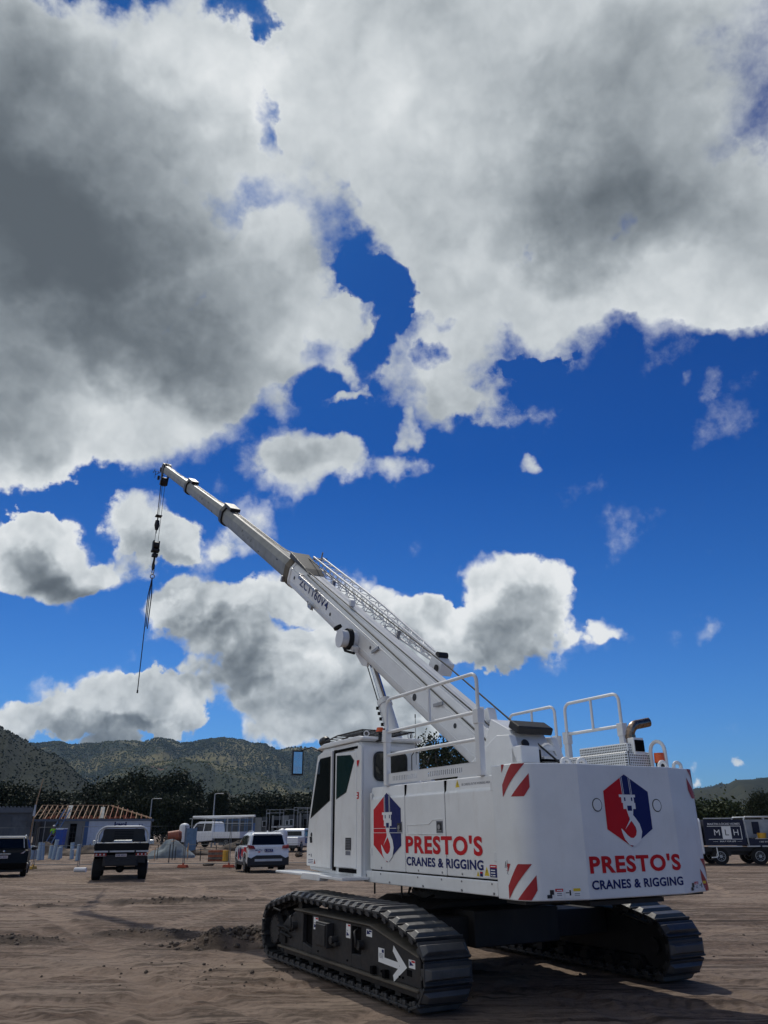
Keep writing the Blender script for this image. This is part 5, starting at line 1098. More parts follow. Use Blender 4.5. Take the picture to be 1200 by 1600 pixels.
for sd in (-1, 1):
    for q in ([(.75, 1.15), (.95, 1.50), (1.35, 1.55), (1.35, 1.14)], [(1.42, 1.14), (1.42, 1.555), (2.25, 1.54), (2.35, 1.12)], [(2.42, 1.12), (2.32, 1.54), (2.70, 1.48), (3.35, 1.12)]): sidepoly(m, q if sd < 0 else q[::-1], xf, sd)
m.build('side_window', 'glass_dark', suv, split=True)
m = MB(); m.add([(-.74, .178, 1.15), (.74, .178, 1.15), (.66, .385, 1.545), (-.66, .385, 1.545)], [(0, 1, 2, 3)]); m.obox((0, .395, 1.60), 1.3, .16, .03, mi=1); m.build('rear_window', ['glass_dark', 'car_white'], suv)
m = MB(); m.prism([(-W-.005, .30), (W+.005, .30), (W+.005, .66), (W-.15, .60), (.55, .72), (-.55, .72), (-W+.15, .60), (-W-.005, .66)], 'y', -.06, .12); m.box(-.62, .62, -.075, -.055, .47, .57, 1)
for sd in (-1, 1):
    for yc_ in (.98, 3.72):
        a = arch(yc_, .36, .46); b = arch(yc_, .36, .405)
        for i in range(10): m.add([(sd*(W+.008), *a[i]), (sd*(W+.008), *a[i+1]), (sd*(W+.008), *b[i+1]), (sd*(W+.008), *b[i])], [(0, 1, 2, 3) if sd > 0 else (3, 2, 1, 0)])
    m.box(*sorted((sd*(W-.01), sd*(W+.01))), 1.42, 3.28, .27, .42)
m.build('bumper', ['black_plastic', 'tray_steel'], suv, .01)
for sd in (-1, 1):
    m = MB(); m.add([(sd*.60, -.012, .98), (sd*(W+.004), .02, 1.05), (sd*(W+.004), .10, 1.15), (sd*.66, .16, 1.12)], [(0, 1, 2, 3) if sd > 0 else (3, 2, 1, 0)]); m.add([(sd*(W+.006), .03, 1.02), (sd*(W+.006), .12, 1.16), (sd*(W-.01), .48, 1.12), (sd*(W+.005), .36, 1.03)], [(0, 1, 2, 3), (3, 2, 1, 0)]); m.box(*sorted((sd*.68, sd*.9)), -.02, .02, 1.0, 1.08); m.build('tail_light', 'tail_red', suv)
FS = Frame((0, -.022, 0), (1, 0, 0), (0, 0, 1))
m = MB(); m.box(-.55, .55, -.035, .02, 1.03, 1.06); m.build('tailgate_trim', 'car_white', suv, .01)
m = MB(); rect(m, FS, -.19, .19, .86, .98, .02, 0); text(m, FS, '1.217', -.15, .15, .885, .955, .024, 1, .01); m.build('number_plate', ['navy_decal', 'white_decal'], suv)
m = MB(); text(m, FS, 'MUTU', -.60, -.30, .90, .965, .012, 0, .03); flat(m, FS, [(-.5, .86), (-.42, .83), (-.36, .87), (-.44, .885)], .012, 1); m.build('rear_lettering', ['navy_decal', 'red_decal'], suv)
m = MB(); X_s = -W-.008
def sp_(pts, mi): m.add([(X_s, a, b) for a, b in pts], [tuple(range(len(pts)))], mi)
sp_([(2.2, .45), (2.75, .62), (2.55, .98), (2.1, .9)], 1); sp_([(2.0, .95), (2.5, 1.03), (2.65, .80), (2.2, .62)], 1); sp_([(1.55, .60), (2.1, .62), (2.0, .96), (1.6, .98)], 0); sp_([(.35, .80), (.65, 1.0), (1.3, 1.02), (1.5, .85), (.9, .88)], 0); sp_([(.45, 1.05), (1.2, 1.06), (1.25, 1.0), (.7, .97)], 0); sp_([(2.7, .5), (3.1, .45), (3.2, .8), (2.8, .98)], 0); sp_([(3.0, .55), (3.25, .8), (3.15, 1.0), (2.9, .9)], 1)
m.build('side_graphic', ['red_decal', 'navy_decal'], suv)
m = MB(); m.obox((-W-.08, 2.95, 1.14), .18, .10, .13); m.obox((W+.08, 2.95, 1.14), .18, .10, .13); m.build('door_mirror', 'black_plastic', suv, .02, split=True)
m = MB()
for sd in (-1, 1): m.tube([(sd*.60, .75, 1.71), (sd*.62, 1.2, 1.735), (sd*.62, 2.0, 1.73), (sd*.60, 2.35, 1.69)], .015, 6)
m.ball((0, .55, 1.71), .04, (1, 2, .8)); m.build('roof_rail', 'car_white', suv)
m = MB(); m.box(-.75, .75, .3, 4.2, .22, .40); m.build('underbody', 'black_plastic', suv)
for yc_ in (.98, 3.72):
    for sd in (-1, 1): wheel(suv, sd*(W-.13), yc_, r, .23, side=sd)
# --- black hatchback at the left edge
Yc = 35.0
hat = empty('hatchback', (xat(13, Yc), Yc, gz(xat(13, Yc), Yc)+.01), R(21.5)); tag(hat, 'black hatchback with silver roof rails parked at the left edge', 'car')
Wh = .90
def xh(z, y=0): return Wh if z < .95 else Wh-(z-.95)*.30
m = MB(); low = [(0.06, .32), (-.02, .55), (.02, .95), (.10, 1.05), (3.4, 1.03), (4.2, .88), (4.33, .6), (4.30, .28)] + arch(3.5, .34, .40) + [(1.3, .26)] + arch(.86, .34, .40) + [(.2, .28)]
shell(m, low, lambda z, y: Wh-.05*max(0, y-3.6)); m.build('body', 'car_black', hat, .05, 3)
m = MB(); shell(m, [(.12, 1.02), (.42, 1.50), (.60, 1.58), (1.5, 1.61), (2.3, 1.57), (2.7, 1.46), (3.5, 1.03)], xh); m.build('roof', 'car_black', hat, .04, 2)
m = MB(); m.add([(-.68, .165, 1.12), (.68, .165, 1.12), (.60, .385, 1.475), (-.60, .385, 1.475)], [(0, 1, 2, 3)])
for sd in (-1, 1):
    q = [(.6, 1.1), (.85, 1.46), (2.55, 1.45), (3.2, 1.08)]; sidepoly(m, q if sd < 0 else q[::-1], xh, sd)
m.build('car_window', 'glass_dark', hat, split=True)
m = MB()
for sd in (-1, 1): m.bar((sd*.70, .14, 1.12), (sd*.62, .42, 1.52), .03, .02); m.bar((sd*.64, .42, 1.53), (sd*.62, 2.4, 1.62), .045, .04)
m.bar((-.66, .43, 1.545), (.66, .43, 1.545), .05, .045); m.build('silver_roof_trim', 'tray_steel', hat, .008)
FH = Frame((0, -.03, 0), (1, 0, 0), (0, 0, 1))
m = MB(); m.box(-.40, .22, -.045, -.0, .88, .925); m.ball((-.05, -.03, 1.0), .045, (1, .3, 1)); m.build('tailgate_trim', 'chrome', hat, .008)
m = MB(); rect(m, FH, -.24, .13, .73, .84, .012, 0); text(m, FH, '241 BXK', -.20, .09, .755, .815, .015, 1, .01); m.build('number_plate', ['tail_clear', 'navy_decal'], hat)
for sd in (-1, 1):
    m = MB(); m.add([(sd*.58, -.03, .90), (sd*.88, .06, .92), (sd*.915, .20, 1.06), (sd*.70, .06, 1.0)], [(0, 1, 2, 3) if sd > 0 else (3, 2, 1, 0)]); m.add([(sd*.60, -.036, .905), (sd*.70, -.01, .915), (sd*.78, .05, 1.0), (sd*.72, .03, .99)], [(0, 1, 2, 3) if sd > 0 else (3, 2, 1, 0)], 1); m.build('tail_light', ['tail_red', 'tail_clear'], hat)
m = MB(); m.ball((Wh+.12, 2.75, 1.06), .12, (1, .6, .7)); m.ball((-Wh-.12, 2.75, 1.06), .12, (1, .6, .7)); m.build('door_mirror', 'black_plastic', hat, split=True)
m = MB(); m.box(-.75, .75, .2, 4.0, .2, .4); m.build('underbody', 'black_plastic', hat)
for yc_ in (.86, 3.5):
    for sd in (-1, 1): wheel(hat, sd*(Wh-.12), yc_, .33, .21, side=sd)
# --- black tray ute
Yc = 31.6
ute = empty('tray_ute', (xat(193, Yc), Yc, gz(xat(196, Yc), Yc)+.01), R(17)); tag(ute, 'black ute with steel hoop racks over its empty tray', 'ute')
m = MB(); m.box(-.93, .93, 0, 1.85, .98, 1.06); m.box(-.93, .93, -.02, .02, 1.06, 1.30); m.box(-.93, -.90, .02, 1.85, 1.06, 1.30); m.box(.90, .93, .02, 1.85, 1.06, 1.30); m.build('tray', 'car_black', ute, .012)
m = MB(); m.box(-.93, .93, -.045, -.02, .985, 1.045); m.build('tray_edge', 'tray_steel', ute, .006)
m = MB(); m.box(-.46, -.40, -.05, -.01, .97, 1.07); m.box(.44, .50, -.05, -.01, .97, 1.07); m.box(-.96, -.93, .2, 1.8, 1.1, 1.26); m.build('tray_hinge', 'black_plastic', ute)
for y0, w0, nm in ((.02, .90, 0), (1.82, .90, 1)):
    m = MB(); z1 = 1.88
    m.tube([(-w0, y0, 1.30), (-w0, y0, 1.58), (-w0+.08, y0, 1.75), (-w0+.20, y0, z1-.03), (-w0+.30, y0, z1), (w0-.30, y0, z1), (w0-.20, y0, z1-.03), (w0-.08, y0, 1.75), (w0, y0, 1.58), (w0, y0, 1.30)], .034, 8); m.build('rack_hoop', 'tray_steel', ute)
m = MB(); 
for x in (-.78, .78): m.tube([(x*.8, .02, 1.86), (x*.8, 1.82, 1.86)], .025, 8)
m.tube([(-.9, .02, 1.31), (-.9, 1.82, 1.31)], .02, 6); m.tube([(.9, .02, 1.31), (.9, 1.82, 1.31)], .02, 6); m.tube([(-.88, .02, 1.315), (.88, .02, 1.315)], .018, 6); m.build('rack_rail', 'tray_steel', ute)
m = MB(); m.prism(rrect(-.76, .76, 1.30, 1.82, .12), 'y', 1.86, 1.90)
for k in range(6): m.box(-.35, .35, 1.845, 1.86, 1.40+.06*k, 1.425+.06*k, 1)
m.build('headboard', ['black_plastic', 'car_black'], ute)
m = MB(); m.box(-.33, .33, .9, 1.4, 1.06, 1.40); m.build('tool_box', 'tray_steel', ute, .02)
Wu = .90
def xu(z, y=0): return Wu if z < 1.1 else Wu-(z-1.1)*.28
m = MB(); shell(m, [(1.95, .5), (1.95, 1.15), (4.05, 1.12), (5.05, 1.02), (5.15, .75), (5.1, .5)] + arch(4.25, .42, .46) + [(3.5, .45)], lambda z, y: Wu-.05*max(0, y-4.4)); m.build('body', 'car_black', ute, .05, 3)
m = MB(); shell(m, [(1.97, 1.12), (2.05, 1.70), (2.3, 1.78), (3.0, 1.78), (3.35, 1.68), (4.0, 1.13)], xu); m.build('cab_roof', 'car_black', ute, .04, 2)
m = MB()
for sd in (-1, 1):
    q = [(2.1, 1.18), (2.15, 1.62), (3.2, 1.64), (3.75, 1.17)]; sidepoly(m, q if sd < 0 else q[::-1], xu, sd)
m.build('side_window', 'glass_dark', ute, split=True)
m = MB()
for sd in (-1, 1): m.obox((sd*(Wu+.16), 3.6, 1.28), .24, .10, .20)
m.build('door_mirror', 'chrome', ute, .03, split=True)
for sd in (-1, 1):
    m = MB(); m.box(*sorted((sd*.50, sd*.91)), -.03, .02, .86, .955); m.box(*sorted((sd*.50, sd*.91)), -.032, -.03, .855, .865, 1)
    for k in range(3): m.ball((sd*(.58+.13*k), -.032, .91), .032, (1, .2, 1), mi=1)
    m.build('tail_light', ['tail_red', 'tail_clear'], ute)
FU = Frame((0, -.02, 0), (1, 0, 0), (0, 0, 1))
m = MB(); rect(m, FU, -.19, .19, .83, .93, .0, 0); text(m, FU, '128 VKU', -.16, .16, .85, .91, .003, 1, .01); m.build('number_plate', ['tail_clear', 'navy_decal'], ute)
m = MB(); m.box(-.55, .55, .0, 4.8, .52, .72); m.box(-.6, .6, .05, .15, .5, .9); m.cyl((-.7, .95, .40), (.7, .95, .40), .06, n=10); m.ball((0, .95, .40), .16); m.box(-.85, -.6, 1.4, 1.7, .55, .9); m.box(.45, .85, .1, .35, .60, .97); m.box(-.93, -.9, .55, 1.4, .78, .98); m.build('chassis', 'black_plastic', ute, .02)
m = MB(); m.obox((-.70, .42, .55), .38, .02, .38); m.obox((.70, .42, .55), .38, .02, .38); m.build('mud_flap', 'black_rubber', ute, split=True)
for yc_ in (.95, 4.25):
    for sd in (-1, 1): wheel(ute, sd*(Wu-.10), yc_, .41, .27, side=sd)
ute.scale = (1.06, 1.06, 1.0)
# --- flat tray truck with the builder's sign, right
Yt = 43.0
tr = empty('tray_truck', (xat(1176, Yt), Yt, gz(xat(1176, Yt), Yt)+.01), R(-6)); tag(tr, "black flat tray truck with a builder's signboard and a glazed rack", 'truck')
# local x runs along the truck (its nose to the left, -x), local y away from the viewer
m = MB(); m.box(-3.4, 3.6, .2, 1.9, .62, .82); m.box(-3.4, 3.6, .5, 1.5, .45, .62); m.box(-2.1, -1.3, -.0, .6, .42, .80); m.build('chassis', 'black_plastic', tr, .01)
m = MB(); m.box(-.30, 3.6, -.05, 2.15, .86, .93); m.box(-.30, 3.6, -.07, -.04, .93, 1.22); m.box(-.3, 3.6, 2.12, 2.15, .93, 1.22); m.build('tray', 'navy_cloth', tr, .01)
m = MB()
for a, b in ((-2.4, -.70), (-.45, .20), (.30, 1.05), (1.15, 3.6)): m.box(a, b, -.09, -.05, .84, .90)
m.box(.02, 3.6, -.085, .0, 1.21, 1.235); m.build('tray_edge', 'tray_steel', tr, .004)
m = MB(); m.box(-2.45, -.42, -.02, 2.1, .92, 2.16); bd = m.build('sign_box', 'navy_cloth', tr, .02)
FT = Frame((0, -.022, 0), (1, 0, 0), (0, 0, 1))
m = MB(); rect(m, FT, -2.3, -.60, 1.20, 1.225, .004, 0); rect(m, FT, -2.3, -.60, 1.83, 1.855, .004, 0); rect(m, FT, -.63, -.60, 1.2, 1.855, .004, 0); rect(m, FT, -1.58, -1.12, 1.23, 1.825, .004, 0)
text(m, FT, 'M', -1.98, -1.70, 1.40, 1.68, .005, 0, .0); text(m, FT, 'H', -1.0, -.76, 1.40, 1.68, .005, 0, .0); text(m, FT, 'L', -1.43, -1.25, 1.40, 1.68, .007, 1, .0)
text(m, FT, 'MARTIN LOCKE HOMES', -2.25, -.62, 1.90, 2.0, .005, 0, .005); text(m, FT, 'BUILT FOR LIFE', -1.75, -.95, 1.08, 1.145, .005, 0, .02); rect(m, FT, -2.1, -1.85, 1.10, 1.11, .005, 0); rect(m, FT, -.88, -.65, 1.10, 1.11, .005, 0)
m.build('sign_lettering', ['white_decal', 'black_plastic'], bd)
m = MB(); text(m, Frame((0, -.075, 0), (1, 0, 0), (0, 0, 1)), '1300 642 395', .20, .88, 1.05, 1.12, .006, 0, .0); text(m, Frame((0, -.075, 0), (1, 0, 0), (0, 0, 1)), 'MARTINLOCKEHOMES.COM.AU', 1.05, 2.3, 1.05, 1.12, .006, 0, .0); m.build('tray_lettering', ['white_decal'], tr)
m = MB(); m.tube([(-.30, .05, .90), (-.36, .05, 2.18), (-.28, .05, 2.28), (1.20, .05, 2.28), (1.32, .05, 2.2), (1.42, .05, 1.25)], .04, 8); m.tube([(-.30, 2.05, .90), (-.36, 2.05, 2.18), (-.28, 2.05, 2.28), (1.20, 2.05, 2.28), (1.32, 2.05, 2.2), (1.42, 2.05, 1.25)], .04, 8); m.tube([(-.32, .05, 2.26), (-.32, 2.05, 2.26)], .03, 8); m.tube([(1.24, .05, 2.26), (1.24, 2.05, 2.26)], .03, 8); m.tube([(-2.4, .05, 2.22), (-.9, .05, 2.22)], .025, 8); m.build('rack_hoop', 'tray_steel', tr)
m = MB(); m.box(-.22, 1.2, 1.0, 1.03, 1.26, 2.16); m.build('rack_panel', 'galv', tr)
m = MB(); m.box(.30, .66, .96, .99, 1.45, 2.05); m.box(.95, 1.25, .3, .6, 1.24, 1.62); m.build('dark_load', 'navy_cloth', tr, .03)
m = MB(); m.cyl((.48, .25, 1.235), (.48, .25, 1.50), .20, .23, n=20); m.build('bucket_load', 'machine_yellow', tr)
m = MB(); shell(m, [(.1, .5), (.1, 2.1), (.3, 2.25), (1.9, 2.25), (2.05, 2.1), (2.05, .5)], lambda z, y: .8); 
for q in m.v[:0]: pass
m.v = [(x-3.35, y, z) for x, y, z in m.v]; m.build('cab', 'car_white', tr, .05, 2)
m = MB(); m.box(-4.162, -4.15, .35, 1.8, 1.35, 2.0); m.box(-3.9, -2.9, .085, .095, 1.35, 2.0); m.build('cab_window', 'glass_dark', tr)
m = MB(); m.tube([(-1.98, -.05, .85), (-1.96, -.05, .45), (-2.02, -.05, .36), (-2.3, -.05, .34)], .03, 8); m.build('step_rail', 'pipe_white', tr)
def twheel(x, y, nm='wheel'):
    t = MB(); t.cyl((x, y-.13, .40), (x, y+.13, .40), .40, n=30); o = t.build('wheel', 'black_rubber', tr, .02, 2)
    m = MB(); m.ring((x, y-.14, .40), (0, 1, 0), .225, .02, 24, 6); m.cyl((x, y-.135, .40), (x, y-.125, .40), .22, n=24, mi=1); m.cyl((x, y-.17, .40), (x, y-.13, .40), .08, n=12)
    for k in range(8): a = k*PI/4; m.cyl((x+.15*math.cos(a), y-.15, .4+.15*math.sin(a)), (x+.15*math.cos(a), y-.13, .4+.15*math.sin(a)), .02, n=6)
    m.build('rim', ['galv', 'black_steel'], o)
for x in (-1.62-.2, -.02+.15, 1.45): twheel(x, .12); twheel(x, 1.95)
m = MB(); m.bar((.45, -.02, .85), (.85, -.02, .45), .05, .03); m.bar((1.0, -.02, .85), (1.1, -.02, .5), .03, .03); m.obox((.72, .1, .45), .03, .5, .5); m.build('mud_flap', 'black_rubber', tr, split=True)
# --- white work truck with a rack, far left of centre
Yc = 78.0
wt = empty('work_truck', (xat(372, Yc), Yc, gz(xat(372, Yc), Yc)+.0), R(62)); tag(wt, 'white dual cab work truck with ladder rack carrying a long pipe', 'truck')
def xw(z, y=0): return .95 if z < 1.3 else .95-(z-1.3)*.22
m = MB(); shell(m, [(2.3, .6), (2.3, 1.35), (4.6, 1.35), (5.3, 1.15), (5.45, .9), (5.4, .5)] + arch(4.6, .42, .46) + [(3.9, .5)], lambda z, y: .95); m.build('body', 'car_white', wt, .05, 2)
m = MB(); shell(m, [(2.32, 1.32), (2.38, 2.15), (2.6, 2.28), (4.2, 2.28), (4.6, 2.1), (5.15, 1.34)], xw); m.build('cab_roof', 'car_white', wt, .05, 2)
m = MB()
for sd in (-1, 1):
    for q in ([(2.5, 1.45), (2.55, 2.1), (3.4, 2.12), (3.4, 1.42)], [(3.5, 1.42), (3.5, 2.12), (4.4, 2.08), (4.85, 1.42)]): sidepoly(m, q if sd < 0 else q[::-1], xw, sd)
m.add([(-.85, 5.17, 1.36), (.85, 5.17, 1.36), (.72, 4.67, 2.08), (-.72, 4.67, 2.08)], [(1, 0, 3, 2)]); m.build('side_window', 'glass_dark', wt, split=True)
m = MB(); m.box(-1.0, 1.0, -1.0, 2.2, .80, .90); m.box(-1.02, -.98, -1.0, 2.2, .9, 1.35); m.box(.98, 1.02, -1.0, 2.2, .9, 1.35); m.box(-1, 1, -1.03, -.98, .9, 1.35); m.build('tray', 'car_white', wt, .01)
m = MB()
for y in (-.9, .6, 2.1, 4.9):
    for x in (-.98, .98): m.bar((x, y, 1.3), (x, y, 2.55), .05)
    m.bar((-.98, y, 2.55), (.98, y, 2.55), .05)
for x in (-.98, .98): m.bar((x, -1, 2.55), (x, 5.2, 2.55), .06); m.bar((x, -1, 2.1), (x, 2.2, 2.1), .04)
m.build('ladder_rack', 'galv', wt)
m = MB(); m.cyl((.4, -1.6, 2.72), (.4, 6.0, 2.72), .10, n=12); m.build('rack_pipe', 'pipe_white', wt)
m = MB(); m.box(-.6, .6, -.8, 5.0, .45, .8); m.build('chassis', 'black_plastic', wt)
for yc_ in (.6, 4.6):
    for sd in (-1, 1): wheel(wt, sd*.82, yc_, .40, .25, side=sd, rim='galv')
# --- white ute with a wrapped load behind the SUV
Yc = 66.0
wu = empty('loaded_ute', (xat(449, Yc), Yc, gz(xat(449, Yc), Yc)), R(-10)); tag(wu, 'white ute with blue door marking parked behind the SUV', 'ute')
m = MB(); shell(m, [(0, .5), (0, 1.1), (2.0, 1.1), (4.4, 1.1), (5.1, .95), (5.2, .5)] + arch(4.3, .38, .42) + [(1.5, .45)] + arch(1.0, .38, .42) + [(.4, .5)], lambda z, y: .92); m.build('body', 'car_white', wu, .05, 2)
m = MB(); shell(m, [(1.7, 1.08), (1.95, 1.65), (2.2, 1.75), (3.3, 1.75), (3.6, 1.65), (4.3, 1.09)], xw); m.build('cab_roof', 'car_white', wu, .05, 2)
m = MB()
for sd in (-1, 1):
    q = [(1.95, 1.15), (2.1, 1.6), (3.4, 1.6), (3.95, 1.14)]; sidepoly(m, q if sd < 0 else q[::-1], lambda z, y=0: .95 if z < 1.3 else .95-(z-1.3)*.22, sd)
m.add([(-.7, 1.74, 1.2), (.7, 1.74, 1.2), (.62, 1.93, 1.6), (-.62, 1.93, 1.6)], [(0, 1, 2, 3)]); m.build('side_window', 'glass_dark', wu, split=True)
m = MB(); m.box(.925, .93, 2.0, 3.9, .62, 1.02); m.box(.932, .935, 2.6, 3.2, .7, .95, 1); m.build('door_marking', ['wrap_blue', 'white_decal'], wu)
m = MB(); m.box(-.7, .7, .1, 4.6, .3, .6); m.build('chassis', 'black_plastic', wu)
for yc_ in (1.0, 4.3):
    for sd in (-1, 1): wheel(wu, sd*.80, yc_, .37, .25, side=sd)
# ------------------------------------------------------------------ temporary fence
YF = 45.0
fpx = [-8, 57, 131, 213, 289, 362, 434, 500, 568]
for i in range(len(fpx)-1):
    a = Vector((xat(fpx[i], YF), YF+.25*math.sin(i*2.1), 0)); b = Vector((xat(fpx[i+1], YF), YF+.25*math.sin((i+1)*2.1), 0))
    d = (b-a); L = d.length; e = empty('temporary_fence', (a.x, a.y, gz(a.x, a.y)+.05), math.atan2(d.y, d.x))
    near = ['behind the black hatchback at the left edge', 'between the hatchback and the black ute', 'directly behind the black ute', 'just right of the black ute', 'in front of the stacked pallets', 'behind the white SUV', 'beside the cab of the crane', 'hidden mostly behind the crane cab'][i]
    tag(e, 'temporary wire fence panel '+near, 'fence', 'temporary fence panels along the site')
    m = MB(); r_ = .019
    m.tube([(.04, 0, 0), (.04, 0, 2.03), (L-.04, 0, 2.03), (L-.04, 0, 0)], r_, 6); m.tube([(.04, 0, .16), (L-.04, 0, .16)], r_, 6); m.tube([(.04, 0, 1.1), (L-.04, 0, 1.1)], .012, 6); m.build('frame', 'fence_steel', e)
    m = MB()
    for k in range(1, 14): m.bar((L*k/14, 0, .16), (L*k/14, 0, 2.03), .0028)
    for k in range(1, 7): m.bar((.04, 0, .16+.267*k), (L-.04, 0, .16+.267*k), .0028)
    m.build('wire_mesh', 'fence_steel', e)
FOOT = {1: 'machine_yellow', 4: 'foot_orange', 5: 'foot_orange', 6: 'foot_orange'}
FOOTL = {1: 'dirty yellow fence foot on the dirt beside the hatchback', 4: 'orange fence foot between the black ute and the SUV', 5: 'orange fence foot beside the front wheel of the SUV', 6: 'orange fence foot behind the right side of the SUV'}
for i, mt_ in FOOT.items():
    x = xat(fpx[i], YF); o = MB().add([(-.33, -.12, 0), (.33, -.12, 0), (.33, .12, 0), (-.33, .12, 0), (-.27, -.09, .14), (.27, -.09, .14), (.27, .09, .14), (-.27, .09, .14)], [(3, 2, 1, 0), (4, 5, 6, 7), (0, 1, 5, 4), (1, 2, 6, 5), (2, 3, 7, 6), (3, 0, 4, 7)]).cyl((0, 0, .14), (0, 0, .22), .04, n=10).build('fence_block', mt_, None, .02)
    o.location = (x, YF+.25*math.sin(i*2.1)-.05, gz(x, YF)+.01); o.rotation_euler = (0, 0, R(70+20*i)); tag(o, FOOTL[i], 'fence foot', 'fence feet')
o = MB().cyl((-.28, 0, .11), (.28, 0, .11), .11, n=18).ring((-.28, 0, .11), (1, 0, 0), .08, .03, 16, 6).build('fabric_roll', 'white_decal', None, .02); o.location = (xat(133, 41.5), 41.5, gz(xat(133, 41.5), 41.5)); tag(o, 'short white roll lying on the dirt beside the black ute', 'roll')
# ------------------------------------------------------------------ houses under construction
def wx(px, Y=84.): return xat(px, Y)
G0 = gz(-30, 84)
HY0 = 84.; HX0 = wx(238, HY0); HA = R(15.7)
def hx(px):
    k = (px-600)/1287.-.0033; return (k*HY0-HX0)/(math.cos(HA)-k*math.sin(HA))
hs = empty('framed_house', (HX0, HY0, 0), HA); tag(hs, 'single storey house frame with bare timber roof trusses and blue white wall wrap', 'house')
YM = 82.4; ze = zat(150, 1281, YM); zr = zat(120, 1256.5, YM); xl = hx(47)
def hpart(nm, mt_, f, bev=0, par=None):
    m = MB(); f(m); return m.build(nm, mt_, par or hs, bev)
hpart('fascia', 'fascia', lambda m: (m.box(xl, 0, -.45, -.40, ze-.12, ze+.08), m.box(-.05, 0, -.4, 9.4, ze-.12, ze+.08), m.box(xl, 0, 9.4, 9.45, ze-.12, ze+.08)))
zd = zat(112, 1287, YM)
hpart('rendered_wall', 'panel_grey', lambda m: (m.box(hx(90), hx(107.5), 0, .2, G0-.2, ze-.1), m.box(hx(118.5), hx(131), 0, .2, G0-.2, ze-.1), m.box(hx(107.5), hx(118.5), 0, .2, zd, ze-.1)))
hpart('doorway', 'void_black', lambda m: m.box(hx(107.5), hx(118.5), .15, .2, G0-.2, zd))
hpart('side_wall', 'panel_dark', lambda m: (m.box(xl+.3, xl+.5, 0, 9, G0-.2, ze-.1), m.box(xl+.3, -.2, 8.8, 9, G0-.2, ze-.1), m.box(-.4, -.2, .1, 9, G0-.2, ze-.1)))
hpart('porch_back_wall', 'panel_dark', lambda m: m.box(xl+.3, hx(90), 2.5, 2.7, G0-.2, ze-.1))
hpart('porch_post', 'galv', lambda m: (m.box(xl+.05, xl+.2, -.3, -.15, G0-.2, ze-.1), m.box(hx(68), hx(69), -.3, -.2, G0-.2, ze-.1)))
hpart('blue_wrap_panel', 'wrap_blue', lambda m: m.box(hx(131), hx(137), -.05, .1, G0-.2, ze-.15))
ww = hpart('wall_wrap', 'wrap_white', lambda m: (m.box(hx(137), hx(234), -.02, .1, G0-.2, ze-.1), m.box(hx(137), hx(140), -.06, -.02, G0-.2, ze-.1)))
FW = Frame((0, -.03, 0), (1, 0, 0), (0, 0, 1))
m = MB(); text(m, FW, 'level', hx(177), hx(196), zat(187, 1292, YM), zat(187, 1284, YM), .01, 0, .05); text(m, FW, 'l l', hx(216), hx(221), zat(218, 1291, YM), zat(218, 1287, YM), .01, 0, .01); m.build('wrap_lettering', ['navy_decal'], ww)
ntr = 23
for k in range(ntr):
    x = xl+.15+(-xl-.4)*k/(ntr-1); run = -x; zt = min(zr, ze+.08+run*.36); f_ = (zt-ze-.05)/(zr-ze-.05)
    m = MB(); mtl = 'timber_red' if (k > 13 and k % 3 != 1) else 'timber'
    top0 = (x, -.4+4.9*f_, zt); topn = (x, 9.4-4.9*f_, zt)
    m.bar((x, -.4, ze+.10), top0, .05, .09); m.bar((x, 9.4, ze+.10), topn, .045, .07); m.bar((x, -.2, ze+.09), (x, 9.2, ze+.09), .045, .07)
    if f_ > .35 and k % 2: m.bar((x, 2.3, ze+.1), top0, .04, .06)
    if f_ < 1: m.bar(top0, topn, .05, .07)
    m.build('roof_truss', mtl, hs)
hpart('roof_batten', 'timber', lambda m: (m.bar((xl+.1, 4.5, zr+.05), (hx(165), 4.5, zr+.05), .06, .06), m.bar((xl+.1, 1.2, ze+.5), (hx(120), 1.2, ze+.95), .05, .05), m.bar((xl+.1, 2.8, ze+.85), (hx(100), 2.8, ze+1.25), .05, .05), m.bar((hx(165), 4.5, zr), (-.3, -.4, ze+.14), .06, .12)))
hpart('roof_sheet_strip', 'panel_grey', lambda m: (m.bar((hx(101.5), .2, ze+.15), (hx(98), 4.2, zr+.02), .40, .03), m.bar((hx(155), .2, ze+.15), (hx(152), 3.8, zr-.15), .40, .03)))
# red wrapped loads lying inside the roof space
hpart('roof_insulation', 'timber_red', lambda m: [m.obox((hx(60+k*9), 3.2+.6*math.sin(k*2.), ze+.22+.08*(k % 3)), .45, .6, .18, rz=k) for k in range(17)])
# grey house at the left edge
YG = 70.; GX = wx(46, YG); GA = R(23.4)
def gx(px):
    k = (px-600)/1287.-.0033; return (k*YG-GX)/(math.cos(GA)-k*math.sin(GA))
gh_ = empty('grey_house', (GX, YG, 0), GA); tag(gh_, 'grey rendered house with ribbed roof edge behind the hatchback', 'house')
m = MB(); zt_ = zat(20, 1262, YG-1.5); gb_ = gz(-32, 70)-.3; m.box(-12, 0, 0, 9, gb_, zt_); m.build('wall', 'block_grey', gh_)
m = MB(); m.box(-12, -.05, -.25, -.05, zt_-.35, zt_+.05)
for k in range(34): x = -.3*(k+1); m.box(x-.06, x+.06, -.28, 8, zt_+.06, zt_+.16)
m.box(-12, -.05, -.2, 9, zt_, zt_+.06); m.build('roof', 'roof_grey', gh_)
m = MB(); m.box(gx(39), -.05, -.12, 0, gb_, zt_-.4); m.box(gx(30), gx(45), -.16, -.12, zt_-1.05, zt_-.98); m.box(-12, gx(14), -.05, 0, gb_, zt_-.6); m.build('wall_pier', 'panel_dark', gh_)
m = MB(); za_, zb_ = zat(46, 1275, YG), zat(46, 1257, YG)
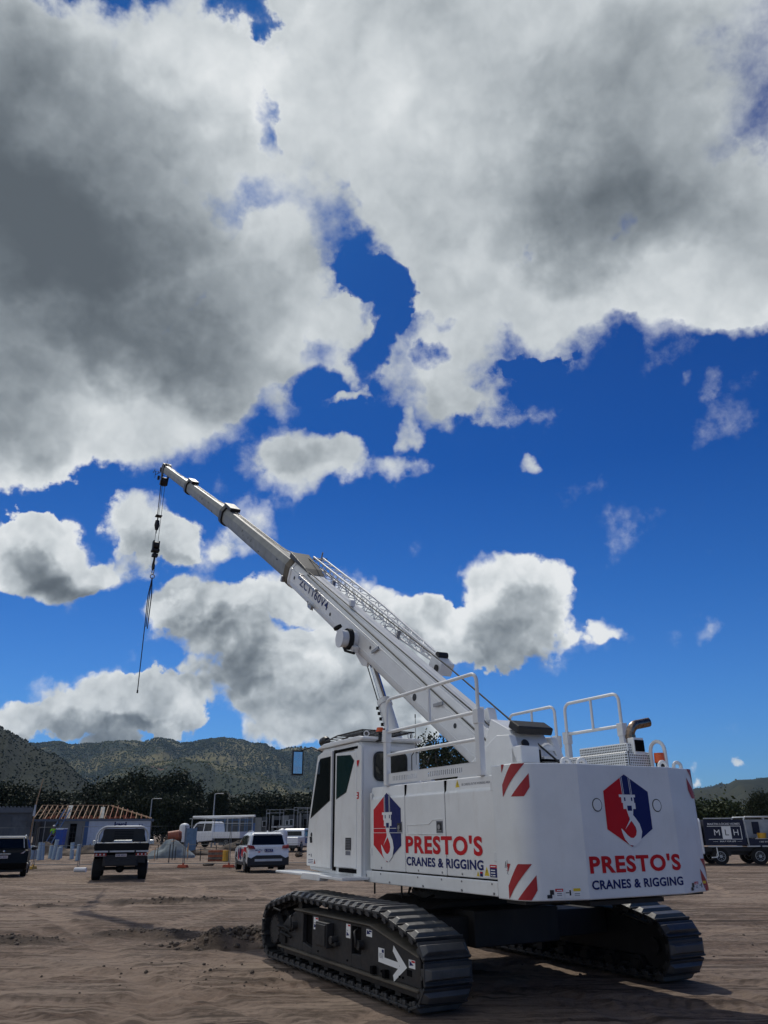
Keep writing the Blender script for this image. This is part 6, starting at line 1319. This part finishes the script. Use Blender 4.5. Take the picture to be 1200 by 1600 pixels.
m.add([(0, -.4, za_), (.22, -.4, za_), (.16, -.4, zb_), (.05, -.4, zb_), (0, -.3, za_), (.22, -.3, za_), (.16, -.3, zb_), (.05, -.3, zb_)], [(0, 1, 2, 3), (7, 6, 5, 4), (0, 4, 5, 1), (1, 5, 6, 2), (2, 6, 7, 3), (3, 7, 4, 0)]); m.build('downpipe_head', 'tray_steel', gh_)
# concrete panel buildings with edge protection
YP = 105.
ph = empty('panel_building', (0, 0, 0)); tag(ph, 'row of grey precast panel walls with pale window frames and scaffold edge rails', 'building')
def pz(py, px=430): return zat(px, py, YP)
gp = gz(-15, YP)-.6
def pan(px0, px1, pyt, mt_, dy=0., pyb=None, nm='wall_panel'):
    m = MB(); m.box(wx(px0, YP), wx(px1, YP), YP+dy, YP+dy+.2, gp if pyb is None else pz(pyb), pz(pyt)); return m.build(nm, mt_, ph)
for a in ((398, 408, 1277, 'panel_grey', 0), (408.3, 416, 1276, 'panel_dark', .5), (424, 440, 1275, 'panel_dark', .6), (440, 450, 1274, 'panel_grey', 0), (450, 459, 1273, 'panel_dark', .4), (459.5, 470, 1274, 'panel_dark', 1.2), (424, 427, 1274, 'panel_grey', -.1), (394, 398, 1277, 'panel_dark', .3), (471, 500, 1271.5, 'panel_dark', 1.4), (468, 470.5, 1271, 'panel_grey', -.6), (500, 530, 1272, 'panel_grey', .5), (530, 560, 1276, 'panel_dark', .2)): pan(*a)
for px0, px1, p0, p1 in ((410, 415, 1283, 1291), (446, 450, 1282, 1289), (452, 457, 1281, 1290)):
    m = MB(); m.box(wx(px0-.8, YP), wx(px1+.8, YP), YP-.04, YP-.02, pz(p1+.6), pz(p0-.6)); f_ = m.build('window_frame', 'tray_steel', ph)
    m = MB(); m.box(wx(px0, YP), wx(px1, YP), YP-.05, YP-.041, pz(p1), pz(p0)); m.build('pane', 'glass_dark', f_)
for px0, px1, p0 in ((427, 438, 1281), (474, 479, 1280), (483, 497, 1281), (418, 423, 1278)):
    m = MB(); m.box(wx(px0, YP), wx(px1, YP), YP+.3, YP+.42, gp, pz(p0)); m.build('opening', 'void_black', ph)
m = MB(); m.box(wx(425, YP), wx(458, YP), YP-.9, YP-.3, pz(1293), pz(1291)); m.box(wx(436, YP), wx(500, YP), YP-.6, YP+.2, pz(1272.5), pz(1270.5)) if False else None; m.build('balcony_slab', 'tray_steel', ph)
sc_ = empty('scaffold', (0, 0, 0)); tag(sc_, 'tubular scaffold edge rails standing over the grey panel building', 'scaffold')
m = MB()
for px_, yb_, yt_ in ((416, 1275, 1265), (421, 1275, 1265), (437, 1274, 1264), (443, 1273, 1265), (459, 1273, 1261), (465, 1271, 1262), (480, 1270, 1262), (487, 1270, 1263), (498, 1271, 1264), (520, 1272, 1264)): m.bar((wx(px_, YP), YP-.5, gp), (wx(px_, YP), YP-.5, pz(yt_)), .055)
for a, b, y_ in ((416, 443, 1265), (416, 421, 1271), (443, 459, 1264.5), (459, 487, 1262), (459, 465, 1266), (465, 498, 1264), (465, 520, 1269), (416, 443, 1270)): m.bar((wx(a, YP), YP-.5, pz(y_)), (wx(b, YP), YP-.5, pz(y_)), .05)
m.build('rail_tubes', 'galv', sc_)
fb = empty('steel_framework', (0, 0, 0)); tag(fb, 'blue grey steel wall frame with posts and rails left of the panel walls', 'frame'); YB = 95.
m = MB()
for px_ in (337, 350, 362, 372, 382, 385.5, 393.5): m.bar((wx(px_, YB), YB, G0-.4), (wx(px_, YB), YB, zat(370, 1276, YB)), .14)
for y_ in (1276, 1281): m.bar((wx(336, YB), YB, zat(360, y_, YB)), (wx(394, YB), YB, zat(360, y_, YB)), .10)
m.build('posts_and_rails', 'net_blue', fb); m = MB(); m.box(wx(337, YB), wx(391, YB), YB+2, YB+2.2, G0-.5, zat(360, 1280, YB)); m.build('back_wall', 'panel_dark', fb); m = MB(); m.box(wx(394, YB), wx(398, YB), YB-.1, YB, G0-.4, zat(396, 1286, YB)); m.build('door_leaf', 'wrap_blue', fb)
# ------------------------------------------------------------------ things on the building site
def put(o, px, Y, dz=0., rz=0.):
    x = xat(px, Y); o.location = (x, Y, gz(x, Y)+dz); o.rotation_euler = (0, 0, rz); return o
def prop(name, label, cat, px, Y, f, mats, bev=0., rz=0., dz=0., group=None):
    m = MB(); f(m); o = m.build(name, mats, None, bev); put(o, px, Y, dz, rz); return tag(o, label, cat, group)
pipes = [(49.5, 'behind the hatchback, nearest its roof'), (52.5, None), (58, None), (61.5, None), (66, None), (71, None), (83, None), (88, None), (95, None), (99, None), (116.5, None), (126, None)]
pdat = [(53, .95, 'first pale pipe stub right of the hatchback'), (60, .6, 'short dark pipe stub beside the hatchback mirror'), (66.5, 1.2, 'tall pipe stub left of the leaning ladder foot'), (71.5, 1.15, 'pipe stub just right of the ladder foot'), (83.5, .9, 'thin pipe stub left of the tallest one'), (88.5, 1.35, 'tallest pipe stub, leaning below the blue bin'), (95.5, .85, 'left stub of the wide bundled pair'), (99, .85, 'right stub of the wide bundled pair'), (117, 1.1, 'left stub of the pair joined by a board'), (126, 1.05, 'right stub of the pair joined by a board'), (56.5, .9, 'pipe stub second from the hatchback roof')]
pr0 = None
for k, (px_, h_, lb) in enumerate(pdat):
    if pr0 is None: m = MB(); m.cyl((0, 0, -.1), (0, 0, 1.), .14, .125, n=14); m.ring((0, 0, .99), (0, 0, 1), .115, .02, 14, 6); o = pr0 = m.build('pipe_stub', 'pipe_blue', None)
    else: o = pr0.copy(); COL.objects.link(o)
    Yp = 57+1.6*math.sin(k*1.9); x = xat(px_, Yp); o.location = (x, Yp, gz(x, Yp)-.02); o.scale = (1, 1, h_*.95); o.rotation_euler = (R(3*math.sin(k*3.1)), R(5*math.sin(k*1.3+1)), 0); tag(o, 'pale blue '+lb, 'pipe', 'pale blue pipe stubs standing in the dirt')
prop('board', 'pale board laid between two pipe stubs', 'board', 121, 57.5, lambda m: m.bar((-.2, 0, .62), (.28, 0, .66), .05, .06), 'pipe_white')
def heap(name, label, cat, px, Y, ax, ay, h, mt_, seed, rz=0.):
    n, k = 36, 16; v = [(0, 0, h*(.95+.1*float(vnoise(np.array([seed*1.]), np.array([.3]), seed)[0])))]; f = []
    for j in range(1, k+1):
        for i in range(n):
            a = 2*PI*i/n; t = j/k; q = .82+.42*float(vnoise(np.array([math.cos(a)*1.7+9+seed]), np.array([math.sin(a)*1.7+5+t*2.5]), seed)[0]); x = ax*t*q*math.cos(a); y = ay*t*q*math.sin(a)
            z = h*(1-t)**.9*(.86+.3*float(vnoise(np.array([x*2.2+40]), np.array([y*2.2+40]), seed+1)[0])) - (.12 if j == k else 0); v.append((x, y, z))
    f = [(0, 1+i, 1+(i+1) % n) for i in range(n)] + [(1+(j-1)*n+i, 1+j*n+i, 1+j*n+(i+1) % n, 1+(j-1)*n+(i+1) % n) for j in range(1, k) for i in range(n)]
    m = MB(); m.add(v, f, 0, False); o = m.build(name, mt_, None); put(o, px, Y, 0, rz); return tag(o, label, cat)
heap('gravel_pile', 'smooth grey gravel pile right of the black ute', 'pile', 270, 58, 1.6, 1.3, 1.15, 'gravel', 3)
heap('dirt_heap', 'brown dirt heap under the leaning ladder in front of the open porch', 'pile', 72, 66, 1.9, 1.3, .95, 'spoil', 4); heap('dirt_heap', 'low brown dirt heap below the blue bin', 'pile', 100, 64, 1.4, 1., .55, 'spoil', 5); heap('dirt_heap', 'dark dirt heap in front of the white wrapped wall', 'pile', 143, 66, 1.2, 1., .75, 'spoil', 6); heap('dirt_heap', 'dirt heap hidden half behind the black ute', 'pile', 165, 68, 1.1, .9, .8, 'spoil', 8)
heap('dirt_heap', 'low dirt heap beside the pallet stack', 'pile', 322, 60, 1.8, .9, .45, 'spoil', 9); heap('dirt_heap', 'low dirt heap behind the white SUV roof', 'pile', 375, 70, 2.2, 1.2, .8, 'spoil', 10)
b_ = prop('rubbish_bin', 'blue tapered bin with a white lid in front of the grey wall', 'bin', 95.5, 72, lambda m: m.add([(-.30, -.30, 0), (.30, -.30, 0), (.30, .30, 0), (-.30, .30, 0), (-.36, -.36, 1.25), (.36, -.36, 1.25), (.36, .36, 1.25), (-.36, .36, 1.25)], [(3, 2, 1, 0), (4, 5, 6, 7), (0, 1, 5, 4), (1, 2, 6, 5), (2, 3, 7, 6), (3, 0, 4, 7)]).box(-.25, .25, -.34, -.30, .5, .52), 'bin_blue', .03, dz=.55)
m = MB(); m.box(-.39, .39, -.39, .39, 1.25, 1.33); m.box(-.3, .3, -.42, -.38, 1.20, 1.28); m.build('lid', 'wrap_white', b_, .03)
b_ = prop('ladder', 'dark blue ladder leaning up to the roof frame by the heap', 'ladder', 74, 79, lambda m: [m.bar((x, 0, 0), (x+.35, 3.2, 3.6), .09, .07) for x in (-.28, .28)] + [m.bar((-.28+.35*t, 3.2*t, 3.6*t), (.28+.35*t, 3.2*t, 3.6*t), .05, .05) for t in [k/11 for k in range(1, 11)]], 'wrap_blue')
# a person in a hi vis vest in the porch
def person(px, Y, label, vest, dz=0.):
    e = empty('person', (xat(px, Y), Y, gz(xat(px, Y), Y)+dz), R(20)); tag(e, label, 'person')
    def skin_mesh(name, pts, edges, rad, mt_):
        me = bpy.data.meshes.new(name); me.from_pydata(pts, edges, []); o = bpy.data.objects.new(name, me); COL.objects.link(o); o.parent = e
        md = o.modifiers.new('skin', 'SKIN'); sv = me.skin_vertices[0].data
        for i, r_ in enumerate(rad): sv[i].radius = (r_, r_)
        sv[0].use_root = True; s2 = o.modifiers.new('sub', 'SUBSURF'); s2.levels = 1; s2.render_levels = 1
        me.materials.append(MATS[mt_]); return o
    P = [(0, 0, .95), (0, 0, 1.15), (0, 0, 1.38), (0, 0, 1.50), (0, .02, 1.60), (0, .02, 1.72), (-.19, 0, 1.40), (-.27, .05, 1.12), (-.22, .25, .98), (-.20, .33, .95), (.19, 0, 1.40), (.28, .05, 1.12), (.24, .25, 1.0), (.22, .33, .97), (-.10, 0, .88), (-.12, .03, .48), (-.12, -.02, .08), (-.12, .12, .04), (.10, 0, .88), (.13, .05, .48), (.14, -.02, .08), (.14, .12, .04)]
    E_ = [(0, 1), (1, 2), (2, 3), (3, 4), (4, 5), (2, 6), (6, 7), (7, 8), (8, 9), (2, 10), (10, 11), (11, 12), (12, 13), (0, 14), (14, 15), (15, 16), (16, 17), (0, 18), (18, 19), (19, 20), (20, 21)]
    rr = [.14, .125, .15, .06, .085, .075, .07, .05, .038, .035, .07, .05, .038, .035, .095, .065, .045, .045, .095, .065, .045, .045]
    skin_mesh('body', P, E_, rr, 'skin')
    skin_mesh('shirt', [(0, 0, .93), (0, 0, 1.15), (0, 0, 1.38), (0, 0, 1.46), (-.19, 0, 1.40), (-.26, .04, 1.15), (.19, 0, 1.40), (.27, .04, 1.15)], [(0, 1), (1, 2), (2, 3), (2, 4), (4, 5), (2, 6), (6, 7)], [.155, .145, .165, .08, .085, .065, .085, .065], vest)
    skin_mesh('trousers', [(0, 0, .96), (0, 0, .90), (-.10, 0, .86), (-.12, .03, .48), (-.12, -.02, .14), (.10, 0, .86), (.13, .05, .48), (.14, -.02, .14)], [(0, 1), (1, 2), (2, 3), (3, 4), (1, 5), (5, 6), (6, 7)], [.155, .14, .11, .08, .065, .11, .08, .065], 'navy_cloth')
    m = MB(); m.ball((0, .02, 1.72), .115, (1, 1.15, .75)); m.cyl((0, .05, 1.705), (0, .05, 1.715), .15, n=16); m.build('hard_hat', 'white_decal', e)
    return e
person(82.5, 80.5, 'person in a lime green hi vis shirt and navy trousers in the porch', 'hi_vis', .35)
# poles
def lamp(px, Y, h, label, arm=1):
    x = xat(px, Y); e = empty('street_lamp', (x, Y, gz(x, Y))); tag(e, label, 'street lamp', 'thin street lamps over the site')
    m = MB(); m.tube([(0, 0, 0), (0, 0, h)], [.09, .05], 10); m.tube([(0, 0, h), (arm*.3, 0, h+.06), (arm*.7, 0, h+.05)], .035, 8); m.build('pole', 'galv', e)
    m = MB(); m.obox((arm*.85, 0, h+.05), .42, .16, .07); m.build('lamp_head', 'galv', e, .02)
lamp(232, 88, zat(235, 1248, 88)-gz(-20, 88), 'pale street lamp at the right end of the roof trusses'); lamp(331.5, 82, zat(333, 1240, 82)-gz(-17, 82), 'pale street lamp rising over the white work truck', .8); lamp(229, 110, zat(229, 1263, 110), 'shorter lamp pole left of the one at the trusses', .6)
prop('power_pole', 'thin leaning pole standing above the grey house', 'pole', 47, 79, lambda m: m.tube([(0, 0, 0), (.15, 0, 4.2), (.45, 0, zat(52, 1220, 79))], [.07, .06, .03], 8), 'timber')
# mixer, tank, screens, pallets
e = empty('concrete_mixer', (xat(273, 70), 70, gz(xat(273, 70), 70)), R(15)); tag(e, 'rusty orange site machine with a round drum behind the gravel', 'machine')
m = MB(); m.cyl((-.55, 0, 1.15), (.35, 0, 1.2), .36, .44, n=20); m.cyl((.35, 0, 1.2), (.6, 0, 1.22), .44, .28, n=20); m.build('drum', 'machine_orange', e, .02)
m = MB(); m.box(-1., 1., -.5, .5, .45, .65); m.bar((-.7, 0, .6), (-.6, 0, 1.2), .2); m.bar((.5, 0, .6), (.5, 0, 1.2), .2); m.build('chassis', 'dusty_steel', e)
for x in (-.7, .7):
    m = MB(); m.cyl((x, -.55, .35), (x, .55, .35), .34, n=20); m.build('wheel', 'black_rubber', e)
e = empty('water_tank', (xat(287.5, 74), 74, gz(xat(287, 74), 74))); tag(e, 'white round topped tank beside the orange machine', 'tank')
m = MB(); m.cyl((0, 0, .3), (0, 0, 1.9), .45, n=22); m.ball((0, 0, 1.9), .45, (1, 1, .65)); m.build('shell', 'pipe_white', e); m = MB(); m.ball((.2, -.36, 1.95), .08); m.box(-.4, .4, -.4, .4, .0, .3); m.build('base', 'galv', e)
prop('site_screen', 'upright blue grey sheet standing right of the white tank', 'panel', 298.5, 60, lambda m: (m.box(-.40, .40, -.03, .03, .15, 1.75), m.box(-.42, -.36, -.05, .05, 0, 1.8), m.box(.36, .42, -.05, .05, 0, 1.8), m.box(-.15, -.02, -.04, -.03, 1.2, 1.35)), 'wrap_blue' if False else 'net_blue')
e = empty('pallet_stack', (xat(342, 52), 52, gz(xat(342, 52), 52)), R(4)); tag(e, 'dark stack of pallets left of the yellow drum', 'pallets')
for k in range(5):
    m = MB(); z = .13*k
    for j in range(6): m.box(-.5+.18*j, -.39+.18*j, -.5, .5, z+.10, z+.125)
    for j in (-.45, 0, .42): m.box(-.5, .51, j-.04, j+.04, z, z+.10)
    m.build('pallet', 'bark' if k % 2 else 'timber_red', e)
prop('yellow_drum', 'yellow drum between the pallet stack and the SUV', 'drum', 355.5, 51, lambda m: (m.cyl((0, 0, 0), (0, 0, .62), .21, n=18), m.ring((0, 0, .2), (0, 0, 1), .21, .015, 18, 6), m.ring((0, 0, .42), (0, 0, 1), .21, .015, 18, 6)), 'machine_yellow')
stk = [(245, .75, 'timber stake with a cross piece right of the black ute'), (249, .9, 'thin dark stake on the left flank of the gravel'), (267.5, 1.05, 'dark star picket before the gravel pile'), (272.5, 1.3, 'tall star picket with a pale tag before the gravel'), (277, .8, 'short stake right of the tagged picket'), (291.5, .9, 'stake with yellow tape left of the blue sheet'), (296, .95, 'pale stake with yellow tape before the blue sheet'), (316, .7, 'yellow topped stake between the sheet and the pallets'), (340, .9, 'stake rising over the pallet stack')]
for k, (px_, h_, lb) in enumerate(stk):
    def f(m):
        m.bar((0, 0, -.1), (.02*math.sin(k), 0, h_), .045); 
        if k in (0, 3, 7): m.bar((-.22, 0, h_*.82), (.18, 0, h_*.86), .07, .03, mi=1)
        if k in (5, 6): m.bar((0, 0, h_*.9), (.1, 0, h_*.45), .05, .02, mi=2)
    prop('stake', lb, 'stake', px_, 53+1.5*math.sin(k*2.3), f, ['timber' if k in (0, 6) else 'black_steel', 'timber', 'machine_yellow'], rz=.4*k, group='marker stakes around the gravel')
e = empty('bulk_bag', (xat(441, 60), 60, gz(xat(441, 60), 60))); tag(e, 'white round topped bulk bag on a pale crate behind the SUV', 'bag')
m = MB(); m.ball((0, 0, 1.35), .40, (1, 1, 1.0), 18, 12); m.cyl((0, 0, .75), (0, 0, 1.35), .36, .40, n=18); m.build('bag', 'white_decal', e); m = MB(); m.add([(-.40, -.4, .75), (.40, -.4, .75), (.50, -.4, .1), (-.2, -.4, .1), (-.40, .4, .75), (.40, .4, .75), (.5, .4, .1), (-.2, .4, .1)], [(3, 2, 1, 0), (4, 5, 6, 7), (0, 1, 5, 4), (1, 2, 6, 5), (2, 3, 7, 6), (3, 0, 4, 7)]); m.build('crate', 'wrap_white', e, .03)
def rock(m, c, r, seed, sc=(1, 1, .7)):
    rg = random.Random(seed); t = MB(); t.ball((0, 0, 0), 1, (1, 1, 1), 9, 6, sm=False); 
    v = [(c[0]+x*r*sc[0]*rg.uniform(.72, 1.2), c[1]+y*r*sc[1]*rg.uniform(.72, 1.2), c[2]+z*r*sc[2]*rg.uniform(.72, 1.2)) for x, y, z in t.v]; m.add(v, t.f)
prop('boulder', 'brown boulder on the dirt right of the white ute', 'rock', 468, 57, lambda m: rock(m, (0, 0, .14), .27, 4), 'spoil')
prop('spoil_clump', 'dark clump of earth between the SUV and the ute', 'rock', 330, 47, lambda m: rock(m, (0, 0, .05), .25, 7, (1.4, 1, .4)), 'spoil')
# broken clods of earth in front of the near crawler (nobody could count them)
rg = random.Random(3); m = MB()
def clods(cx, cy, ax, ay, rot, n, rmin, rmax):
    for _ in range(n):
        u, v = rg.gauss(0, .42), rg.gauss(0, .42); c_, s_ = math.cos(rot), math.sin(rot); x = cx+(u*ax*c_-v*ay*s_); y = cy+(u*ax*s_+v*ay*c_); r_ = rmin+(rmax-rmin)*rg.random()**3
        k_ = (x-CR.x)*math.cos(TH)+(y-CR.y)*math.sin(TH); l_ = -(x-CR.x)*math.sin(TH)+(y-CR.y)*math.cos(TH)
        if abs(abs(k_)-1.56) < .4 and abs(l_) < 2.45: continue
        rock(m, (x, y, gz(x, y)+r_*.25), r_, rg.random(), (1, 1, .75))
clods(-2.35, 13.9, 1.2, .6, .1, 420, .010, .055); clods(-4.0, 15.2, 1.5, .4, -.15, 120, .008, .03); clods(-5.4, 22., 2.3, .4, 0, 110, .01, .035); clods(-8.6, 21., .9, .3, 0, 40, .01, .03); clods(-6.2, 14.3, 1.1, .5, .1, 70, .01, .04); clods(-2.2, 11.2, 2.2, 1.2, 0, 80, .006, .03); clods(-1, 12, 5, 3, 0, 160, .005, .02); clods(5.5, 13, 4, 3, 0, 120, .005, .025)
tag(m.build('dirt_clods', 'clod', None), 'scatter of broken dark clods and crumbs of earth', 'dirt', kind='stuff')
# ------------------------------------------------------------------ trees
def tree_meshes(name, h, w, lobes, nleaf, leaf, seed, lm, trunk_h=.45, clump=.09, forks=7):
    rng = np.random.default_rng(seed); rg = random.Random(seed)
    L = []
    for _ in range(lobes):
        a = rg.uniform(0, 2*PI); rr = w*.5*rg.uniform(.15, .72); z = h*rg.uniform(trunk_h, .88); L.append((rr*math.cos(a), rr*math.sin(a), z, w*rg.uniform(.16, .28)))
    L.append((0, 0, h*.86, w*.2))
    nc = int(nleaf/26); cen = []
    for _ in range(nc):
        l = L[rg.randrange(len(L))]; v = rng.normal(size=3); v /= np.linalg.norm(v); q = l[3]*(rg.random()**.35); cen.append((l[0]+v[0]*q, l[1]+v[1]*q, l[2]+v[2]*q*.72))
    cen = np.array(cen); C = np.repeat(cen, 26, 0) + rng.normal(size=(nc*26, 3))*w*clump*.5
    n = len(C); a = rng.normal(size=(n, 3)); a /= np.linalg.norm(a, axis=1)[:, None]; b = np.cross(a, rng.normal(size=(n, 3))); b /= np.linalg.norm(b, axis=1)[:, None]
    s = leaf*rng.uniform(.6, 1.3, (n, 1)); a = a*s; b = b*s*.55
    co = np.stack([C-a, C+b, C+a, C-b], 1).reshape(-1, 3); F = np.arange(n*4).reshape(-1, 4)
    me = bpy.data.meshes.new(name+'_crown'); me.vertices.add(len(co)); me.vertices.foreach_set('co', co.ravel()); me.loops.add(F.size); me.loops.foreach_set('vertex_index', F.ravel()); me.polygons.add(n); me.polygons.foreach_set('loop_start', np.arange(n)*4); me.polygons.foreach_set('loop_total', np.full(n, 4)); me.update(calc_edges=True); me.materials.append(MATS[lm])
    m = MB(); tr_ = h*.022+.06; m.tube([(0, 0, -.3), (.02*h, 0, h*trunk_h*.5), (.0, .02*h, h*trunk_h), (.02*h, 0, h*.8)], [tr_*1.25, tr_, tr_*.75, tr_*.2], 8)
    for l in L[:forks]:
        z0 = h*trunk_h*rg.uniform(.6, 1.1); m.tube([(.01*h, 0, z0), (l[0]*.45, l[1]*.45, z0+(l[2]-z0)*.6), (l[0], l[1], l[2])], [tr_*.5, tr_*.33, tr_*.1], 6)
        for _ in range(2): m.tube([(l[0]*.6, l[1]*.6, z0+(l[2]-z0)*.7), (l[0]+rg.uniform(-1, 1)*l[3], l[1]+rg.uniform(-1, 1)*l[3], l[2]+rg.uniform(.0, .8)*l[3])], [tr_*.2, tr_*.06], 5)
    t = m.build(name+'_trunk', 'bark'); tm = t.data; bpy.data.objects.remove(t); return me, tm, float(np.percentile(co[:, 2], 99.7))
PT = {
 'gum': tree_meshes('gum', 10, 8.5, 11, 5600, .15, 1, 'leaf_gum', .50, .085), 'gum2': tree_meshes('gum2', 10, 8, 16, 9000, .22, 2, 'leaf_dark', .42, .12),
 'dense': tree_meshes('dense', 8, 8, 20, 9000, .24, 3, 'leaf_dark', .30, .14), 'bush': tree_meshes('bush', 5, 7, 18, 8000, .22, 4, 'leaf_green', .22, .15), 'cyp': tree_meshes('cyp', 8, 1.7, 26, 5000, .16, 5, 'leaf_dark', .18, .25, 3), 'dense2': tree_meshes('dense2', 8, 9, 22, 9000, .24, 6, 'leaf_dark', .26, .13)}
NAMES = {'gum': 'gum_tree', 'gum2': 'gum_tree', 'dense': 'broadleaf_tree', 'dense2': 'broadleaf_tree', 'bush': 'bushy_tree', 'cyp': 'cypress_tree'}
def plant(kind, px, Y, ytop, label, rz=0., wf=1., group=None):
    x = xat(px, Y); g = gz(x, Y)-.2; H_ = PT[kind][2]
    s = (zat(px, ytop, Y)-g)/H_; e = empty(NAMES[kind], (x, Y, g), rz); e.scale = (s*wf, s*wf, s); tag(e, label, 'tree', group)
    for nm, me in zip(('crown', 'trunk'), PT[kind][:2]): o = bpy.data.objects.new(nm, me); COL.objects.link(o); o.parent = e
plant('gum', 682, 66, 1139, 'open crowned gum tree seen through the guard rail behind the cab', .4, 1.0)
plant('gum', 752, 74, 1172, 'small gum tree just under the boom behind the guard rail', 2.2, .8); plant('gum2', 718, 95, 1188, 'low gum tree behind the louvred kick plate', 1.2, 1.0); plant('dense', 655, 100, 1200, 'dark tree low behind the cab window', 1.2, 1.0)
G1 = 'tall dark trees behind the framed house'
for k, (kd, px, Y, yt, wf, lb) in enumerate([('gum2', 205, 120, 1203, 1.0, 'tall dark gum tree above the middle of the roof trusses'), ('gum2', 268, 125, 1203, .95, 'tall dark gum tree right of the street lamp at the trusses'), ('gum2', 238, 140, 1212, 1., 'dark gum tree between the two tallest gums'), ('dense', 172, 130, 1218, 1.1, 'dark broad tree above the hip of the trusses'), ('gum2', 295, 118, 1228, .9, 'dark gum tree at the right end of the tall group'), ('dense', 150, 150, 1226, 1.3, 'green tinged tree above the left of the trusses'), ('dense2', 125, 170, 1235, 1.3, 'lower tree left of the tall gums'), ('dense2', 220, 105, 1235, 1., 'dense tree close behind the roof hip'), ('dense', 255, 104, 1240, 1., 'dense tree close behind the lamp at the trusses'), ('dense2', 285, 106, 1248, 1., 'dense low tree behind the orange machine')]): plant(kd, px, Y, yt, lb, k*1.3, wf, G1)
G2 = 'dark trees behind the grey house'
for k, (kd, px, Y, yt, wf, lb) in enumerate([('dense', 2, 110, 1224, 1.2, 'dark tree at the left edge above the grey house'), ('dense2', 38, 120, 1232, 1.3, 'dark tree behind the thin leaning pole'), ('dense', 72, 130, 1236, 1.3, 'dark tree above the left end of the trusses'), ('dense2', 100, 140, 1244, 1.2, 'low dark tree above the first trusses'), ('dense2', -40, 110, 1222, 1.3, 'dark tree beyond the left edge')]): plant(kd, px, Y, yt, lb, k*1.7, wf, G2)
G3 = 'slim dark cypress trees above the work truck'
for k, (px, yt, lb) in enumerate([(325, 1240, 'first cypress from the left beside the street lamp'), (332.5, 1236, 'tallest cypress just right of the street lamp'), (340, 1235, 'third cypress of the row'), (347, 1237, 'fourth cypress of the row, at its right end')]): plant('cyp', px, 118, yt, lb, k*1.1, 1., G3)
G4 = 'tree line behind the panel building'
for k, (px, Y, yt) in enumerate([(312, 150, 1252), (362, 150, 1246), (385, 160, 1242), (408, 150, 1240), (432, 160, 1238), (455, 150, 1240), (478, 160, 1238), (500, 150, 1238), (525, 155, 1240), (550, 150, 1238), (580, 160, 1240), (610, 150, 1236), (640, 160, 1236)]):
    where = ['left of the cypress row', 'right of the cypress row', 'above the blue grey steel frame', 'above the left panel wall', 'above the scaffold at its left end', 'above the middle of the scaffold', 'above the right scaffold bay', 'hidden behind the cab door', 'hidden behind the cab middle', 'hidden behind the cab rear', 'hidden behind the side doors at the front', 'hidden behind the side doors middle', 'behind the rear cab window'][k]
    plant('dense' if k % 2 else 'dense2', px, Y, yt, 'dark tree line tree '+where, k*.9, 1.35, G4)
G5 = 'trees beyond the sign truck'
for k, (kd, px, Y, yt, wf, lb) in enumerate([('bush', 1112, 95, 1247, 1.3, 'broad dark bushy tree left above the sign truck'), ('bush', 1142, 100, 1252, 1.3, 'broad bushy tree above the letter board'), ('bush', 1170, 110, 1262, 1.2, 'lower bushy tree above the glazed rack'), ('dense', 1193, 80, 1236, .62, 'tall leafy tree at the right edge'), ('dense2', 1215, 85, 1240, .8, 'leafy tree just beyond the right edge'), ('bush', 1090, 100, 1250, 1.2, 'bushy tree beside the counterweight edge'), ('dense', 1060, 120, 1252, 1.2, 'dark tree hidden behind the counterweight'), ('bush', 1240, 120, 1262, 1.3, 'bushy tree outside the right edge')]): plant(kd, px, Y, yt, lb, k*1.9, wf, G5)
for kd in PT: pass
